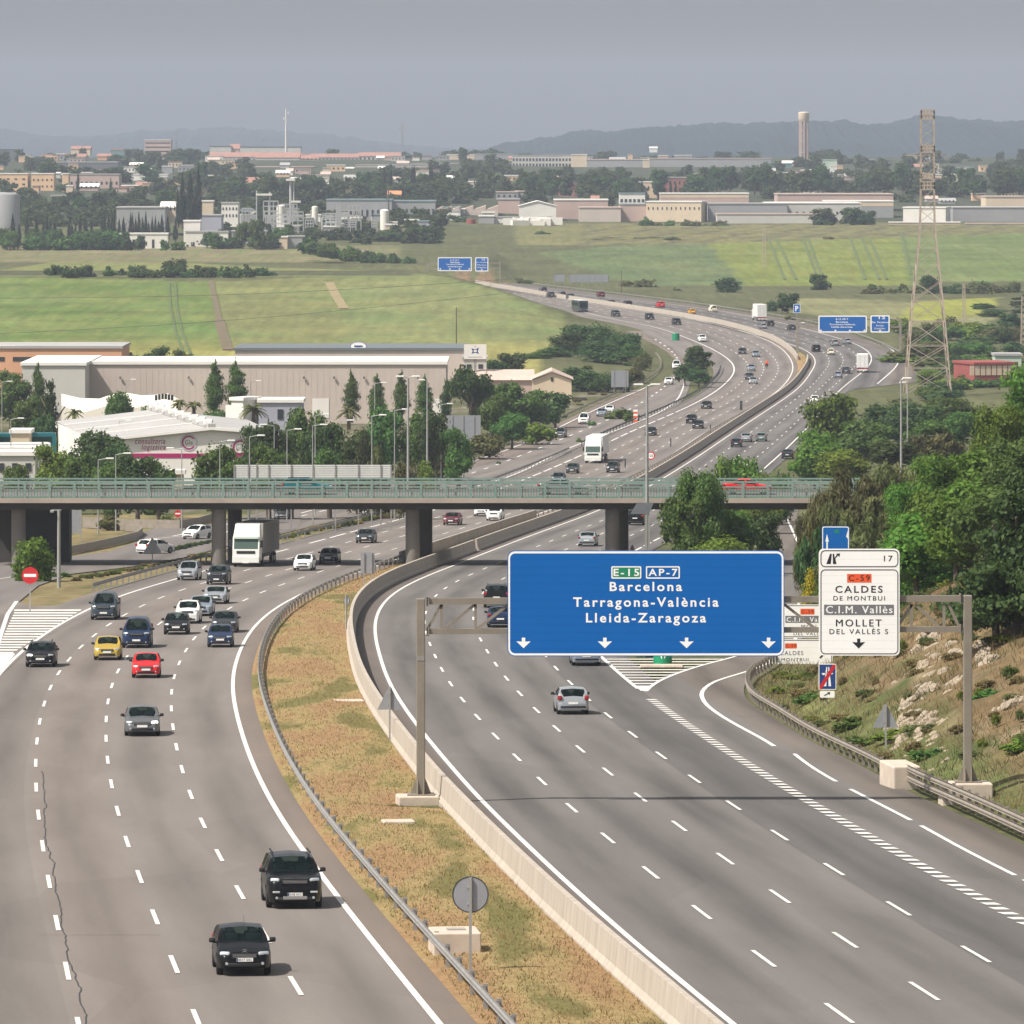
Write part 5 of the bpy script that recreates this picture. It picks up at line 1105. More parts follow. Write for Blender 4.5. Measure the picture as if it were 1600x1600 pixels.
def semi(label, px, py, fx, trailer_mat, stripe=True):
    loc, rot = vehicle_pose(px, py, False, 2.0, fx)
    t = thing('truck', label, 'truck', loc); t.rotation_euler = rot
    q = MB(); prof = [(-.95, .55), (-1.02, 1.0), (-1.0, 1.55), (-.72, 2.62), (-.55, 2.75), (1.3, 2.75), (1.3, .55)]
    n = len(prof)
    vs = [(sx*1.22, y, z) for sx in (-1, 1) for y, z in prof]; q.add(vs, [tuple(range(n)), tuple(range(2*n-1, n-1, -1))]+[(i, (i+1) % n, n+(i+1) % n, n+i) for i in range(n)], CABW); part('cab', q, t)
    q = MB(); q.add([(sx*1.19*k, y, z) for (y, z, k) in ((-.6, 2.755, 1), (-.35, 3.1, .97), (.25, 3.85, .92), (1.28, 3.92, .9), (1.28, 2.755, 1)) for sx in (-1, 1)], [(0,1,3,2),(2,3,5,4),(4,5,7,6),(6,7,9,8),(0,2,4,6,8),(1,9,7,5,3),(8,9,1,0)], CABW); part('wind_deflector', q, t)
    if stripe: part('sun_visor', (lambda m_: (m_.box((0, -.80, 2.66), (2.3, .30, .26), CABG, bev=.04), m_)[-1])(MB()), t)
    q = MB(); q.add([(sx*1.10, y-.012, z) for y, z in ((-.985, 1.62), (-.74, 2.52)) for sx in (-1, 1)], [(0,1,3,2)], GLASS); part('windscreen', q, t)
    for sg in (-1, 1):
        part('side_window', MB().add([(sg*1.225, -.75, 1.7), (sg*1.225, .15, 1.7), (sg*1.225, .15, 2.45), (sg*1.225, -.58, 2.45)], [(0,1,2,3)], GLASS), t)
        part('mirror', (lambda m_: (m_.box((sg*1.42, -.75, 2.1), (.22, .14, .65), TRIM, bev=.04), m_)[-1])(MB()), t)
        part('headlight', (lambda m_: (m_.box((sg*.98, -1.0, .80), (.3, .12, .36), LENS, bev=.04), m_)[-1])(MB()), t)
        part('fog_light', (lambda m_: (m_.box((sg*.98, -1.03, .52), (.22, .06, .12), LENS, bev=.02), m_)[-1])(MB()), t)
    q = MB(); q.box((0, -1.02, 1.33), (1.7, .06, .26), TRIM, bev=.02); q.box((0, -1.01, .84), (1.35, .08, .14), TRIM); q.box((0, -1.02, .60), (1.35, .08, .14), TRIM); part('grille', q, t)
    q = MB(); q.box((0, -.95, .66), (2.46, .30, .62), CABW, bev=.06); part('bumper', q, t)
    part('number_plate', MB().box((0, -1.115, .42), (.6, .02, .13), PLATE), t)
    q = MB(); q.box((0, 8.55, 2.55), (2.52, 13.4, 2.75), trailer_mat, bev=.03); tr_ = part('trailer', q, t)
    q = MB(); 
    for sg in (-1, 1): q.box((sg*1.275, 8.55, 3.90), (.02, 13.4, .07), GALV); q.box((sg*1.275, 8.55, 1.20), (.02, 13.4, .09), GALV)
    part('frame_rail', q, tr_)
    part('skirt', MB().box((0, 8.0, .95), (2.2, 10, .35), DARKST), t)
    for y in (-.05, 2.6, 10.2, 11.5, 12.8):
        for sg in (-1, 1): wheelset(t, sg*1.06, y)
    return t
semi('white semi truck with pale green visor and grey trailer emerging from under the overpass', 386, 886, L0, TARP)
semi('white semi truck with white trailer on the motorway beyond the overpass', 927, 724, L0, TRW, False)
def box_truck(label, px, py, fx, L=8.5, group='white box trucks on the far bend', Hh=3.6):
    loc, rot = vehicle_pose(px, py, True, L, fx); t = thing('box_truck', label, 'truck', loc, 0, group); t.rotation_euler = rot
    q = MB(); q.box((0, 1.0, .95+Hh/2-.2), (2.5, L-2.2, Hh-.7), TRW, bev=.04); part('cargo_box', q, t)
    q = MB(); q.box((0, -L/2+1.0, 1.75), (2.35, 1.9, 2.3), CABW, bev=.12); part('cab', q, t)
    part('windscreen', MB().box((0, -L/2+.04, 2.2), (2.1, .03, .8), GLASS), t)
    q = MB(); q.box((0, L/2-.08, .95), (2.45, .1, .25), TAIL); part('tail_lights', q, t)
    q = MB(); q.box((0, L/2-.1, .62), (2.3, .1, .22), TRW); part('rear_bumper', q, t)
    for k in (-1, 1): part('door_bar', MB().box((k*.5, L/2+.02-.14, 2.4), (.05, .05, 2.4), GALV), t)
    for y in (-L/2+1.3, L/2-1.6):
        for sg in (-1, 1): wheelset(t, sg*1.02, y, .46)
    return t
box_truck('white box truck seen from behind on the bend, under the far blue gantry', 1348, 582.5, R0)
box_truck('white high box truck on the far carriageway left of the blue parking sign', 1186, 502, R0, 9.5, Hh=4.0)
def coach(label, loc, rot, base, group=None, L=11.5):
    t = thing('coach', label, 'bus', loc, 0, group); t.rotation_euler = rot
    q = MB(); q.box((0, 0, 1.75), (2.5, L, 2.9), base, bev=.16); part('body', q, t)
    for sg in (-1, 1): part('side_window', MB().box((sg*1.256, .2, 2.2), (.02, L-1.6, .95), GLASS), t)
    q = MB(); q.box((0, -L/2-.004, 2.05), (2.2, .02, 1.35), GLASS); part('windscreen', q, t)
    for sg in (-1, 1): part('headlight', MB().box((sg*.9, -L/2-.01, .8), (.4, .04, .22), LENS), t)
    for y in (-L/2+2.4, L/2-3.0):
        for sg in (-1, 1): wheelset(t, sg*1.12, y, .48)
    return t
loc, rot = vehicle_pose(906, 488, False, 11, L0); coach('dark coach with white roof coming down the far carriageway', loc, rot, PT['slate'])
q = bpy.data.objects['coach']; part('roof', (lambda m_: (m_.box((0, 0, 3.24), (2.3, 10.8, .12), CABW, bev=.03), m_)[-1])(MB()), q)
gtv = GT(18, 900); coach('teal and white coach parked at the left edge among trees', (gtv.x, 905, ZA(712, 905)), (0, 0, -1.35), PT['teal'], 'parked coaches')
gtv = GT(8, 880); coach('white coach parked below the teal one at the left edge', (gtv.x, 885, ZA(728, 885)), (0, 0, -1.35), CABW, 'parked coaches')
loc, rot = vehicle_pose(1198, 576, False, 2.1, L0); t = thing('motorcycle', 'motorcyclist in orange riding on the upper bend', 'motorcycle', loc); t.rotation_euler = rot
for y in (-.7, .7):
    q = MB(); q.lathe([(.14,-.06),(.31,-.07),(.31,.07),(.14,.06)], 16, (0,0,0), TYRE); q.v = [(z, x_, y_) for x_, y_, z in q.v]; part('wheel', q, t, (0, y, .31), smooth=40)
q = MB(); q.box((0, 0, .72), (.34, 1.3, .36), TRIM, bev=.1); q.box((0, -.55, .95), (.7, .1, .08), TRIM); part('frame', q, t)
q = MB(); q.lathe([(0,0),(.17,.02),(.24,.25),(.27,.5),(.12,.62),(.09,.66),(.13,.72),(.14,.86),(.08,.95),(0,.97)], 14, (0,.1,.86), ORANGE)
for sg in (-1, 1): q.tube((sg*.25,.1,1.4), (sg*.32,-.5,1.0), .07, .05, 8, ORANGE); q.tube((sg*.16,.15,.95), (sg*.24,-.25,.7), .1, .08, 8, TRIM); q.tube((sg*.24,-.25,.7), (sg*.22,.1,.35), .08, .06, 8, TRIM)
solo('person', q, 'motorcyclist in an orange jacket leaning over the handlebars on the upper bend', 'person', loc, 0, smooth=50).rotation_euler = rot
# ---------------------------------------------------------------- foliage
def leaf_mat(name, c0, c1, hue=.06):
    m, nt, b = new_mat(name); N = nt.nodes.new; Lk = nt.links.new
    at = N('ShaderNodeAttribute'); at.attribute_name = 'tint'
    rp = N('ShaderNodeValToRGB'); Lk(at.outputs['Fac'], rp.inputs[0]); e = rp.color_ramp.elements
    e[0].color = (*c0, 1); e[1].color = (*c1, 1)
    oi = N('ShaderNodeObjectInfo'); mr = N('ShaderNodeMapRange'); Lk(oi.outputs['Random'], mr.inputs[0]); mr.inputs[3].default_value = .8; mr.inputs[4].default_value = 1.2
    hs = N('ShaderNodeHueSaturation'); Lk(rp.outputs[0], hs.inputs['Color']); Lk(mr.outputs[0], hs.inputs['Value'])
    m2 = N('ShaderNodeMapRange'); Lk(oi.outputs['Random'], m2.inputs[0]); m2.inputs[3].default_value = .5-hue/2; m2.inputs[4].default_value = .5+hue/2; Lk(m2.outputs[0], hs.inputs['Hue'])
    Lk(hs.outputs[0], b.inputs['Base Color']); b.inputs['Roughness'].default_value = .65; b.inputs['Specular IOR Level'].default_value = .25
    tr = N('ShaderNodeBsdfTranslucent'); Lk(hs.outputs[0], tr.inputs[0]); mx = N('ShaderNodeMixShader'); mx.inputs[0].default_value = .42
    out = [n for n in nt.nodes if n.type == 'OUTPUT_MATERIAL'][0]
    Lk(b.outputs[0], mx.inputs[1]); Lk(tr.outputs[0], mx.inputs[2]); Lk(mx.outputs[0], out.inputs[0]); return m
LM = dict(bright=leaf_mat('leaves_bright', (.050,.115,.013), (.15,.26,.034)), mid=leaf_mat('leaves_mid', (.042,.094,.018), (.13,.215,.045)), dark=leaf_mat('leaves_dark', (.028,.062,.018), (.088,.142,.038)),
    olive=leaf_mat('leaves_olive', (.06,.072,.022), (.19,.195,.066)), cypress=leaf_mat('leaves_cypress', (.014,.032,.014), (.040,.066,.026), .03), yellow=leaf_mat('flowers_yellow', (.10,.11,.01), (.62,.42,.02)), lime=leaf_mat('leaves_lime', (.07,.12,.014), (.21,.29,.04)),
    dry=leaf_mat('leaves_dry', (.10,.075,.035), (.24,.18,.08)), pink=leaf_mat('leaves_oleander', (.035,.06,.02), (.10,.12,.05)))
BARK = M('bark', (.10, .075, .055), .9, var=.3, scale=5, bump=.4)
def lobes_for(shape, rng):
    L = []
    if shape == 'round':
        for _ in range(17):
            a = rng.uniform(0, 2*PI); z = rng.uniform(.16, .86); rr = .34*math.sqrt(max(.05, 1-((z-.5)/.52)**2))*rng.uniform(.45, 1.0)
            L.append((rr*math.cos(a), rr*math.sin(a), z, rng.uniform(.10, .18), rng.uniform(.10, .17)))
        L.append((0, 0, .5, .28, .34))
    elif shape == 'bush':
        for _ in range(14):
            a = rng.uniform(0, 2*PI); rr = .36*math.sqrt(rng.uniform(0, 1)); z = rng.uniform(.15, .85-.9*rr)
            L.append((rr*math.cos(a), rr*math.sin(a), z, rng.uniform(.10, .19), rng.uniform(.13, .22)))
        L.append((0, 0, .34, .34, .36))
    elif shape == 'cypress':
        for i in range(13):
            t = i/12; r = .34*(1-t)**.75*(1-.4*(1-t)**6)+.03; a = rng.uniform(0, 2*PI)
            L.append((.08*math.cos(a)*(1-t), .08*math.sin(a)*(1-t), .06+.90*t, r, .09))
    elif shape == 'poplar':
        for i in range(16):
            t = i/15; r = .36*math.sin(PI*min(1, .12+t*.9))**.7*(1-.45*t)+.04; a = rng.uniform(0, 2*PI); k = rng.uniform(.05, .16)*(1-t*.6)
            L.append((k*math.cos(a), k*math.sin(a), .05+.91*t, r*rng.uniform(.7, 1.05), .085))
    elif shape == 'conifer':
        for i in range(34):
            t = rng.uniform(0, 1)**1.25; a = rng.uniform(0, 2*PI); k = (.40*(1-t**1.6)+.02)*rng.uniform(.3, 1)
            L.append((k*math.cos(a), k*math.sin(a), .06+.88*t, rng.uniform(.09, .16)*(1.15-t*.6), rng.uniform(.05, .10)))
        L.append((0, 0, .4, .16, .38))
    elif shape == 'umbrella':
        for _ in range(13):
            a = rng.uniform(0, 2*PI); rr = .38*math.sqrt(rng.uniform(0, 1)); L.append((rr*math.cos(a), rr*math.sin(a), .55+.25*(1-(rr/.4)**2)+rng.uniform(-.08, .08), rng.uniform(.09, .16), rng.uniform(.12, .2)))
    elif shape == 'plume':
        for _ in range(24):
            a = rng.uniform(0, 2*PI); rr = .40*math.sqrt(rng.uniform(0, 1)); z = rng.uniform(.15, .86-.9*rr*rr/.4)
            L.append((rr*math.cos(a), rr*math.sin(a), max(.15, z), rng.uniform(.08, .14), rng.uniform(.10, .18)))
        L.append((0, 0, .36, .30, .34))
    return L
def crown_mesh(shape, seed, n, leaf, up=0.0, elong=1.0):
    rng = np.random.RandomState(seed); L = lobes_for(shape, rng)
    ar = np.array([max(l[3]*l[4], 1e-4)**1.0 for l in L]); cnt = np.maximum(4, (n*ar/ar.sum())).astype(int)
    P_, Nn, Ti = [], [], []
    for l, c in zip(L, cnt):
        d = rng.normal(size=(c, 3)); d /= np.linalg.norm(d, axis=1)[:, None]
        d[:, 2] = np.where(rng.rand(c) < .45, np.abs(d[:, 2]), d[:, 2])
        rad = 1+rng.normal(0, .16, c); rad = np.where(rng.rand(c) < .25, rad*.75, rad)
        p = np.array(l[:3])+d*np.array([l[3], l[3], l[4]])*rad[:, None]
        P_.append(p); Nn.append(d+rng.normal(0, .55, (c, 3))); Ti.append(np.clip(.5+rng.normal(0, .10)+rng.normal(0, .2, c), 0, 1))
    P_ = np.concatenate(P_); Nn = np.concatenate(Nn); Ti = np.concatenate(Ti)
    Nn /= np.linalg.norm(Nn, axis=1)[:, None]; m = len(P_)
    u = np.cross(Nn, rng.normal(size=(m, 3))); 
    if up: u = u*(1-up)+np.array([0, 0, up])+rng.normal(0, .15, (m, 3))
    u -= Nn*(u*Nn).sum(1)[:, None]; u /= np.linalg.norm(u, axis=1)[:, None]; v = np.cross(Nn, u)
    s = leaf*rng.uniform(.6, 1.35, m)[:, None]
    V = np.stack([P_-u*s*elong, P_-v*s*.62+u*s*.15, P_+u*s*elong, P_+v*s*.62+u*s*.15], 1).reshape(-1, 3); V[:, 2] = np.maximum(V[:, 2], -.02)
    Fc = np.arange(m*4).reshape(-1, 4); T_ = np.repeat(Ti, 4)
    # twiggy mass inside each lobe so that the crown is not see-through
    cv, cf, ct = [], [], []; o = len(V)
    bm = bmesh.new(); bmesh.ops.create_icosphere(bm, subdivisions=1, radius=1); iv = np.array([q.co[:] for q in bm.verts]); if_ = [[q.index for q in f.verts] for f in bm.faces]; bm.free()
    for l in L:
        k = iv*np.array([l[3], l[3], l[4]])*.70*(1+rng.uniform(-.15, .15, (len(iv), 1)))+np.array(l[:3]); cv.append(k); cf += [[o+i for i in f] for f in if_]; o += len(iv)
    V = np.concatenate([V]+cv); T_ = np.concatenate([T_, np.full(len(V)-len(T_), .45)])
    me = bpy.data.meshes.new('crown'); me.from_pydata(V.tolist(), [], Fc.tolist()+cf)
    a = me.attributes.new('tint', 'FLOAT', 'POINT'); a.data.foreach_set('value', T_.astype(np.float32)); me.materials.append(None); return me
CR = {}
def crown(shape, lod, v):
    k = (shape, lod, v)
    if k not in CR:
        n, lf = {0: (9000, .019), 1: (3600, .030), 2: (1100, .050), 3: (300, .085)}[lod]
        up, el = {'cypress': (.7, 1.3), 'poplar': (.6, 1.2), 'plume': (.8, 1.9)}.get(shape, (0, 1.0))
        if shape in ('cypress', 'poplar'): lf *= .85
        CR[k] = crown_mesh(shape, hash((shape, lod, v)) % 1000 if False else (len(shape)*131+lod*17+v*7) % 9973, n, lf, up, el)
    return CR[k]
def trunk_mesh(umb=False):
    q = MB(); q.tube((0,0,-.08), (.01,.01,.5), .055, .035, 9, BARK); q.tube((.01,.01,.5), (.0,.0,.8), .035, .015, 7, BARK)
    for i in range(6):
        a = i*1.05+.3; z = (.28+.06*i) if not umb else .38+.03*i
        k = .24 if not umb else .34; q.tube((.008,.008,z), (k*math.cos(a), k*math.sin(a), z+.24), .022, .008, 6, BARK)
    return q.mesh('trunk', 60)
TRK, TRKU = trunk_mesh(), trunk_mesh(True)
def tree(label, shape, colr, px, ptop, wpx, Y, zbase=None, group=None, name=None, cb=None, cat=None, pbase=None, lod=None):
    if group and group.startswith(('weeds', 'dark weeds', 'scrub')): WEED.append((px, ptop, wpx, Y, colr, pbase)); return
    X = XA(px, Y); zb_ = zbase if zbase is not None else (ZA(pbase, Y) if pbase else Hs(X, Y))
    h = max(ZA(ptop, Y)-zb_, .6); w = wpx*Y/F*(1.55 if shape == 'poplar' else 1.3 if shape == 'conifer' else 1.08)
    pxh = h*F/Y
    lod = lod if lod is not None else (0 if pxh > 150 else 1 if pxh > 62 else 2 if pxh > 26 else 3)
    if shape == 'round': w = max(w, .62*h)
    bushy = shape in ('bush', 'plume'); v = random.randrange(3 if lod else 2)
    nm = name or {'bush': 'bush', 'plume': 'tamarisk_tree', 'cypress': 'cypress_tree', 'poplar': 'poplar_tree', 'conifer': 'conifer_tree', 'umbrella': 'pine_tree', 'round': 'tree'}[shape]
    ct = cat or ('bush' if shape == 'bush' else 'tree')
    cb = cb if cb is not None else {'bush': 0, 'plume': .0, 'cypress': .02, 'poplar': .06, 'conifer': .05, 'umbrella': 0.0, 'round': .10}[shape]
    me = crown(shape, lod, v)
    rz = random.uniform(0, 6.28)
    if lod == 3 or shape == 'bush':
        o = ob(nm, me, None, (X, Y, zb_-.15), rz); o.scale = (w, w, h+.15); setleaf(o, colr); return tag(o, label, ct, group)
    t = thing(nm, label, ct, (X, Y, zb_), 0, group)
    c = ob('crown', me, t, (0, 0, cb*h), rz); c.scale = (w, w, h*(1-cb)); setleaf(c, colr)
    k = ob('trunk', TRKU if shape == 'umbrella' else TRK, t, (0, 0, 0), rz); k.scale = (h*.7 if shape != 'umbrella' else w, h*.7 if shape != 'umbrella' else w, h*(.95 if shape != 'umbrella' else .9)); return t
WEED = []
def setleaf(o, c): o.material_slots[0].link = 'OBJECT'; o.material_slots[0].material = LM[c]
# ---- right bank and roadside, near
for sh, c, px, pt, w, Y, lb in [
 ('round','bright',1640,560,170,520,'tallest bright green tree, cut by the right edge of the photo'), ('round','bright',1560,628,130,505,'bright green tree left of the tallest one on the right bank'), ('round','bright',1470,706,130,490,'bright green tree at the upper left end of the right bank wood'),
 ('round','mid',1590,680,160,455,'mid green tree just above the dark pine at the right edge'), ('round','bright',1520,742,140,440,'bright green tree in the middle of the right bank wood'), ('round','bright',1452,752,110,455,'bright green tree right of the olive brown tamarisks'),
 ('round','bright',1425,800,115,430,'lower bright green tree above the white gantry sign'), ('round','mid',1490,822,130,405,'lower mid green tree left of the dark pine'), ('conifer','dark',1588,735,190,330,'big dark pine at the right edge with brownish tips'), ('conifer','dark',1556,815,110,334,'smaller dark pine in front of the big one at the right edge'),
 ('plume','olive',1345,716,125,545,'tallest olive brown tamarisk at the right end of the overpass'), ('plume','olive',1395,742,100,530,'olive tamarisk beside the bright green wood'), ('plume','olive',1298,764,100,530,'olive tamarisk covering the end of the overpass railing'), ('plume','olive',1350,800,120,500,'olive tamarisk above the half hidden blue sign'), ('plume','olive',1405,812,90,480,'low olive tamarisk behind the white gantry sign top'), ('plume','dark',1275,820,70,505,'dark narrow tamarisk by the exit road'),
 ('round','bright',1385,850,90,430,'small bright green tree right behind the white gantry sign'),
 ('round','mid',1096,724,84,556,'tall bushy green tree in front of the overpass, left of the red car'), ('round','mid',1066,772,64,552,'lower green tree leaning left of the tall bushy one before the overpass'), ('round','mid',1148,792,96,560,'wide green tree under the overpass beam below the red car'), ('round','dark',1195,796,70,566,'dark round tree under the overpass edge, behind the bright bush'),
 ('round','bright',1432,795,140,396,'lowest bright green tree above the gantry beam'), ('round','bright',1495,765,150,392,'bright green tree leaning over the gantry beam end'), ('round','mid',1545,745,150,384,'mid green tree between the gantry post and the dark pine'),
 ('plume','olive',1305,730,110,540,'broad olive tamarisk swallowing the right end of the overpass'), ('plume','olive',1268,770,60,520,'narrow olive tamarisk nearest the red car on the overpass'), ('plume','olive',1385,700,120,560,'high olive tamarisk behind the others at the overpass end'), ('plume','olive',1320,830,110,485,'low broad olive tamarisk around the half hidden blue sign'), ('round','bright',1550,690,170,480,'wide bright green tree in the heart of the right bank wood'), ('round','bright',1500,770,150,450,'wide bright green tree above the right end of the gantry'), ('round','mid',1450,830,130,415,'mid green tree low in the wood, right of the white sign'), ('round','bright',1420,745,100,470,'bright green tree next to the high olive tamarisk')]:
    tree(lb, sh, c, px, pt, w, Y)
for c, px, pt, w, Y, lb in [
 ('lime',1130,812,130,540,'large lime green bush above the right part of the blue gantry sign'), ('mid',1078,828,74,545,'mid green bush left of the lime green one'), ('yellow',1266,884,40,470,'yellow flowering broom beside the exit road'), ('mid',1290,880,50,455,'green bush behind the yellow broom'), ('bright',1440,868,110,400,'bright green bush at the foot of the wood, right of the white gantry sign'), ('bright',1500,880,90,395,'bright green bush between two others at the foot of the wood'), ('bright',1316,838,54,446,'bright leafy bush covering the lower corner of the blue sign in the trees'), ('mid',1400,890,60,405,'green bush touching the right edge of the white gantry sign'), ('lime',1476,906,30,390,'small upright lime shrub above the gantry beam'),
 ('mid',1268,1080,56,352,'green bush behind the weathered guardrail, left of the motorway end sign'), ('lime',1212,1078,40,368,'lime bush at the start of the weathered guardrail'), ('mid',1330,1120,60,325,'green bush right of the motorway end sign'), ('lime',1400,1150,80,312,'lime green bush below the triangular sign back'), ('mid',1350,1150,70,315,'low green bush along the weathered guardrail'), ('mid',1450,1180,60,300,'green bush near the foot of the right gantry post'), ('lime',1590,1180,60,290,'lime bush at the lower right edge of the bank'), ('mid',1548,1110,60,310,'green bush on the bank right of the gantry post'),
 ('mid',1060,1010,0,0,'')]:
    if w: tree(lb, 'bush', c, px, pt, w, Y)
tree('green bush in front of the exit nose hatching, right behind the big sign', 'bush', 'mid', 1012, 1018, 44, 412); tree('pale grassy bush right of the green exit marker', 'bush', 'lime', 1068, 1018, 40, 415)
for i, (px, pt, w, Y, c) in enumerate([(1168,690,90,720,'bright'),(1130,705,70,700,'lime'),(1215,712,60,730,'mid'),(1190,735,80,690,'lime'),(1090,742,60,660,'mid')]):
    tree(['broad bright bush at the roadside beyond the overpass','lime bush left of the broad bright one beyond the overpass','green bush nearest the green trees beyond the overpass','low lime bush peeping over the overpass railing','green bush just left of the conifer pair, over the railing'][i], 'bush', c, px, pt, w, Y)
for sh, c, px, pt, w, Y, lb in [('round','bright',1300,603,110,930,'leafy green tree standing closest to the far carriageway'),('round','bright',1275,668,100,830,'bright green tree below the leafy one at the carriageway'),('round','lime',1312,700,110,760,'lime green tree just behind the overpass end'),('round','mid',1352,648,110,900,'mid green tree right of the leafy roadside one'),('round','dark',1385,625,110,1000,'dark tree in front of the left pylon leg'),('round','dark',1432,628,110,980,'dark tree under the pylon'),('round','mid',1480,618,110,1020,'mid green tree right of the pylon foot'),('plume','olive',1462,664,80,800,'brownish tamarisk behind the bright green wood'),('round','dark',1395,690,110,780,'dark tree between the two slim poles'),('plume','olive',1390,715,60,700,'small brownish tamarisk at the foot of the slim poles'),('round','mid',1505,640,90,900,'mid green tree left of the tallest bright one'),('round','mid',1450,650,90,870,'mid green tree between pylon and bright wood')]:
    tree(lb, sh, c, px, pt, w, Y)
for i in range(85):
    px = random.uniform(1405, 1640); Y = random.uniform(1040, 1640)
    if 1490 < px < 1600 and 1150 < Y < 1345: continue
    tree('green thicket bush on the flat ground beyond the pylon foot', 'bush', random.choice(['mid','dark','olive','lime']), px, HY-F*(Hs(XA(px,Y),Y)-CZ)/Y-random.uniform(14, 34), random.uniform(34, 80), Y, group='thicket beyond the pylon')
for i in range(10):
    px = random.uniform(1530, 1650); Y = random.uniform(1650, 1900)
    tree('dark tree of the clump at the right edge above the red building', 'round', 'dark', px, random.uniform(455, 500), random.uniform(40, 70), Y, group='dark clump at the right edge')
for i in range(150):
    px = random.uniform(1200, 1600); Y = random.uniform(285, 400); X = XA(px, Y)
    if X < float(RG(Y))+1.2: continue
    py = HY-F*(Hs(X, Y)-CZ)/Y; tree('', 'bush', random.choice(['dry','olive','lime','dry','mid','olive']), px, py-random.uniform(6, 26), random.uniform(14, 46), Y, group='scrub on the bank')
for px, pt, w in ((1505, 584, 36), (1538, 588, 44), (1572, 586, 40), (1600, 572, 50)): tree('green bush in front of the low red building', 'bush', 'mid', px, pt, w, 1300, group='bushes before the red building')
# ---- left foreground
tree('leafy young tree with a white trunk behind the no entry sign', 'round', 'bright', 50, 836, 84, 548, pbase=950, cb=.06)
for i in range(5):
    tree('small shrub at the foot of the leafy young tree', 'bush', 'mid', 28+i*18, 925+random.uniform(-6, 4), 26, 556+i, group='shrubs by the young tree')
for i in range(26):
    px = 120+i*9; py = 905-i*1.55+random.uniform(-3, 2); Y = Yof(py)
    tree('dry tuft of weeds on the verge behind the left guardrail', 'bush', random.choice(['dry','dry','olive','lime']), px, py-random.uniform(7, 12), random.uniform(12, 22), Y, group='weeds on the left verge')
for i in range(22):
    t = i/21; px = 415+t*190; py = 845-t*36+random.uniform(-2, 2); Y = Yof(py)
    tree('flowering weed tuft between collector road and motorway under the overpass', 'bush', random.choice(['dry','lime','yellow','olive']), px, py-random.uniform(8, 14), random.uniform(14, 26), Y, group='weeds under the overpass')
for i in range(8):
    px = 265+i*9; Y = Yof(862-i*2); tree('dark weed clump in the shadow beside the left pier', 'bush', 'dark', px, 850-i*1.5, 20, Y, group='dark weeds by the pier')
# ---- tree island and copses
for sh, c, px, pt, w, Y, lb, pb in [('round','dark',1088,541,56,1335,'taller dark tree on the island between the roads',None),('round','dark',1070,565,46,1320,'lower dark tree on the island, at its left',None),('round','dark',1092,575,50,1310,'lower dark tree on the island, at its right',None),
 ('bush','mid',970,633,50,1150,'green bush at the tip of the tree island',None),('bush','mid',985,640,34,1140,'smaller green bush next to the striped warning post',None),('bush','mid',925,656,16,1120,'small round bush left of the island tip',None),('bush','lime',905,684,12,1050,'tiny yellowish bush beside the white truck',None),('bush','mid',709,728,34,960,'single bush behind the overpass railing next to a lamp post',None),('bush','dark',779,722,8,960,'thin dark bush on the separator',None)]:
    tree(lb, sh, c, px, pt, w, Y)
for i, (px, pt, w, Y, c) in enumerate([(930,492,110,1500,'dark'),(968,508,80,1480,'dark'),(893,515,90,1470,'dark'),(865,540,80,1450,'mid'),(940,530,120,1430,'dark'),(985,535,60,1460,'mid'),(905,565,90,1290,'dark'),(950,572,80,1285,'dark'),(988,568,50,1330,'olive'),(1005,548,40,1400,'olive'),(835,548,60,1440,'mid')]):
    tree(['tallest tree of the copse beside the green field','tree on the right shoulder of the copse','tree on the left shoulder of the copse','mid green tree at the left end of the copse','broad tree in the middle of the copse','mid green tree at the right end of the copse','dark round pine in front of the copse, left of the sign back','dark pine right behind the two legged sign back','olive shrub right of the two legged sign back','olive shrub at the bend of the collector road','mid green tree touching the lower corner of the field'][i], 'bush', c, px, pt, w*.9, Y, cb=.02, name='tree', cat='tree', lod=1)
for px, pt, w, Y, c, lb in [(735,568,64,1060,'dark','umbrella pine at the right end of the beige warehouse')]: tree(lb, 'umbrella', c, px, pt, w*1.15, Y, name='pine_tree')
for i, (px, pt, w) in enumerate([(549,580,22),(589,587,25),(627,582,25),(664,588,26),(697,594,20),(741,592,26),(336,566,30),(369,565,32)]):
    tree(['first','second','third','fourth'][i]+' poplar from the left in front of the beige warehouse' if i < 4 else ['dark poplar left of the umbrella pine','dark poplar in front of the umbrella pine','left of the two bushy poplars before the warehouse','right of the two bushy poplars before the warehouse'][i-4], 'poplar', 'mid' if i < 4 or i > 5 else 'dark', px, pt, w, 1085 if i < 6 else 1075, pbase=646 if i > 5 else 655)
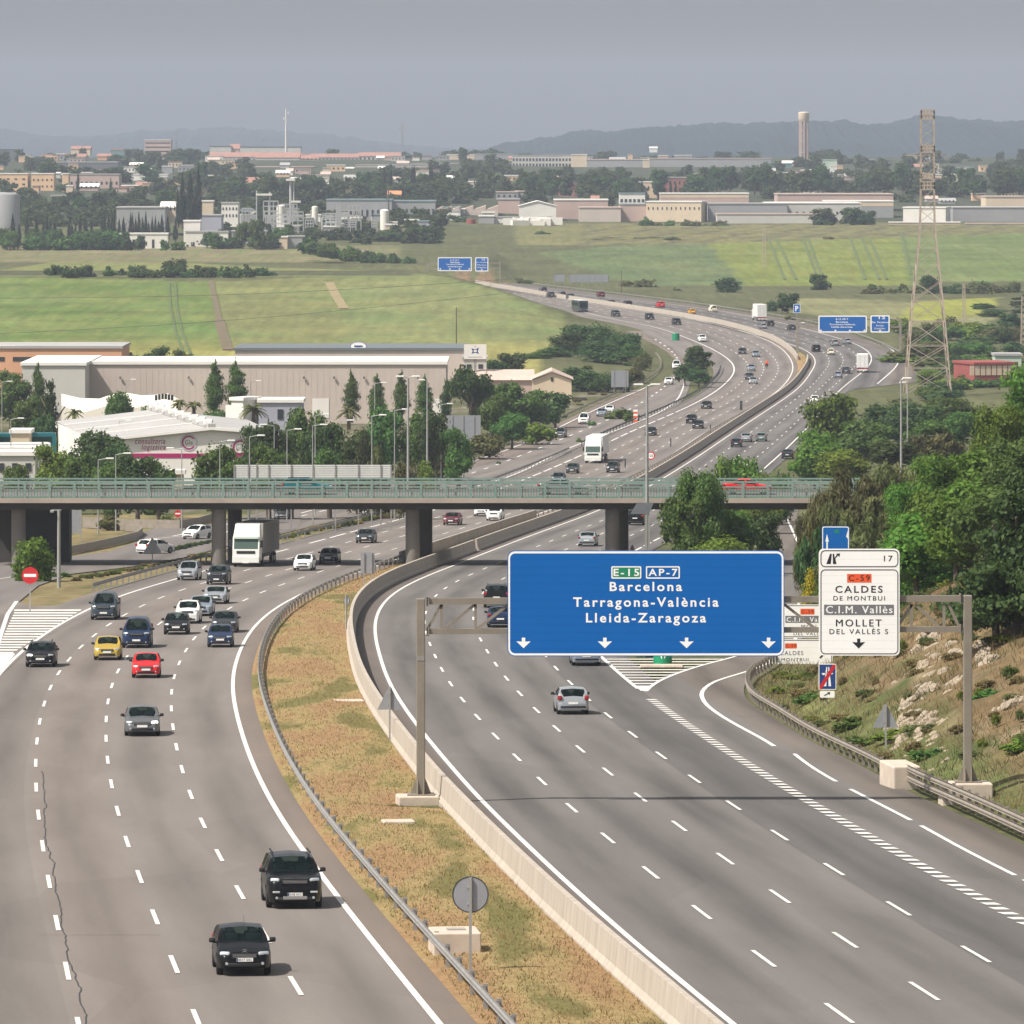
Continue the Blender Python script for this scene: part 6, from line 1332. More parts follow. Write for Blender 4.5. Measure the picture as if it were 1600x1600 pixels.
for sh, c, px, pt, w, Y, lb in [
 ('round','mid',18,574,70,1100,'tall green tree at the left edge by the warehouse'),('poplar','mid',60,568,26,1090,'slender poplar beside the tall tree at the left edge'),('conifer','dark',80,590,52,960,'ragged dark conifer left of the white tent roofs'),('round','dark',72,640,60,930,'dark tree below the ragged conifer'),('round','mid',38,620,60,980,'green tree above the teal coach'),
 ('round','mid',185,608,56,1010,'green tree poking through the white tent roofs'),('bush','mid',225,630,40,1000,'green bush right of the tree in the tent roofs'),('bush','mid',248,626,26,1000,'small bush at the end of the tent roofs'),('round','dark',150,663,110,800,'large dark tree left of the logo building wall'),('round','dark',185,690,70,790,'dark tree overlapping the writing on the logo wall'),
 ('round','lime',85,688,80,760,'lime green tree with white blossom near the left edge'),('round','mid',120,705,60,740,'green tree right of the lime blossom tree'),('round','mid',25,722,60,720,'green tree at the left end of the overpass'),('round','dark',215,706,90,730,'dark bushy tree under the magenta stripe'),('round','mid',165,722,80,715,'green tree just over the railing at left'),('round','mid',248,712,50,740,'green tree nearest the round logo'),
 ('round','mid',338,684,90,740,'round tree hiding the second logo'),('round','mid',365,705,60,725,'green tree at the left end of the noise screen'),('round','dark',398,660,50,850,'dark tree right of the logo building'),('bush','mid',330,626,70,1020,'green bush between tent roofs and small white house'),('bush','dark',352,640,30,1000,'dark bush left of the small white house'),
 ('round','dark',432,652,80,800,'dark tree below the small white house'),('round','mid',478,632,70,850,'green tree right of the small white house'),('round','dark',510,648,80,800,'dark tree in the middle of the shrubs behind the noise screen'),('round','mid',515,690,60,745,'bright clump right above the noise screen'),('round','dark',555,660,70,770,'dark tree beside the oleander'),('bush','pink',565,675,50,760,'oleander bush with pale blossom'),
 ('round','mid',600,625,70,900,'green tree left of the tall lamp posts'),('bush','olive',590,690,50,745,'olive shrub right of the oleander'),('bush','olive',640,690,50,740,'grassy olive shrub at the end of the noise screen'),('round','mid',655,634,60,900,'green tree between the tall lamp posts'),('round','dark',680,638,50,890,'dark tree left of the big sign back'),
 ('round','mid',716,662,50,850,'green tree in front of the big sign back'),('round','mid',795,590,80,1100,'large green tree left of the cream gabled house'),('round','mid',770,612,60,1040,'green tree below the umbrella pine'),('round','mid',830,606,80,1100,'green tree in front of the cream gabled house'),('round','dark',868,612,60,1110,'dark tree right of the cream gabled house'),('round','mid',800,640,70,1020,'green tree above the collector road verge'),('bush','olive',760,665,70,980,'olive scrub on the verge of the collector road'),('bush','lime',840,650,60,1040,'lime scrub by the collector road guardrail'),('bush','olive',690,690,60,900,'olive scrub below the big sign back'),('bush','lime',665,716,50,820,'lime scrub beside the tall lamp with bright head'),
 ('round','mid',455,700,60,740,'low green tree above the middle of the noise screen'),('round','mid',420,690,60,740,'low green tree above the left part of the noise screen'),
 ('round','mid',205,545,60,1290,'tree right of the orange building'),('round','dark',245,538,50,1300,'dark tree left of the field boundary'),('round','mid',290,543,50,1290,'green tree above the warehouse roof'),('bush','mid',340,548,40,1290,'bush above the warehouse roof, left of the grey shed'),
 ('round','dark',775,560,50,1300,'dark tree right of the square sign'),('round','dark',800,552,60,1330,'dark tree at the foot of the field, right of the square sign')]:
    tree(lb, sh, c, px, pt, w, Y)
for px, pt, w in [(85,540,14),(175,538,14),(412,538,24),(468,530,24),(530,540,20),(590,536,22),(618,537,20),(655,535,18),(715,537,14)]:
    tree('shrub poking over the roof line in front of the green field', 'bush', 'mid', px, pt, w, 1340, group='shrubs behind the roofs')
for i in range(60):
    px = random.uniform(0, 760); Y = random.uniform(690, 1000)
    if XA(px, Y) > float(CLl(Y))-4: continue
    py = HY-F*(Hs(XA(px, Y), Y)-CZ)/Y
    tree('scrubby bush in the industrial estate greenery left of the motorway', 'bush', random.choice(['mid','dark','mid','olive','lime']), px, py-random.uniform(16, 34), random.uniform(26, 56), Y, group='estate scrub')
for i in range(45):
    Y = random.uniform(880, 1480); X = float(CLl(Y))-random.uniform(2, 16); px = 800+F*X/Y; py = HY-F*(Hs(X, Y)-CZ)/Y
    tree('weedy tuft on the verge of the collector road', 'bush', random.choice(['olive','lime','dry','mid']), px, py-random.uniform(4, 10), random.uniform(10, 24), Y, group='weeds by the collector road')
def palm(label, px, pt, Y, pb):
    X = XA(px, Y); zb_ = ZA(pb, Y); h = ZA(pt, Y)-zb_; t = thing('palm_tree', label, 'palm', (X, Y, zb_))
    part('trunk', MB().tube((0,0,-.3), (0,0,h*.72), .32, .24, 9, BARK), t, smooth=50)
    q = MB(); n = 34
    for i in range(n):
        a = random.uniform(0, 6.28); el = random.uniform(-.2, 1.2); L_ = h*.55; p0 = Vector((0,0,h*.72)); d = Vector((math.cos(a)*math.cos(el), math.sin(a)*math.cos(el), math.sin(el))); s_ = Vector((-math.sin(a), math.cos(a), 0)); prev = None
        for k in range(6):
            tt = k/5; p = p0+d*L_*tt+Vector((0,0,-L_*.55*tt*tt)); w_ = .32*(1-tt*.8)
            pr = (p-s_*w_-Vector((0,0,.12)), p, p+s_*w_-Vector((0,0,.12)))
            if prev: q.add([*prev, *pr], [(0,1,4,3),(1,2,5,4)])
            prev = pr
    me = q.mesh('crown'); me.attributes.new('tint', 'FLOAT', 'POINT').data.foreach_set('value', np.random.RandomState(3).uniform(.3, .9, len(me.vertices)).astype(np.float32)); me.materials.append(LM['olive']); ob('crown', me, t)
palm('palm left of the logo building roof', 116, 636, 960, 668); palm('palm in front of the tent roof end', 280, 622, 1000, 650); palm('second palm beside the tent roof end', 303, 624, 1005, 650); palm('palm before the small white house', 396, 627, 930, 672); palm('palm among the trees right of the white house', 545, 632, 1000, 668)
# ---- far fields: hedges and single trees
FAR = []
def clump(n, x0, x1, y0, y1, Y0, Y1, hpx, wpx, cols, label, group, shape='bush'):
    for i in range(n):
        t = random.random(); px = x0+(x1-x0)*t+random.uniform(-4, 4); Y = random.uniform(Y0, Y1); pb = y0+(y1-y0)*t
        if Y > 2600 and shape == 'round' and i % 2:
            hp, wp = random.uniform(*hpx)*.92, random.uniform(*wpx); FAR.append((XA(px, Y), Y+12, ZA(pb+1, Y), wp*Y/F, hp*Y/F, random.randrange(3))); continue
        tree(label, shape, random.choice(cols), px, pb-random.uniform(*hpx), random.uniform(*wpx), Y, group=group, pbase=pb+1)
clump(40, 75, 420, 434, 437, 1885, 1915, (14, 27), (20, 44), ['dark','dark','mid'], 'dark bush of the hedge along the ridge of the left field', 'hedge on the left field ridge')
tree('taller dark bush sticking out of the ridge hedge', 'bush', 'dark', 275, 399, 44, 1940, pbase=430)
clump(44, 470, 690, 394, 430, 2180, 2230, (14, 27), (18, 34), ['dark','mid'], 'dark bush of the hedge running down to the far gantry', 'hedge towards the far gantry')
clump(8, 590, 675, 388, 386, 2520, 2560, (18, 36), (34, 56), ['dark'], 'dark tree of the clump above the far gantry', 'clump above the far gantry', 'round')
clump(5, 690, 760, 428, 432, 2230, 2260, (16, 34), (26, 40), ['dark','mid'], 'dark bush right behind the farthest blue gantry', 'bushes behind the farthest gantry')
for px, pt, w, Y, pb, lb in [(846,360,36,2640,391,'single round tree on the slope above the far carriageway'),(821,387,18,2450,406,'small round tree below the single one on the slope'),(1136,434,54,2010,470,'round bushy tree at the edge of the yellow field'),(1281,427,38,2040,463,'isolated dark tree below the yellow field'),(1231,458,46,1770,494,'dark tree behind the blue parking sign'),(1206,464,20,1790,487,'small dark tree left of the parking sign'),(1452,428,44,1990,466,'dark tree behind the pylon'),(1008,430,50,2080,455,'brownish bush right of the wide billboard'),(1058,445,34,2030,468,'brownish bush above the red car'),(980,433,30,2085,455,'grey green bush next to the wide billboard'),(1050,462,20,1960,478,'small dark bush above the red car')]:
    tree(lb, 'bush' if pb-pt < 28 else 'round', 'olive' if 'brownish' in lb or 'grey' in lb else 'dark', px, pt, w, Y, pbase=pb)
clump(16, 1345, 1440, 466, 467, 1990, 2010, (18, 26), (22, 36), ['olive','olive','dark'], 'grey green bush of the thicket left of the pylon', 'thicket left of the pylon')
clump(14, 1455, 1600, 466, 464, 1990, 2020, (20, 36), (26, 44), ['dark','dark','olive'], 'dark bush of the thicket right of the pylon', 'thicket right of the pylon')
clump(18, 780, 1300, 377, 374, 2560, 2600, (3, 8), (20, 40), ['olive','dry','olive'], 'scrub bush on the strip above the far fields', 'scrub strip above the fields')
clump(16, 790, 870, 440, 452, 2120, 2180, (4, 12), (14, 30), ['olive','dry','mid'], 'scrub bush on the slope above the far carriageway', 'scrub on the far slope')
clump(14, 1220, 1420, 495, 530, 1700, 1720, (3, 8), (14, 30), ['mid','lime','olive'], 'low bush behind the far bend', 'bushes behind the far bend')
# ---- cypress rows and town woods
xs = [20,30,42,57,68,73,79,85,108,112,118,125,134,143,160,163,170,175,178,186,193,204,207,212,217,223,228,232,238,243,248,253,262,274]
for i, px in enumerate(xs):
    pt = random.uniform(330, 348) if px > 150 else random.uniform(332, 352)
    tree('dark cypress of the long row in front of the grey warehouse', 'cypress', 'cypress', px, pt, random.uniform(8, 13), 2460, pbase=376, group='cypresses of the long row', lod=2)
for px, pt, w, lb in [(285,274,20,'left of the three tall cypresses by the white house'),(297,270,22,'middle of the three tall cypresses by the white house'),(310,260,16,'right and tallest of the three tall cypresses by the white house'),(278,300,12,'thin cypress leaning on the tall cypress group')]:
    tree(lb, 'cypress', 'cypress', px, pt, w, 2500, pbase=352, lod=1)
clump(48, 0, 190, 393, 393, 2420, 2440, (18, 38), (20, 40), ['dark','mid'], 'dark tree of the belt below the cypress row', 'tree belt below the cypresses', 'round')
clump(8, 195, 285, 392, 392, 2415, 2420, (14, 30), (10, 20), ['dark','mid'], 'small tree in front of the white blocks below the cypresses', 'trees before the white blocks', 'round')
clump(12, 330, 480, 392, 394, 2430, 2450, (20, 50), (24, 44), ['dark','mid'], 'tree right of the graffiti wall', 'trees right of the graffiti wall', 'round')
clump(20, 0, 300, 330, 326, 2900, 3000, (14, 34), (24, 50), ['dark'], 'dark tree in the hollow behind the cypress row', 'trees in the hollow', 'round')
clump(16, 40, 340, 285, 290, 3450, 3550, (16, 40), (24, 54), ['dark'], 'dark tree between the orange blocks and the tall cypresses', 'trees by the orange blocks', 'round')
clump(12, 190, 330, 262, 258, 4250, 4350, (14, 28), (24, 44), ['dark'], 'dark tree below the pink white hospital block', 'trees below the hospital', 'round')
clump(46, 330, 700, 318, 312, 3150, 3300, (24, 46), (26, 54), ['dark'], 'dark tree of the wood behind the chemical plant', 'wood behind the chemical plant', 'round')
clump(44, 690, 1110, 308, 310, 3250, 3400, (22, 48), (26, 56), ['dark'], 'dark tree of the wood across the middle of the town', 'wood across the town', 'round')
clump(26, 1090, 1420, 300, 302, 3300, 3400, (20, 46), (26, 54), ['dark'], 'dark tree of the wood below the water tower', 'wood below the water tower', 'round')
clump(24, 1400, 1610, 302, 304, 3250, 3400, (20, 46), (26, 54), ['dark'], 'dark tree of the wood at the right behind the pylon', 'wood behind the pylon', 'round')
clump(26, 1180, 1610, 268, 262, 4300, 4700, (8, 22), (24, 44), ['dark'], 'dark tree on the rise below the blue hills', 'trees below the hills', 'round')
clump(30, 400, 1180, 250, 250, 4900, 5100, (8, 20), (20, 50), ['dark'], 'dark tree on the town skyline', 'trees on the skyline', 'round')
clump(8, 1275, 1385, 357, 358, 2790, 2800, (22, 36), (30, 46), ['dark'], 'dark tree in front of the white sheds at right', 'trees before the white sheds', 'round')
clump(14, 1000, 1130, 354, 356, 2770, 2780, (8, 16), (16, 30), ['olive','mid'], 'reedy bush below the cream warehouse', 'reeds below the cream warehouse')
for px, pt, w, Y, pb, lb in [(958,321,36,2900,342,'round tree left of the cream warehouse'),(716,333,36,2800,358,'leaning tree by the sawtooth factory'),(122,268,8,3390,298,'thin cypress between the orange blocks'),(173,280,14,3300,330,'poplar right of the orange blocks'),(97,285,24,3370,300,'round tree in front of the orange blocks'),(1160,238,6,4600,256,'thin cypress on the skyline left of the water tower'),(1270,240,8,4400,255,'thin tree right beside the water tower')]:
    tree(lb, 'cypress' if 'cypress' in lb or 'poplar' in lb or 'thin' in lb else 'round', 'dark', px, pt, w, Y, pbase=pb)
for px in (644, 672, 600, 611, 647, 675): tree('slim dark cypress in the wood beside the orange roof', 'cypress', 'cypress', px, random.uniform(256, 262), 8, 3200, pbase=290, group='cypresses in the wood')
for px in (990, 1003, 1026, 1034, 1048, 1056): tree('slim cypress in front of the white and brick blocks', 'cypress', 'cypress', px, random.uniform(280, 288), 7, 3200, pbase=304, group='cypresses before the brick block')
for i in range(760):
    px = random.uniform(-40, 1640); Y = random.uniform(3100, 5000)
    if mnoise.noise((px*.012, Y*.0035, 7.7)) < -.16: continue
    if Y > 3950 and (390 < px < 720 or 790 < px < 1180 or (px < 360 and random.random() < .5)): continue
    X = XA(px, Y); w = random.uniform(26, 46)*3300/Y*Y/F; FAR.append((X, Y, Hs(X, Y)-1.5, w, random.uniform(5, 11), random.randrange(3)))
for i in range(260):
    px = random.uniform(-40, 700); Y = random.uniform(2740, 3100)
    if 365 < px < 615 and Y < 2800: continue
    X = XA(px, Y); FAR.append((X, Y, Hs(X, Y)-1.5, random.uniform(7, 12), random.uniform(4, 8), random.randrange(3)))
for i in range(90):
    px = random.uniform(335, 690); Y = random.uniform(2500, 2740); X = XA(px, Y); FAR.append((X, Y, Hs(X, Y)-1.5, random.uniform(5, 11), random.uniform(3, 7), random.randrange(3)))
V_, F_, T_ = [], [], []; o_ = 0                            # the wood goes on over the bank beyond the right edge of the photo
for i in range(26):
    Y = random.uniform(330, 560); px = random.uniform(1700, 2150); X = XA(px, Y); Z = Hs(X, Y)-.5; ww = random.uniform(7, 10); h = random.uniform(9, 13)
    m_ = crown('round', 1, i % 3); n = len(m_.vertices); c = np.empty(n*3, np.float32); m_.vertices.foreach_get('co', c); c = c.reshape(-1, 3); a = random.uniform(0, 6.28)
    V_.append(np.stack([X+ww*(c[:, 0]*math.cos(a)-c[:, 1]*math.sin(a)), Y+ww*(c[:, 0]*math.sin(a)+c[:, 1]*math.cos(a)), Z+h*c[:, 2]], 1)); F_ += [[o_+q for q in p.vertices] for p in m_.polygons]; o_ += n
    t_ = np.empty(n, np.float32); m_.attributes['tint'].data.foreach_get('value', t_); T_.append(t_)
me = bpy.data.meshes.new('woodland'); me.from_pydata(np.concatenate(V_).tolist(), [], F_); me.attributes.new('tint', 'FLOAT', 'POINT').data.foreach_set('value', np.concatenate(T_)); me.materials.append(LM['mid']); tag(ob('woodland', me), kind='stuff')
for cl in sorted(set(w[4] for w in WEED)):
    V_, F_, T_ = [], [], []; o_ = 0
    for px, pt, w, Y, c_, pb in WEED:
        if c_ != cl: continue
        X = XA(px, Y); Z = ZA(pb, Y) if pb else Hs(X, Y); m_ = crown('bush', 2, random.randrange(3)); n = len(m_.vertices); c = np.empty(n*3, np.float32); m_.vertices.foreach_get('co', c); c = c.reshape(-1, 3); a = random.uniform(0, 6.28); ww = w*Y/F; h = max(.5, ZA(pt, Y)-Z)
        V_.append(np.stack([X+ww*(c[:, 0]*math.cos(a)-c[:, 1]*math.sin(a)), Y+ww*(c[:, 0]*math.sin(a)+c[:, 1]*math.cos(a)), Z-.1+h*c[:, 2]], 1)); F_ += [[o_+i for i in p.vertices] for p in m_.polygons]; o_ += n
        t_ = np.empty(n, np.float32); m_.attributes['tint'].data.foreach_get('value', t_); T_.append(np.clip(t_+random.uniform(-.25, .25), 0, 1))
    me = bpy.data.meshes.new('weeds'); me.from_pydata(np.concatenate(V_).tolist(), [], F_); me.attributes.new('tint', 'FLOAT', 'POINT').data.foreach_set('value', np.concatenate(T_)); me.materials.append(LM[cl]); tag(ob('weeds', me), kind='stuff')
V_, F_, T_ = [], [], []; o_ = 0
for X, Y, Z, w, h, v in FAR:
    m_ = crown('round', 3, v); n = len(m_.vertices); c = np.empty(n*3, np.float32); m_.vertices.foreach_get('co', c); c = c.reshape(-1, 3); a = random.uniform(0, 6.28)
    V_.append(np.stack([X+w*(c[:, 0]*math.cos(a)-c[:, 1]*math.sin(a)), Y+w*(c[:, 0]*math.sin(a)+c[:, 1]*math.cos(a)), Z+h*c[:, 2]], 1)); F_ += [[o_+i for i in p.vertices] for p in m_.polygons]; o_ += n
    t_ = np.empty(n, np.float32); m_.attributes['tint'].data.foreach_get('value', t_); T_.append(np.clip(t_+random.uniform(-.25, .25), 0, 1))
me = bpy.data.meshes.new('far_wood'); me.from_pydata(np.concatenate(V_).tolist(), [], F_); me.attributes.new('tint', 'FLOAT', 'POINT').data.foreach_set('value', np.concatenate(T_)); me.materials.append(LM['dark']); tag(ob('far_wood', me), kind='stuff')
# ---- grass on the median and the bank
def blades(name, pts, hgt, wid, mats_, seed):
    rng = np.random.RandomState(seed); n = len(pts); p = np.array(pts)
    a = rng.uniform(0, 2*PI, n); h = rng.uniform(.5, 1.2, n)*hgt; lean = rng.normal(0, .55, (n, 2))*h[:, None]
    u = np.stack([np.cos(a), np.sin(a), 0*a], 1)*wid*rng.uniform(.6, 1.4, n)[:, None]
    top_ = p+np.stack([lean[:, 0], lean[:, 1], h], 1)
    V = np.stack([p-u, p+u, top_+u*.3, top_-u*.3], 1).reshape(-1, 3); Fc = np.arange(n*4).reshape(-1, 4)
    me = bpy.data.meshes.new(name); me.from_pydata(V.tolist(), [], Fc.tolist())
    at = me.attributes.new('tint', 'FLOAT', 'POINT'); at.data.foreach_set('value', np.repeat(rng.uniform(0, 1, n), 4).astype(np.float32))
    for m_ in mats_: me.materials.append(m_)
    if len(mats_) > 1:
        mm = np.array([mnoise.noise((q[0]*.13, q[1]*.07, 5.0))*1.6+rng.normal(0, .35) for q in pts]); me.polygons.foreach_set('material_index', (mm > .42).astype(np.int32))
    return tag(ob(name, me), kind='stuff')
STRAW = leaf_mat('straw', (.19,.125,.05), (.41,.295,.13), .02); TURF = leaf_mat('turf', (.12,.13,.035), (.30,.28,.08), .02)
pts = []
for i in range(36000):
    Y = 150*math.exp(random.random()*math.log(640/150)); a, c = float(L0(Y)+1.3), float(WL(Y)); X = a+(c-a)*random.random(); pts.append((X, Y, medz(X, Y)-.02))
blades('median_grass', pts, .11, .018, [STRAW, TURF], 5)
pts = []
for i in range(80000):
    Y = random.uniform(225, 560); d = .8+random.random()**1.1*34; X = float(RG(Y))+d
    if abs(X) > Y*.088: continue
    pts.append((X, Y))
zz = H(np.array([p[0] for p in pts]), np.array([p[1] for p in pts])); pts = [(p[0], p[1], float(z)-.05) for p, z in zip(pts, zz)]
blades('bank_grass', pts, .40, .022, [leaf_mat('dry_grass', (.125,.085,.042), (.27,.19,.10), .02), leaf_mat('green_grass', (.04,.06,.015), (.105,.13,.036), .03)], 6)
# ---- pale rocks of the cutting
ROCK = M('limestone', (.30, .245, .18), .9, var=.35, scale=2.2, bump=.6)
def rock_mesh(seed):
    rng = random.Random(seed); bm = bmesh.new(); bmesh.ops.create_icosphere(bm, subdivisions=3, radius=1)
    for v in bm.verts:
        n = mnoise.fractal(v.co*1.3+Vector((seed*3.1, 0, 0)), 1, 2, 4); v.co *= 1+.38*n; v.co.x *= 1.0
        v.co.z = round(v.co.z*2.6)/2.6*.55+v.co.z*.45
    me = bpy.data.meshes.new('rock'); bm.to_mesh(me); bm.free(); me.materials.append(ROCK); me.polygons.foreach_set('use_smooth', [True]*len(me.polygons)); me.set_sharp_from_angle(angle=.5); return me
RM = [rock_mesh(i) for i in range(6)]
def on_bank(px, py):
    Y = 420.0
    for Yt in np.arange(262, 560, 1.5):
        X = XA(px, Yt); yy = HY-F*(Hs(X, Yt)-CZ)/Yt
        if yy <= py: Y = Yt; break
    return XA(px, Y), Y, Hs(XA(px, Y), Y)
k = 0
for (x0, y0, x1, y1, n, wd) in ((1400,1165,1466,1000,58,24), (1425,1175,1478,1120,30,18), (1395,1215,1480,1180,16,14), (1470,1030,1530,1010,12,14), (1560,1110,1600,1090,10,12), (1450,1000,1475,985,8,8), (1530,1025,1560,1030,8,8), (1480,1080,1510,1060,8,10), (1395,1160,1385,1085,6,6), (1410,1150,1470,1010,40,40)):
    for i in range(n):
        t = random.random(); px = x0+(x1-x0)*t+random.gauss(0, wd*.5); py = y0+(y1-y0)*t+random.gauss(0, wd*.5); X, Y, Z = on_bank(px, py); k += 1
        o = ob('rock', RM[k % 6], None, (X, Y, Z-.10)); s_ = random.uniform(.12, .42); o.scale = (s_*random.uniform(.8, 1.5), s_*random.uniform(.6, 1.1), s_*random.uniform(.5, .9)); o.rotation_euler = (random.uniform(-.3,.3), -.75+random.uniform(-.25,.25), random.uniform(-.5,.5))
        tag(o, 'pale limestone rock breaking through the grass of the right bank', 'rock', 'rocks of the right bank')
# ---------------------------------------------------------------- buildings
def wallm(n, c): return M('wall_'+n, c, .85, var=.08, scale=.12)
WC = {k: wallm(k, v) for k, v in dict(cream=(.62,.50,.36), peach=(.66,.45,.27), grey=(.30,.30,.30), pale=(.50,.48,.44), white=(.74,.71,.65), pink=(.48,.35,.30), dark=(.12,.13,.14), beige=(.52,.44,.385), brick=(.30,.13,.10), green=(.42,.52,.42), orange=(.62,.33,.19), red=(.26,.06,.05), teal=(.12,.22,.22), lilac=(.36,.36,.42)).items()}
RC = dict(white=M('roof_white', (.78,.75,.70), .7, var=.06, scale=.1), grey=M('roof_grey', (.36,.35,.34), .8, var=.1, scale=.1), red=M('roof_tile', (.33,.17,.13), .85, var=.15, scale=.3), dark=M('roof_dark', (.10,.11,.12), .8), pink=M('roof_pink', (.52,.40,.34), .8, var=.1, scale=.2), teal=M('roof_teal', (.19,.26,.27), .6), orange=M('roof_orange', (.60,.24,.10), .8), slate=M('roof_slate', (.13,.15,.155), .6), green=M('roof_green', (.36,.46,.38), .7), rust=M('roof_rust', (.28,.06,.05), .7))
WIN = M('window_glass', (.03,.035,.04), .25); SHADE = M('shutter', (.10,.10,.10), .7)
def bld(label, x0, x1, yt, yb, Y, wall, roof='white', kind='flat', dep=18.0, yaw=0.0, wins=None, name='building', band=None, sub=.0, door=None):
    """box building whose visible extent in the picture is x0..x1, yt..yb at distance Y; yaw turns it clockwise seen from above"""
    s = F/Y; W = (x1-x0)/s; c_, s_ = math.cos(yaw), abs(math.sin(yaw))
    if yaw: W = max(2.0, (W-dep*s_)/c_)
    zt, zb2 = ZA(yt, Y), ZA(yb, Y)-2.5; h = zt-zb2
    t = thing(name, label, 'building', (XA((x0+x1)/2, Y), Y+(W*s_+dep*c_)/2, zb2), yaw)
    hw = h if kind == 'flat' else h*.72 if kind == 'gable' else h*.8
    q = MB(); q.box((0,0,hw/2), (W, dep, hw), WC[wall])
    if kind == 'gablefront': q = MB(); q.prism([(-W/2,0),(W/2,0),(W/2,hw),(0,h),(-W/2,hw)], -dep/2, dep/2, WC[wall])
    part('wall', q, t)
    q = MB(); e = .4
    if kind == 'flat': q.box((0,0,h+.25), (W+.5, dep+.5, .5), RC[roof])
    elif kind == 'gable': q.add([(-W/2-e,-dep/2-e,hw),(W/2+e,-dep/2-e,hw),(W/2+e,0,h),(-W/2-e,0,h),(-W/2-e,dep/2+e,hw),(W/2+e,dep/2+e,hw)], [(0,1,2,3),(3,2,5,4),(0,3,4),(1,5,2),(0,4,5,1)], RC[roof])
    elif kind == 'gablefront': q.add([(-W/2-e,-dep/2-e,hw+.05),(0,-dep/2-e,h+.1),(W/2+e,-dep/2-e,hw+.05),(-W/2-e,dep/2+e,hw+.05),(0,dep/2+e,h+.1),(W/2+e,dep/2+e,hw+.05),(0,-dep/2-e,h+.45),(0,dep/2+e,h+.45)], [(0,6,7,3),(6,2,5,7),(0,1,6),(1,2,6),(3,7,4),(4,7,5),(0,3,4,1),(1,4,5,2)], RC[roof])
    elif kind == 'sawtooth':
        n = max(3, int(W/7)); 
        for i in range(n): a, b = -W/2+W*i/n, -W/2+W*(i+1)/n; q.add([(a,-dep/2,hw),(b,-dep/2,hw),(b,-dep/2,h),(a,dep/2,hw),(b,dep/2,hw),(b,dep/2,h)], [(0,1,2),(3,5,4),(0,2,5,3),(1,4,5,2),(0,3,4,1)], RC[roof])
    part('roof', q, t)
    if wins:
        nr, nc, z0, z1, wf, hf = wins
        for r in range(nr):
            zc = 2.5+(h-2.5)*(z0+(z1-z0)*((r+.5)/nr)); wh = (h-2.5)*(z1-z0)/nr*hf
            q0_ = None
            for c in range(nc):
                xx = -W/2+W*(c+.5)/nc
                if q0_ is None: q0_ = MB().box((0,0,0), (W/nc*wf, .12, wh), WIN).mesh('window')
                ob('window', q0_, t, (xx, -dep/2-.045, zc))
    if band: part('stripe', MB().box((0, -dep/2-.03, 2.5+(h-2.5)*band[1]), (W-.05, .08, (h-2.5)*band[2]), WC[band[0]]), t)
    if door: part('door', MB().box((W*door, -dep/2-.03, 2.5+1.7), (3.2, .08, 3.4), WC['white']), t)
    return t
B = bld
# far town, left
B('left one of three peach coloured blocks with small windows', -30,43,272,297,3400,'peach','white',dep=20,wins=(2,6,.2,.85,.35,.3)); B('middle peach coloured block with small windows and a dark sign', 49,84,272,299,3400,'peach','white',dep=16,wins=(2,5,.1,.85,.35,.3)); B('narrow peach block right of the others', 97,107,272,297,3380,'peach','white',dep=14)
B('long pinkish grey building right of the peach blocks', 108,186,273,302,3460,'pink','grey',dep=24,wins=(1,10,.4,.7,.4,.5)); B('dark block on the skyline at the far left', -20,33,234,252,4700,'dark','dark',dep=20); B('pale low building among trees at far left', 35,80,246,262,4500,'pale','pink'); B('long dark roofed shed behind the peach blocks', 80,185,254,268,4100,'dark','grey',dep=30)
B('red roofed house on the far left skyline', 111,126,228,240,4900,'cream','red','gable'); B('small red roofed house right of another on the far left skyline', 129,141,228,238,4900,'cream','red','gable'); B('cream row house with red roof at far left', 100,134,240,252,4700,'cream','red','gable',wins=(1,6,.2,.6,.4,.6)); B('orange red roofed building with teal wing', 152,176,240,250,4600,'orange','red','gable'); B('teal building with an orange roof edge', 173,194,234,248,4750,'teal','orange')
B('pink and white hospital like block with three bands of windows', 226,267,219,242,4800,'pink','white',dep=22,wins=(3,1,.1,.95,.95,.28)); B('white canopy building with a long flat roof', 187,262,273,281,3700,'white','white',dep=14); B('small red roofed house under the white canopy building', 212,239,284,296,3550,'cream','red','gable')
B('long dark roofed terrace on the skyline, left part', 328,361,229,252,4850,'pale','dark',wins=(2,8,.1,.6,.4,.4)); B('pink gabled tower house on the skyline', 360,374,225,246,4860,'pink','red','gable'); B('long dark roofed terrace on the skyline, right part', 375,470,230,255,4850,'pale','dark',wins=(2,16,.1,.6,.4,.4)); B('red roofed row of pale houses left of the tall mast', 326,400,238,258,4700,'pale','red','gable',wins=(1,12,.1,.6,.4,.6))
B('grey round shouldered warehouse behind the cypress row', 182,258,325,352,2620,'grey','grey',dep=30); B('cream gabled house left of the tall cypresses', 251,276,315,338,2640,'cream','white','gable',wins=(1,4,.3,.8,.3,.6)); B('cream block right of the tall cypresses', 316,333,315,340,2640,'cream','white',dep=10); B('pale blue grey shed right of the tall cypresses', 312,346,337,356,2600,'lilac','grey',dep=18); B('white house below the tall cypresses', 287,313,346,376,2480,'white','white',dep=10)
B('white blocks hidden by small trees below the cypress row', 186,262,366,393,2445,'white','white',dep=8,wins=(1,5,.1,.8,.25,.7)); gw = B('long white wall covered with dark graffiti', 290,356,363,392,2470,'white','grey',dep=8)
for i in range(26): part('graffiti', MB().box((random.uniform(-7.5, 7.5), -4.03, 3.2+random.uniform(0, 3.4)), (random.uniform(.3, 1.0), .05, random.uniform(.4, 1.3)), M('graffiti', (.07,.07,.09), .8)), gw)
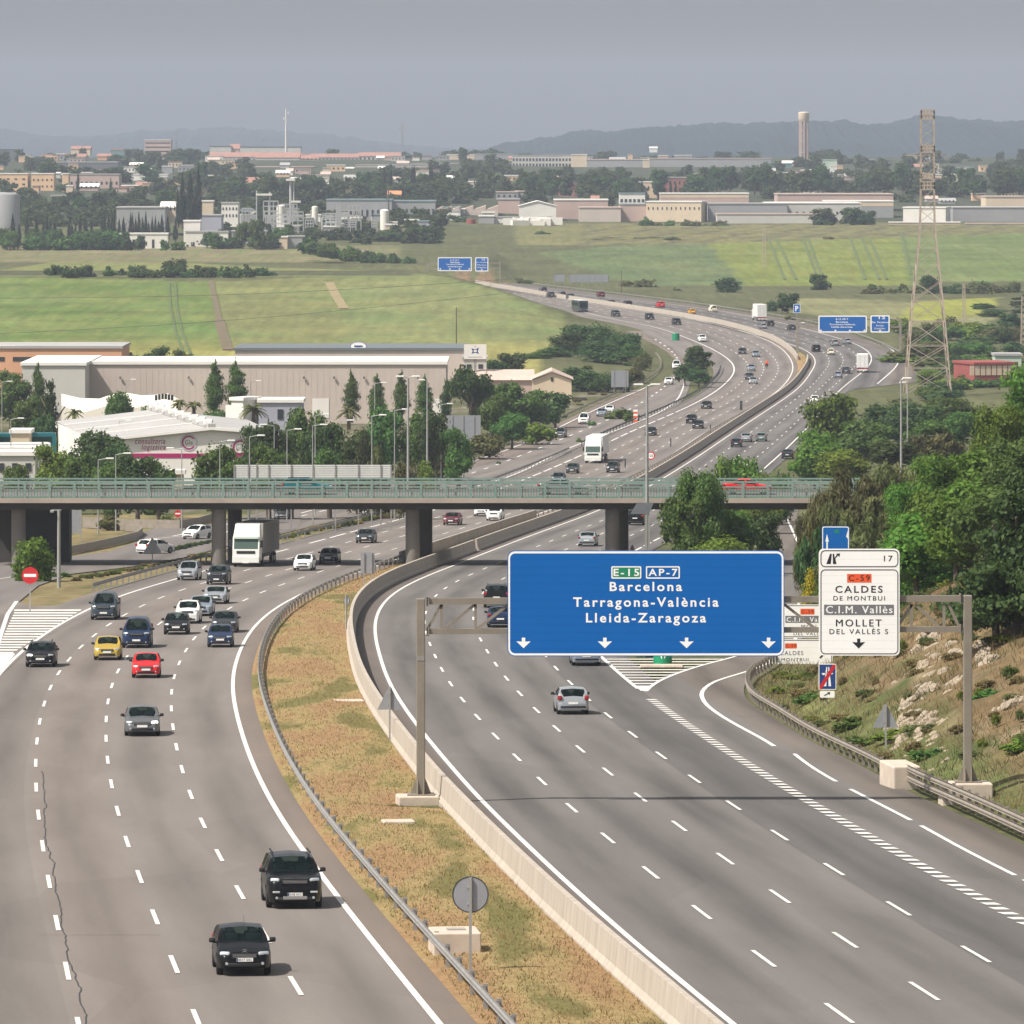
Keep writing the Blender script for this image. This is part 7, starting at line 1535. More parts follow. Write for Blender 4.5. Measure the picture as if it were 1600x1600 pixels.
B('pale shed with a grey roof right of the graffiti wall', 362,416,362,390,2490,'grey','grey',dep=12); B('small white shed with bright end at the hedge start', 432,449,371,394,2440,'cream','white',dep=6); B('grey container like shed beside the small white shed', 449,475,370,392,2445,'grey','grey',dep=8); B('dark grey shed left of the small white shed', 414,431,370,392,2450,'grey','pink',dep=8)
B('white office left of the chemical plant', 346,372,318,345,2700,'white','grey',wins=(2,5,.1,.9,.4,.4)); B('small peach roofed house in the town trees', 370,393,279,294,3500,'peach','red','gable')
# far town, middle
B('long red roofed terrace left of the orange roof wood', 468,560,240,256,4700,'pale','red','gable',wins=(1,16,.1,.6,.4,.6)); B('red roofed terrace with a higher gable at its end', 560,626,238,254,4720,'pale','red','gable',wins=(1,10,.1,.6,.4,.6)); B('pale red roofed building under the tall mast', 400,468,238,262,4600,'pale','red','gable',wins=(1,10,.1,.6,.4,.6)); B('beige flat roofed works in front of the terraces', 396,490,261,276,4200,'beige','pink',dep=40); B('white arched hall among the beige roofs', 515,552,261,274,4150,'white','white','gable'); B('beige works right of the white arched hall', 555,680,258,276,4200,'beige','grey',dep=30,wins=(1,10,.1,.5,.4,.6)); B('white house showing between the dark cypresses', 650,672,268,283,3500,'white','pink')
B('cream flat block on the skyline right of the terraces', 698,741,242,257,4700,'cream','white',dep=14); B('long grey hall right of the cream skyline block', 741,800,241,262,4720,'grey','grey',dep=30); B('grey hall in front of the cream skyline block', 620,720,256,278,4300,'grey','grey',dep=20)
B('orange roofed house in the middle wood', 606,626,298,311,3100,'peach','orange','gable'); B('sawtooth factory, left half', 678,718,322,346,2880,'beige','pink','sawtooth',dep=30); B('sawtooth factory, right half', 720,778,321,346,2900,'beige','pink','sawtooth',dep=30); B('dark brown hall right of the sawtooth factory', 778,812,312,340,2950,'pink','grey'); B('white low sheds by the lorry park', 770,862,340,357,2790,'white','grey',dep=8,wins=(1,16,.1,.6,.5,.6)); 
B('teal roofed long shed behind the pipe racks', 510,612,313,340,2820,'grey','teal',dep=30,wins=(1,12,.0,.5,.4,.8)); B('teal roofed shed with pale columns', 612,680,315,340,2840,'grey','teal',dep=30,wins=(1,10,.0,.6,.4,.8))
B('multi storey pale building with two rows of dark windows', 800,893,243,268,4300,'pale','grey',dep=24,wins=(2,18,.25,.9,.6,.55)); B('cream penthouse block beside the window rows', 893,917,242,268,4290,'cream','white',dep=14); B('long grey hall with a cream corner tower', 917,1008,250,273,4280,'grey','pink',dep=40); B('cream corner tower at the end of the long grey hall', 1005,1015,250,274,4260,'cream','white',dep=10)
rb = B('long grey works with a red painted section', 1015,1205,248,276,4290,'grey','pink',dep=40); part('red_panel', MB().box((12, -20.05, 6.5), (24, .08, 4.0), WC['red']), rb)
B('brick block behind slim trees in the middle wood', 873,903,285,303,3350,'brick','dark',wins=(2,5,.1,.9,.4,.5)); B('cream block with a tree in front, left of the brick one', 975,1026,285,303,3320,'cream','white',wins=(1,6,.2,.8,.3,.6)); B('brown brick block behind cypresses', 1028,1073,278,304,3310,'brick','grey',dep=16,wins=(2,6,.1,.9,.35,.5)); B('white stepped offices below the cream block', 968,1008,303,322,3050,'white','teal',wins=(1,6,.2,.7,.6,.5))
B('white gabled warehouse with a bright front', 811,869,315,341,2860,'white','white','gablefront',dep=30); B('beige shed right of the white gabled warehouse', 866,950,313,342,2900,'pink','cream' if False else 'white',dep=30); B('grey brick works left of the round tree', 905,970,325,346,2850,'beige','pink',dep=20); B('low pink works right of the round tree', 968,1012,320,342,2860,'pink','teal',dep=16)
B('large cream warehouse with a row of small square windows', 1010,1107,316,349,2850,'cream','white',dep=20,yaw=-.16,wins=(1,12,.62,.8,.25,.7)); B('right flank of the large cream warehouse, its shade put into the grey wall', 1107,1230,319,347,2862,'grey','grey',dep=26); B('long white topped shed behind the large cream warehouse', 1032,1170,303,320,3020,'pink','white',dep=20,band=('cream',.8,.3)); B('pale wall with dark bushes right of the cream warehouse', 1120,1300,335,350,2820,'pale','pink',dep=12)  # right flank of the cream warehouse is coloured grey to carry its shade
# far town, right
B('long low white roofed shed left of the dark trees at right', 1198,1345,318,345,2880,'pale','white',dep=40,wins=(1,14,.3,.6,.3,.5)); B('pink roofed long shed behind the white roofs', 1215,1396,304,322,3050,'pink','pink',dep=40); B('white roofed hall with grey right flank behind the dark trees', 1290,1396,315,342,2930,'grey','white',dep=30,band=('cream',.85,.25)); B('bright white cubic warehouse beside the pylon', 1412,1489,325,354,2830,'white','white',dep=16,yaw=-.2); B('long grey warehouse right of the bright white one', 1489,1620,325,352,2850,'grey','grey',dep=40); B('pale pink roofed sheds at the right edge of the town', 1540,1620,308,330,3000,'cream','pink',dep=30); B('low cream wall strip below the grey warehouse', 1390,1500,348,358,2795,'cream','white',dep=4); B('low pale strip shed at the right edge below the warehouse', 1510,1620,350,358,2795,'pale','pink',dep=4)
B('pale green block with a pink base below the water tower', 1266,1308,250,272,4200,'green','green',dep=20,band=('pink',.1,.25)); B('green roofed works left of the water tower', 1198,1237,256,272,4250,'teal','teal',dep=20); B('small white sheds below the green roofed works', 1208,1236,271,280,4000,'white','white',dep=10); B('white stepped building right of the pylon', 1449,1503,273,290,3700,'cream','white',dep=14); B('white annex right of the stepped building', 1503,1520,281,291,3690,'white','white',dep=10); B('pale blue roofed halls behind the stepped building', 1478,1521,260,274,4200,'pale','teal',wins=(1,3,.1,.8,.5,.8)); B('tan house on the hillside at right', 1552,1567,257,268,4600,'peach','white','gable',dep=10); B('small white house on the blue hillside', 1015,1027,229,234,6050,'white','white','gable',dep=8); B('tiny white villa on the hillside right of the pylon', 1500,1512,243,251,5500,'white','white','gable',dep=8)
B('white house left of the pylon among trees', 1424,1442,256,270,4300,'white','red','gable',dep=10); B('pink white row under the blue hills', 1335,1400,262,270,4600,'pale','pink',dep=8)
for i in range(170):
    px = random.choice([random.uniform(-20, 380), random.uniform(380, 800), random.uniform(800, 1620)]); Y = random.choice([random.uniform(3150, 3900), random.uniform(3900, 4900)]); pb_ = HY-F*(Hs(XA(px, Y), Y)-CZ)/Y; w_ = random.uniform(8, 34)*3600/Y; h_ = random.uniform(6, 12)*3600/Y
    k_ = random.choice(['flat', 'gable', 'flat']); B('small far building among the trees of the distant town', px, px+w_, pb_-h_, pb_, Y, random.choice(['pale','cream','white','pink','grey','peach']), random.choice(['white','grey','red','pink']), k_, dep=random.uniform(8, 14), wins=(1, 4, .2, .8, .4, .5) if w_ > 20 else None).__setitem__('group', 'small buildings of the distant town')
for i in range(26):
    px = random.uniform(330, 800); Y = random.uniform(2640, 2960); pb_ = HY-F*(Hs(XA(px, Y), Y)-CZ)/Y; w_ = random.uniform(12, 36); B('low pale shed on the works site round the chemical plant', px, px+w_, pb_-random.uniform(7, 13), pb_, Y, random.choice(['pale','cream','white','grey','lilac']), random.choice(['white','grey','white','teal']), 'flat', dep=random.uniform(6, 12)).__setitem__('group', 'low sheds of the chemical works')
# chemical plant
cp = thing('chemical_plant', 'silvery chemical plant of pipe racks, columns and tanks in front of the wood', 'factory', GT(500, 2700)); c0 = cp.location
PIPE = M('plant_steel', (.42,.42,.42), .5, .3); WT = M('tank_white', (.72,.69,.62), .5)
def cpx(x, y, Y=2700.0): v = P(x, y, Y)-c0; return v
def tank(x0, x1, yt, yb, Y=2700.0, m=WT, nm='tank'):
    a, c = cpx(x0, yb, Y), cpx(x1, yt, Y); r = (c.x-a.x)/2; hh = c.z-a.z; q = MB(); q.lathe([(0,-2),(r,-2),(r,hh*.94),(r*.6,hh),(0,hh*1.01)], 18, (0,0,0), m); part(nm, q, cp, (a.x+r, a.y, a.z), smooth=40)
for a in ((432,446,320,345),(487,497,322,345),(594,608,327,364),(470,482,352,372),(548,560,357,372)): tank(*a)
for a in ((452,456,282,345),(458,460,278,345),(475,478,340,372),(480,483,342,372),(502,505,340,368),(560,563,338,368),(580,582,338,368),(400,402,298,365),(420,423,300,350)): tank(*a, m=PIPE, nm='column')
for i in range(30):
    x = random.uniform(372, 600); w_ = random.uniform(6, 26); yb_ = random.uniform(335, 368); hh = random.uniform(8, 24); Yp = random.uniform(2640, 2760); a, c = cpx(x, yb_, Yp), cpx(x+w_, yb_-hh, Yp); q = MB()
    for zz in np.linspace(a.z, c.z, 4): q.beam((a.x, a.y, zz), (c.x, a.y, zz), .5, .5, PIPE)
    for xx in np.linspace(a.x, c.x, 4): q.beam((xx, a.y, a.z-4), (xx, a.y, c.z), .4, .4, PIPE)
    part('pipe_rack', q, cp)
for (x0, x1, y) in ((447,461,281),(455,470,315),(400,425,304)): a, c = cpx(x0, y), cpx(x1, y); part('platform', MB().box(((a.x+c.x)/2, a.y, a.z), (c.x-a.x, 4, .8), WT), cp)
tt = solo('storage_tank', MB().lathe([(0,-6),(7,-6),(7,12),(6.5,12.6),(0,13.4)], 26, (0,0,0), WC['grey']), 'big grey storage tank at the left edge behind the trees', 'tank', (XA(5, 2700), 2700, ZA(350, 2700)), smooth=40)
solo('storage_tank', MB().lathe([(0,-3),(2,-3),(2,3.4),(0,3.6)], 18, (0,0,0), WC['red']), 'red tank beside the sawtooth factory', 'tank', (XA(736, 2780), 2780, ZA(355, 2780)), smooth=40)
pm = MB().box((0,0,1.6), (8, 2.5, 3.2), WC['white']).mesh('parked_lorry')
for i in range(16): px = random.uniform(800, 880); tag(ob('parked_lorry', pm, None, (XA(px, 2780), 2775+random.uniform(-8, 8), ZA(random.uniform(350, 356), 2780)), random.choice([0, .4, 1.5])), 'white lorry parked in the far lorry park', 'truck', 'lorries in the far lorry park')
# masts, water tower
MAST = M('mast_pale', (.60,.58,.55), .5); RUST = M('pylon_steel', (.42,.34,.27), .6, .2)
def mast(label, px, pt, pb, Y, r, mat, lattice=False):
    z0 = ZA(pb, Y)-3; h = ZA(pt, Y)-z0; t = thing('mast', label, 'mast', (XA(px, Y), Y, z0))
    q = MB()
    if lattice:
        for k in range(3): a = 2*PI*k/3; q.tube((r*math.cos(a), r*math.sin(a), 0), (r*.3*math.cos(a), r*.3*math.sin(a), h), r*.13, r*.1, 5, mat)
        n = int(h/(r*3))
        for i in range(n):
            f0, f1 = 1-.7*i/n, 1-.7*(i+1)/n
            for k in range(3): a, b = 2*PI*k/3, 2*PI*(k+1)/3; q.beam((r*f0*math.cos(a), r*f0*math.sin(a), h*i/n), (r*f1*math.cos(b), r*f1*math.sin(b), h*(i+1)/n), r*.1, r*.1, mat)
    else: q.tube((0,0,0), (0,0,h), r, r*.5, 8, mat)
    part('shaft', q, t); q = MB()
    for k in range(4): q.box((r*1.6*math.cos(k*1.6), r*1.6*math.sin(k*1.6), h*(.92-.06*k)), (r*1.2, r*1.2, h*.05), mat)
    part('antennas', q, t); return t
mast('tall pale telecom mast on the town skyline', 447, 170, 240, 4700, 1.0, MAST); mast('thin faint lattice mast above the red roofed terraces', 628, 194, 226, 5000, 1.2, M('mast_grey', (.3,.3,.3), .6), True); mast('thin faint lattice mast left of the tall pale one', 275, 203, 252, 4800, 1.2, MATS['mast_grey'], True); mast('dark chimney pole between the teal roofed sheds', 607, 296, 356, 2760, .55, SHADE)
wt = thing('water_tower', 'tall water tower with a pale round tank on a slender ribbed shaft', 'water tower', (XA(1256, 4400), 4400, ZA(257, 4400))); k = 4400/F
z = lambda y: ZA(y, 4400)-wt.location.z
part('tank', MB().lathe([(0,z(190)),(6.2*k,z(190)),(8.6*k,z(186)),(8.6*k,z(176)),(7.5*k,z(175)),(0,z(174.5))], 24, (0,0,0), WC['cream']), wt, smooth=40)
q = MB(); q.lathe([(2.6*k,-6),(2.6*k,z(189))], 14, (0,0,0), WC['grey'])
part('core', q, wt)
for i in range(8): a = 2*PI*i/8; part('column', MB().beam((6.6*k*math.cos(a), 6.6*k*math.sin(a), -6), (6.6*k*math.cos(a), 6.6*k*math.sin(a), z(188)), 1.0, 1.0, WC['pink']), wt)
for yy in (205, 222, 239): part('ring_beam', MB().lathe([(5.6*k,z(yy)),(6.9*k,z(yy)),(6.9*k,z(yy)+.8),(5.6*k,z(yy)+.8),(5.6*k,z(yy))], 16, (0,0,0), WC['grey']), wt)
# big pylon
PY_ = 1250.0; pb = Vector((XA(1449, PY_), PY_, ZA(614, PY_))); py = thing('pylon', 'tall rusty lattice electricity pylon rising above the trees at right', 'pylon', pb)
def hw(y): return float(np.interp(y, [172, 240, 300, 358, 500, 614], [10, 10.2, 10.4, 11.6, 26, 35]))*PY_/F
def zz_(y): return ZA(y, PY_)-pb.z
lv = [614, 575, 540, 502, 470, 440, 412, 388, 366, 346, 328, 311, 295, 279, 263, 247, 231, 215, 200, 186, 172]
q = MB()
for sx in (-1, 1):
    for sy in (-1, 1):
        for a, b in zip(lv[:-1], lv[1:]): q.beam((sx*hw(a), sy*hw(a), zz_(a)), (sx*hw(b), sy*hw(b), zz_(b)), (.25 if a > 360 else .20), None, RUST)
        part('leg', q, py); q = MB()
for i, (a, b) in enumerate(zip(lv[:-1], lv[1:])):
    for f in range(4):
        (x0, y0), (x1, y1) = [((-1,-1),(1,-1)), ((1,-1),(1,1)), ((1,1),(-1,1)), ((-1,1),(-1,-1))][f]
        p, r_ = (Vector((x0*hw(a), y0*hw(a), zz_(a))), Vector((x1*hw(b), y1*hw(b), zz_(b)))); q.beam(p, r_, .10, None, RUST)
        if a > 430: q.beam(Vector((x1*hw(a), y1*hw(a), zz_(a))), Vector((x0*hw(b), y0*hw(b), zz_(b))), .10, None, RUST)
        if i < 4 or i % 3 == 0: q.beam(Vector((x0*hw(b), y0*hw(b), zz_(b))), Vector((x1*hw(b), y1*hw(b), zz_(b))), .12, None, RUST)
part('bracing', q, py)
for yy0, yy1 in ((172, 186), (227, 238), (271, 279), (284, 296)):
    q = MB(); h0 = hw(yy0)
    for kk in range(5):
        u = -1+.5*kk
        for sy in (-1, 1): q.beam((u*h0, sy*h0, zz_(yy0)), (u*h0, sy*h0, zz_(yy1)), .22, None, RUST); q.beam((sy*h0, u*h0, zz_(yy0)), (sy*h0, u*h0, zz_(yy1)), .22, None, RUST)
    for z_2 in (yy0, (yy0+yy1)/2, yy1):
        for sy in (-1, 1): q.beam((-h0, sy*h0, zz_(z_2)), (h0, sy*h0, zz_(z_2)), .25, None, RUST)
    part('cage', q, py)
for (y, l) in ((243, 36), (176, 0), (296, 0)):
    if l: part('crossarm', (lambda m_: (m_.beam((-l*PY_/F, 0, zz_(y)), (l*PY_/F, 0, zz_(y)), .14, None, RUST), m_.beam((-l*PY_/F, 0, zz_(y)), (0, 0, zz_(y-6)), .1, None, RUST), m_.beam((l*PY_/F, 0, zz_(y)), (0, 0, zz_(y-6)), .1, None, RUST), m_)[-1])(MB()), py)
def small_pylon(label, px, pt, pb_, Y, w0, w1, mat=RUST):
    z0 = ZA(pb_, Y); h = ZA(pt, Y)-z0; t = thing('pylon', label, 'pylon', (XA(px, Y), Y, z0)); q = MB(); n = 12
    for sx in (-1, 1):
        for sy in (-1, 1): q.beam((sx*w0, sy*w0, -1), (sx*w1, sy*w1, h), .16, None, mat)
    part('leg', q, t); q = MB()
    for i in range(n):
        a, b = w0+(w1-w0)*i/n, w0+(w1-w0)*(i+1)/n
        for sy in (-1, 1): q.beam((-a, sy*a, h*i/n), (b, sy*b, h*(i+1)/n), .09, None, mat); q.beam((a, sy*a, h*i/n), (-b, sy*b, h*(i+1)/n), .09, None, mat)
    part('bracing', q, t)
    q = MB(); q.beam((-w0*1.6-1.2, 0, h*.93), (w0*1.6+1.2, 0, h*.93), .12, None, mat); part('crossarm', q, t)
small_pylon('slim lattice pole right of the tall pylon', 1506, 443, 545, 1700, .5, .25); small_pylon('lattice pole cut by the right edge of the photo', 1599, 462, 570, 1500, .7, .35); small_pylon('faint lattice pole standing in the yellow field', 1194, 354, 452, 2250, .9, .3)
solo('pole', MB().tube((0,0,-1), (0,0,(536-478)*1450/F), .14, .10, 7, BARK), 'thin wooden pole on the green field above the square sign', 'pole', (XA(713, 1450), 1450, ZA(538, 1450)))
solo('pole', MB().tube((0,0,-1), (0,0,7), .12, .09, 7, BARK), 'dark thin pole at the far carriageway among the small dark cars', 'pole', (XA(971, 1990), 1990, Hs(XA(971,1990),1990)))
CAB = M('cable', (.04,.04,.045), .6)
for i, (a, b, Y) in enumerate((((-40,466),(800,436),1420), ((-40,523),(800,457),1400))):
    p0, p1 = P(*a, Y), P(*b, Y); pts = [p0.lerp(p1, t)+Vector((0,0,-1.2*math.sin(PI*t))) for t in np.linspace(0, 1, 17)]; q = MB()
    for u, v in zip(pts[:-1], pts[1:]): q.tube(u, v, .045, None, 5, CAB, cap=False)
    solo('power_cable', q, ['upper', 'lower'][i]+' thin power cable strung across the left green field', 'cable')
# ---------------------------------------------------------------- industrial estate on the left
whs = bld('long beige warehouse with a white roof edge behind the poplars', 133,697,569.5,655,1130,'beige','white',dep=30,name='warehouse')
for px in (488, 676): a = XA(px+(13 if px < 600 else 8), 1130)-whs.location.x; part('door', MB().box((a, -15.03, 4.4), ((26 if px < 600 else 16)*1130/F, .08, 3.4), WC['white']), whs)
part('parapet', MB().box((0, -14.9, whs.children[0].dimensions.z+.0 if False else (ZA(564.5,1130)-whs.location.z)), ((697-133)*1130/F+.3, .5, .3), RC['white']), whs)
for px in (188, 295, 475, 522, 569, 653): part('wall_lamp', (lambda m_: (m_.box((XA(px, 1130)-whs.location.x, -15.3, ZA(590, 1130)-whs.location.z), (.3, .25, .4), SHADE), m_)[-1])(MB()), whs)
q = MB()
for i in range(60): q.box((XA(133+i*9.55, 1130)-whs.location.x, -15.0, (ZA(600,1130)-whs.location.z)), (.05, .05, (655-570)*1130/F*.75), WC['beige'])
part('panel_joints', q, whs)
bld('pale end block at the left of the long beige warehouse', 34,133,571,640,1118,'pale','white',dep=40,name='warehouse',wins=None)
og = bld('orange factory with a band of dark windows at the left edge', -40,190,544.5,600,1262,'orange','grey',dep=26,name='factory')
for x0, x1 in ((-20,7),(20,50),(63,93),(106,137),(150,184)): a, c = XA(x0, 1262), XA(x1, 1262); f = part('window', MB().box(((a+c)/2-og.location.x, -13.04, ZA(561, 1262)-og.location.z), (c-a, .1, 6.5*1262/F), WIN), og)
q = MB()
for k in range(6): q.box((XA(1+k*4.2, 1262)-og.location.x, -13, ZA(541, 1262)-og.location.z), (.34, .1, .42), WC['white'])
part('roof_letters', q, og)
gs = bld('low grey shed with a teal roof edge between warehouse and green field', 367,728,547.5,600,1285,'beige','slate',dep=30,name='shed'); bld('small annex with two dark windows below the square sign', 724,760,561,600,1280,'pale','grey',dep=10,name='shed',wins=(1,2,.55,.85,.4,.6))
t = thing('roof_sign', 'oval white company sign with dark lettering on the roof of the grey shed', 'sign', P(560, 548, 1286)); k = 1286/F
el = [(13.5*k*math.cos(2*PI*i/28), 7*k+7*k*math.sin(2*PI*i/28)) for i in range(28)]; pn = part('sign_panel', plate(MB(), el, -.1, .2, WHITE), t); part('rim', ring(MB(), el, [(x*.88, 7*k+(z-7*k)*.86) for x, z in el], -.104, M('sign_violet', (.25,.2,.4), .5)), pn)
part('lettering', (lambda m_: (m_.box((0, -.11, 7*k), (13*k, .02, 2.6*k), NAVY), m_.box((-1*k, -.11, 4.2*k), (6*k, .02, 1.4*k), NAVY), m_)[-1])(MB()), pn)
part('post', MB().box((0, .15, -.3), (.3, .2, 1.4), GALV), t)
t = thing('roof_sign', 'square cream sign with a dark emblem at the right end of the grey shed', 'sign', P(742.5, 561, 1275)); k = 1275/F
pn = part('sign_panel', plate(MB(), rrect(-17.5*k, 17.5*k, 0, 23*k, .1, 2), -.1, .25, WC['white']), t); q = MB(); q.add([(x*k, -.105, z*k) for x, z in ((-6,8),(-4,12),(-6,17),(0,15),(6,18),(4,12),(6,8),(0,10))], [tuple(range(8))], NAVY); q.add([(x*k, -.108, z*k) for x, z in ((-2.5,11),(-2.5,14),(2.5,14.5),(2.5,11))], [(0,1,2,3)], WC['white']); q.box((0, -.105, 19.5*k), (1.6*k, .01, 1.6*k), RED); q.box((0, -.105, 3*k), (22*k, .01, 1.0*k), WC['grey']); part('emblem', q, pn)
part('post', MB().box((0, .3, -1), (.5, .3, 3), GALV), t)
# white logo building
t = thing('logo_building', 'white gabled logistics building with a round logo and magenta stripe', 'building', P(300, 735, 860)); o0 = t.location
def q3(x, y, Y): return P(x, y, Y)-o0
fl, fr_, ap = q3(150, 689.5, 860), q3(432, 678, 860), q3(331, 670.5, 860); bl_, br_, ab = q3(86, 659, 935), q3(386, 656, 935), q3(236, 641, 935); zb0 = -2.0
low = lambda v: Vector((v.x, v.y, zb0))
q = MB(); q.add([low(fl), low(fr_), fr_, ap, fl], [(0,1,2,3,4)], WC['white']); q.add([low(fl), fl, bl_, low(bl_)], [(0,1,2,3)], WC['white']); q.add([low(fr_), low(br_), br_, fr_], [(0,1,2,3)], WC['white']); part('wall', q, t)
e = Vector((0,-.5,.10)); q = MB(); q.add([fl+e, ap+e, ab+e, bl_+e], [(0,1,2,3)], RC['grey']); q.add([ap+e, fr_+e, br_+e, ab+e], [(0,1,2,3)], RC['grey'])
for v0, v1 in ((fl, ap), (ap, fr_)): q.beam(v0+e, v1+e, .35, .35, RC['white'])
rf = part('roof', q, t)
for tt_ in (.25, .5, .75): q = MB(); q.beam(fl.lerp(bl_, tt_)+Vector((0,0,.2)), ap.lerp(ab, tt_)+Vector((0,0,.2)), .5, .12, RC['white']); part('roof_rib', q, rf)
q = MB(); q.beam(ap+Vector((0,0,.4)), ab+Vector((0,0,.4)), 1.0, .6, RC['grey'])
for i in range(9): c = ap.lerp(ab, (i+.5)/9); q.box((c.x, c.y, c.z+.8), (1.2, 3.0, .7), RC['white'], bev=.1)
part('ridge_vents', q, rf)
MAG = M('sign_magenta', (.36,.008,.11), .5); LIL = M('sign_lilac', (.50,.44,.54), .5)
def qt(txt, x0, y0, x1, y1, sh): a, c = q3(x0, y1, 860), q3(x1, y0, 860); return text_mb(txt, a.x, c.x, a.z, c.z, -.06, MAG, .004, None, 1.15, sh)
part('lettering', qt('consultoria', 211, 684.2, 258, 693.6, .25), t); part('lettering', qt('logistica', 221, 694.2, 258.5, 705.4, .25), t)
for cx, cy, r in ((295, 691.5, 13.4), (375, 699, 14)):
    c = q3(cx, cy, 860); rr = r*860/F; q = MB(); ring(q, disc(c.x, c.z, rr), disc(c.x, c.z, rr*.86), -.05, LIL)
    arc = [math.radians(a) for a in range(35, 326, 10)]; n = len(arc)
    q.add([(c.x+rr*.8*math.cos(a), -.055, c.z+rr*.8*math.sin(a)) for a in arc]+[(c.x+rr*.64*math.cos(a), -.055, c.z+rr*.64*math.sin(a)) for a in arc], [(i, i+1, n+i+1, n+i) for i in range(n-1)], MAG)
    lg = part('logo', q, t); part('lettering', text_mb('Gle', c.x-rr*.45, c.x+rr*.45, c.z-rr*.25, c.z+rr*.32, -.056, SGREY, 0), lg)
a, c = q3(196, 715.5, 860), q3(432, 708.5, 860); part('stripe', MB().box(((a.x+c.x)/2, -.03, (a.z+c.z)/2), (c.x-a.x-.1, .05, c.z-a.z), MAG), t)
# small white house, tents, gabled house, others
hs_ = bld('small white house with a dark doorway, sunlit left face', 361,404,626,668,985,'white','white',dep=5,yaw=-.5,name='house',door=-.2); bld('flat lilac grey house with one dark window behind dark trees', 404,472,629,672,985,'lilac','white',dep=9,name='house',wins=(1,1,.35,.8,.13,.8))
t = thing('tent_roof', 'wavy white tent roofs in front of the beige warehouse', 'canopy', GT(190, 1050)); o0 = t.location
prof = [(96,615),(125,622),(155,623),(178,615),(200,614),(222,618),(240,617),(262,614.5),(280,624)]
q = MB(); top_ = [P(x, y, 1062)-o0 for x, y in prof]; fr2 = [P(x, y+18+6*math.sin(i*1.9), 1030)-o0 for i, (x, y) in enumerate(prof)]; n = len(prof)
q.add(top_+fr2+[Vector((v.x, v.y, -1.0)) for v in fr2], [(i, i+1, n+i+1, n+i) for i in range(n-1)]+[(n+i, n+i+1, 2*n+i+1, 2*n+i) for i in range(n-1)], M('tent_white', (.80,.74,.64), .8)); part('canopy', q, t, smooth=30)
q = MB()
for i in range(6): a = P(244+i*5, 619+abs(i-2.5), 1029)-o0; q.box((a.x, a.y, a.z), (.42, .1, .9), WIN)
part('glazing', q, t)
bld('cream gabled house with a pale roof among the trees', 832,893,582,620,1240,'cream','pink','gablefront',dep=16,name='house',wins=(1,1,.6,.85,.06,.6)); bld('long pink roofed house behind the umbrella pine', 742,832,579,612,1270,'pink','pink','gable',dep=14,name='house')
bld('low red building with cream panels at the right edge', 1497,1590,570,594,1340,'red','rust',dep=14,yaw=.25,name='factory',wins=None)
rb = bpy.data.objects['factory.001']; 
for i in range(9): part('cream_panel', MB().box((-5.2+i*1.2, -7.06, 4.5), (.95, .08, 2.0), WC['cream']), rb)
bld('grey green annex behind the low red building', 1555,1596,556,580,1362,'green','grey',dep=8,name='factory')
bld('cream kiosk with a round shoulder left of the conifer', 17,46,677,708,900,'cream','white',dep=6,name='kiosk'); bld('long low white canopy at the left edge above the railing', -30,60,705,735,800,'white','white',dep=5,name='shed'); bld('white garage row at the left edge below the teal coach', -30,55,712,742,780,'pale','white',dep=5,name='shed',wins=(1,4,.1,.7,.4,.7))
for i, px in enumerate((263, 279)): bld('cream skip hut under the magenta stripe, %s one' % ('left', 'right')[i], px-7, px+7, 741, 752, 745, 'cream', 'white', dep=2, name='skip_hut')
# ---------------------------------------------------------------- far hills
def hill(name, ridge, Y, depth, c, rough=1.5):
    xs_ = np.linspace(ridge[0][0], ridge[-1][0], 800); V = []; nj = 14
    for i, x in enumerate(xs_):
        y = np.interp(x, [p[0] for p in ridge], [p[1] for p in ridge])
        for j in range(nj+1):
            t = j/nj; Yj = Y-depth*(1-t)*1.0; top_z = ZA(y, Y); z = (CZ-25)+(top_z-(CZ-25))*math.sin(PI/2*t)**1.2
            X = XA(x, Y)
            n = mnoise.fractal((X*.004, Yj*.004, 3.3), 1, 2, 5)*rough*6*t+(mnoise.noise((X*.05, Yj*.05, 1))*1.3+abs(mnoise.noise((X*.13, Yj*.13, 4)))*1.1)*rough*(.4+t)
            V.append((X, Yj, z+n*(.9 if j < nj else .35)))
    Fc = [(i*(nj+1)+j, i*(nj+1)+j+1, (i+1)*(nj+1)+j+1, (i+1)*(nj+1)+j) for i in range(len(xs_)-1) for j in range(nj)]
    nb_ = len(V); 
    for i, x in enumerate(xs_): V.append((XA(x, Y), Y+depth, CZ-60))
    Fc += [(i*(nj+1)+nj, nb_+i, nb_+i+1, (i+1)*(nj+1)+nj) for i in range(len(xs_)-1)]
    me = bpy.data.meshes.new(name); me.from_pydata(V, [], Fc); me.materials.append(M('hill_wood', c, .95, var=.35, scale=.02)); me.polygons.foreach_set('use_smooth', [True]*len(me.polygons)); struct(name, me)
hill('hills', [(690,250),(780,238),(860,226),(900,216),(960,212),(1000,205),(1050,203),(1100,199),(1180,196),(1240,196),(1290,201),(1330,206),(1360,203),(1400,194),(1430,190),(1470,193),(1510,198),(1560,194),(1600,190),(1700,186)], 7200, 1700, (.010,.026,.034), 2.6)
hill('hills', [(-80,203),(30,204),(70,212),(150,214),(240,206),(330,205),(420,208),(500,212),(560,218),(640,226),(760,236),(860,244)], 11500, 2600, (.02,.035,.04), 3.0)
HAZE = 7.6e-5; EXPO = 0.38
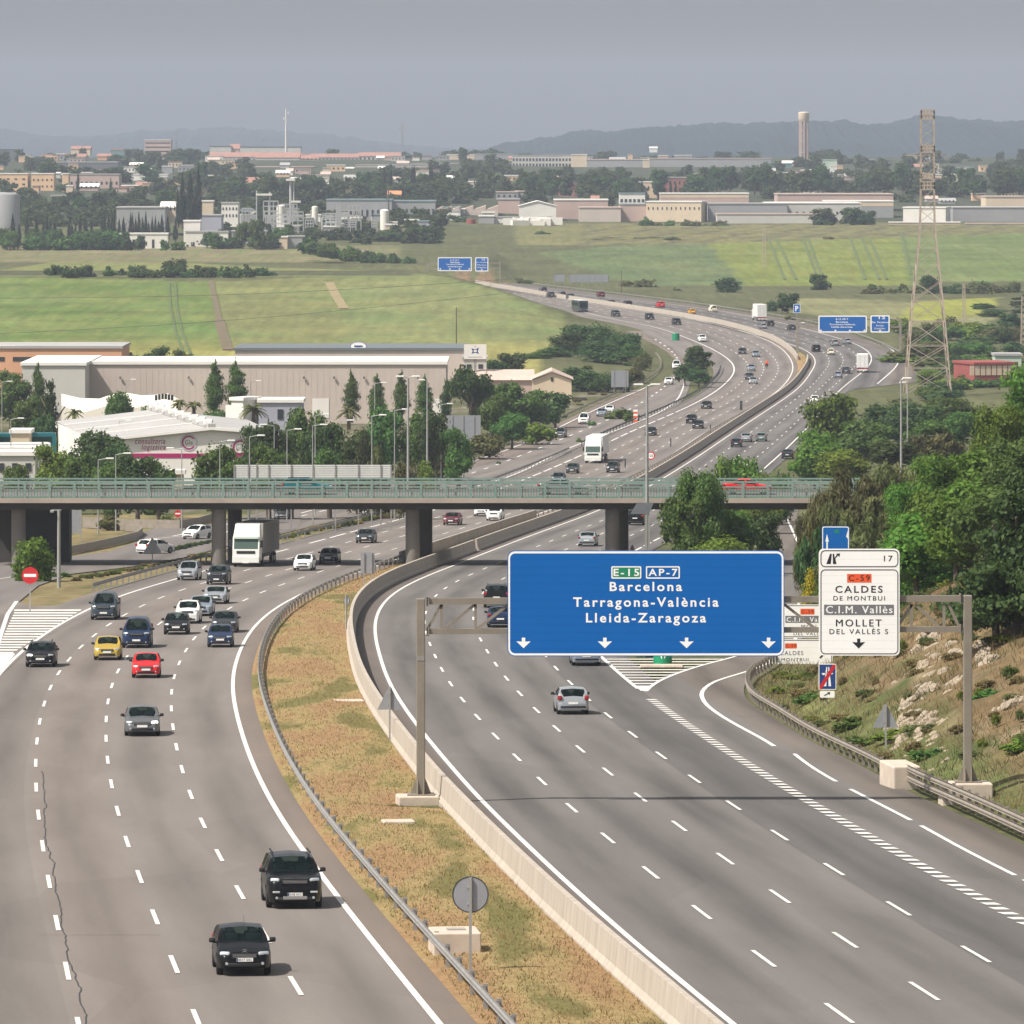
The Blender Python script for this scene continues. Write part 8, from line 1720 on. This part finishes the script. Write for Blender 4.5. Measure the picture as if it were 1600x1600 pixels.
# ---------------------------------------------------------------- light, sky, air
SUN = Vector((-.66, -.36, 1.0)).normalized()
sl = bpy.data.lights.new('sun', 'SUN'); sl.energy = 5.0; sl.angle = math.radians(.55); sl.color = (1, .94, .85)
so = bpy.data.objects.new('sun', sl); COL.objects.link(so); so.rotation_euler = SUN.to_track_quat('Z', 'Y').to_euler(); so.location = (-300, 100, 400)
w = bpy.data.worlds.new('World'); S.world = w; w.use_nodes = True; nt = w.node_tree
bg = nt.nodes['Background']; sk = nt.nodes.new('ShaderNodeTexSky'); sk.sky_type = 'NISHITA'; sk.sun_disc = False
sk.sun_elevation = math.asin(SUN.z); sk.sun_rotation = math.atan2(SUN.x, SUN.y); sk.altitude = 100; sk.air_density = 1.0; sk.dust_density = 3.0; sk.ozone_density = 2.0
hs = nt.nodes.new('ShaderNodeHueSaturation'); hs.inputs['Saturation'].default_value = .20
nt.links.new(sk.outputs[0], hs.inputs['Color']); nt.links.new(hs.outputs[0], bg.inputs[0])
bg.inputs[1].default_value = .104
hz = MB(); hz.box((0, 6700, 120), (5600, 14000, 262)); 
hm = bpy.data.materials.new('haze'); hm.use_nodes = True; hnt = hm.node_tree
for n in list(hnt.nodes):
    if n.type == 'BSDF_PRINCIPLED': hnt.nodes.remove(n)
pv = hnt.nodes.new('ShaderNodeVolumePrincipled'); pv.inputs['Density'].default_value = HAZE; pv.inputs['Color'].default_value = (.665, .74, .89, 1); pv.inputs['Anisotropy'].default_value = .0
hnt.links.new(pv.outputs[0], [n for n in hnt.nodes if n.type == 'OUTPUT_MATERIAL'][0].inputs['Volume'])
hz.mats.append(hm)
tag(ob('haze', hz.mesh('haze')), kind='stuff')
S.render.engine = 'CYCLES'
S.view_settings.view_transform = 'Standard'; S.view_settings.look = 'None'; S.view_settings.gamma = 1; S.view_settings.exposure = EXPO
S.cycles.use_denoising = True; S.cycles.max_bounces = 6; S.cycles.diffuse_bounces = 2; S.cycles.glossy_bounces = 2; S.cycles.transparent_max_bounces = 8; S.cycles.volume_bounces = 0
S.cycles.sample_clamp_indirect = 4
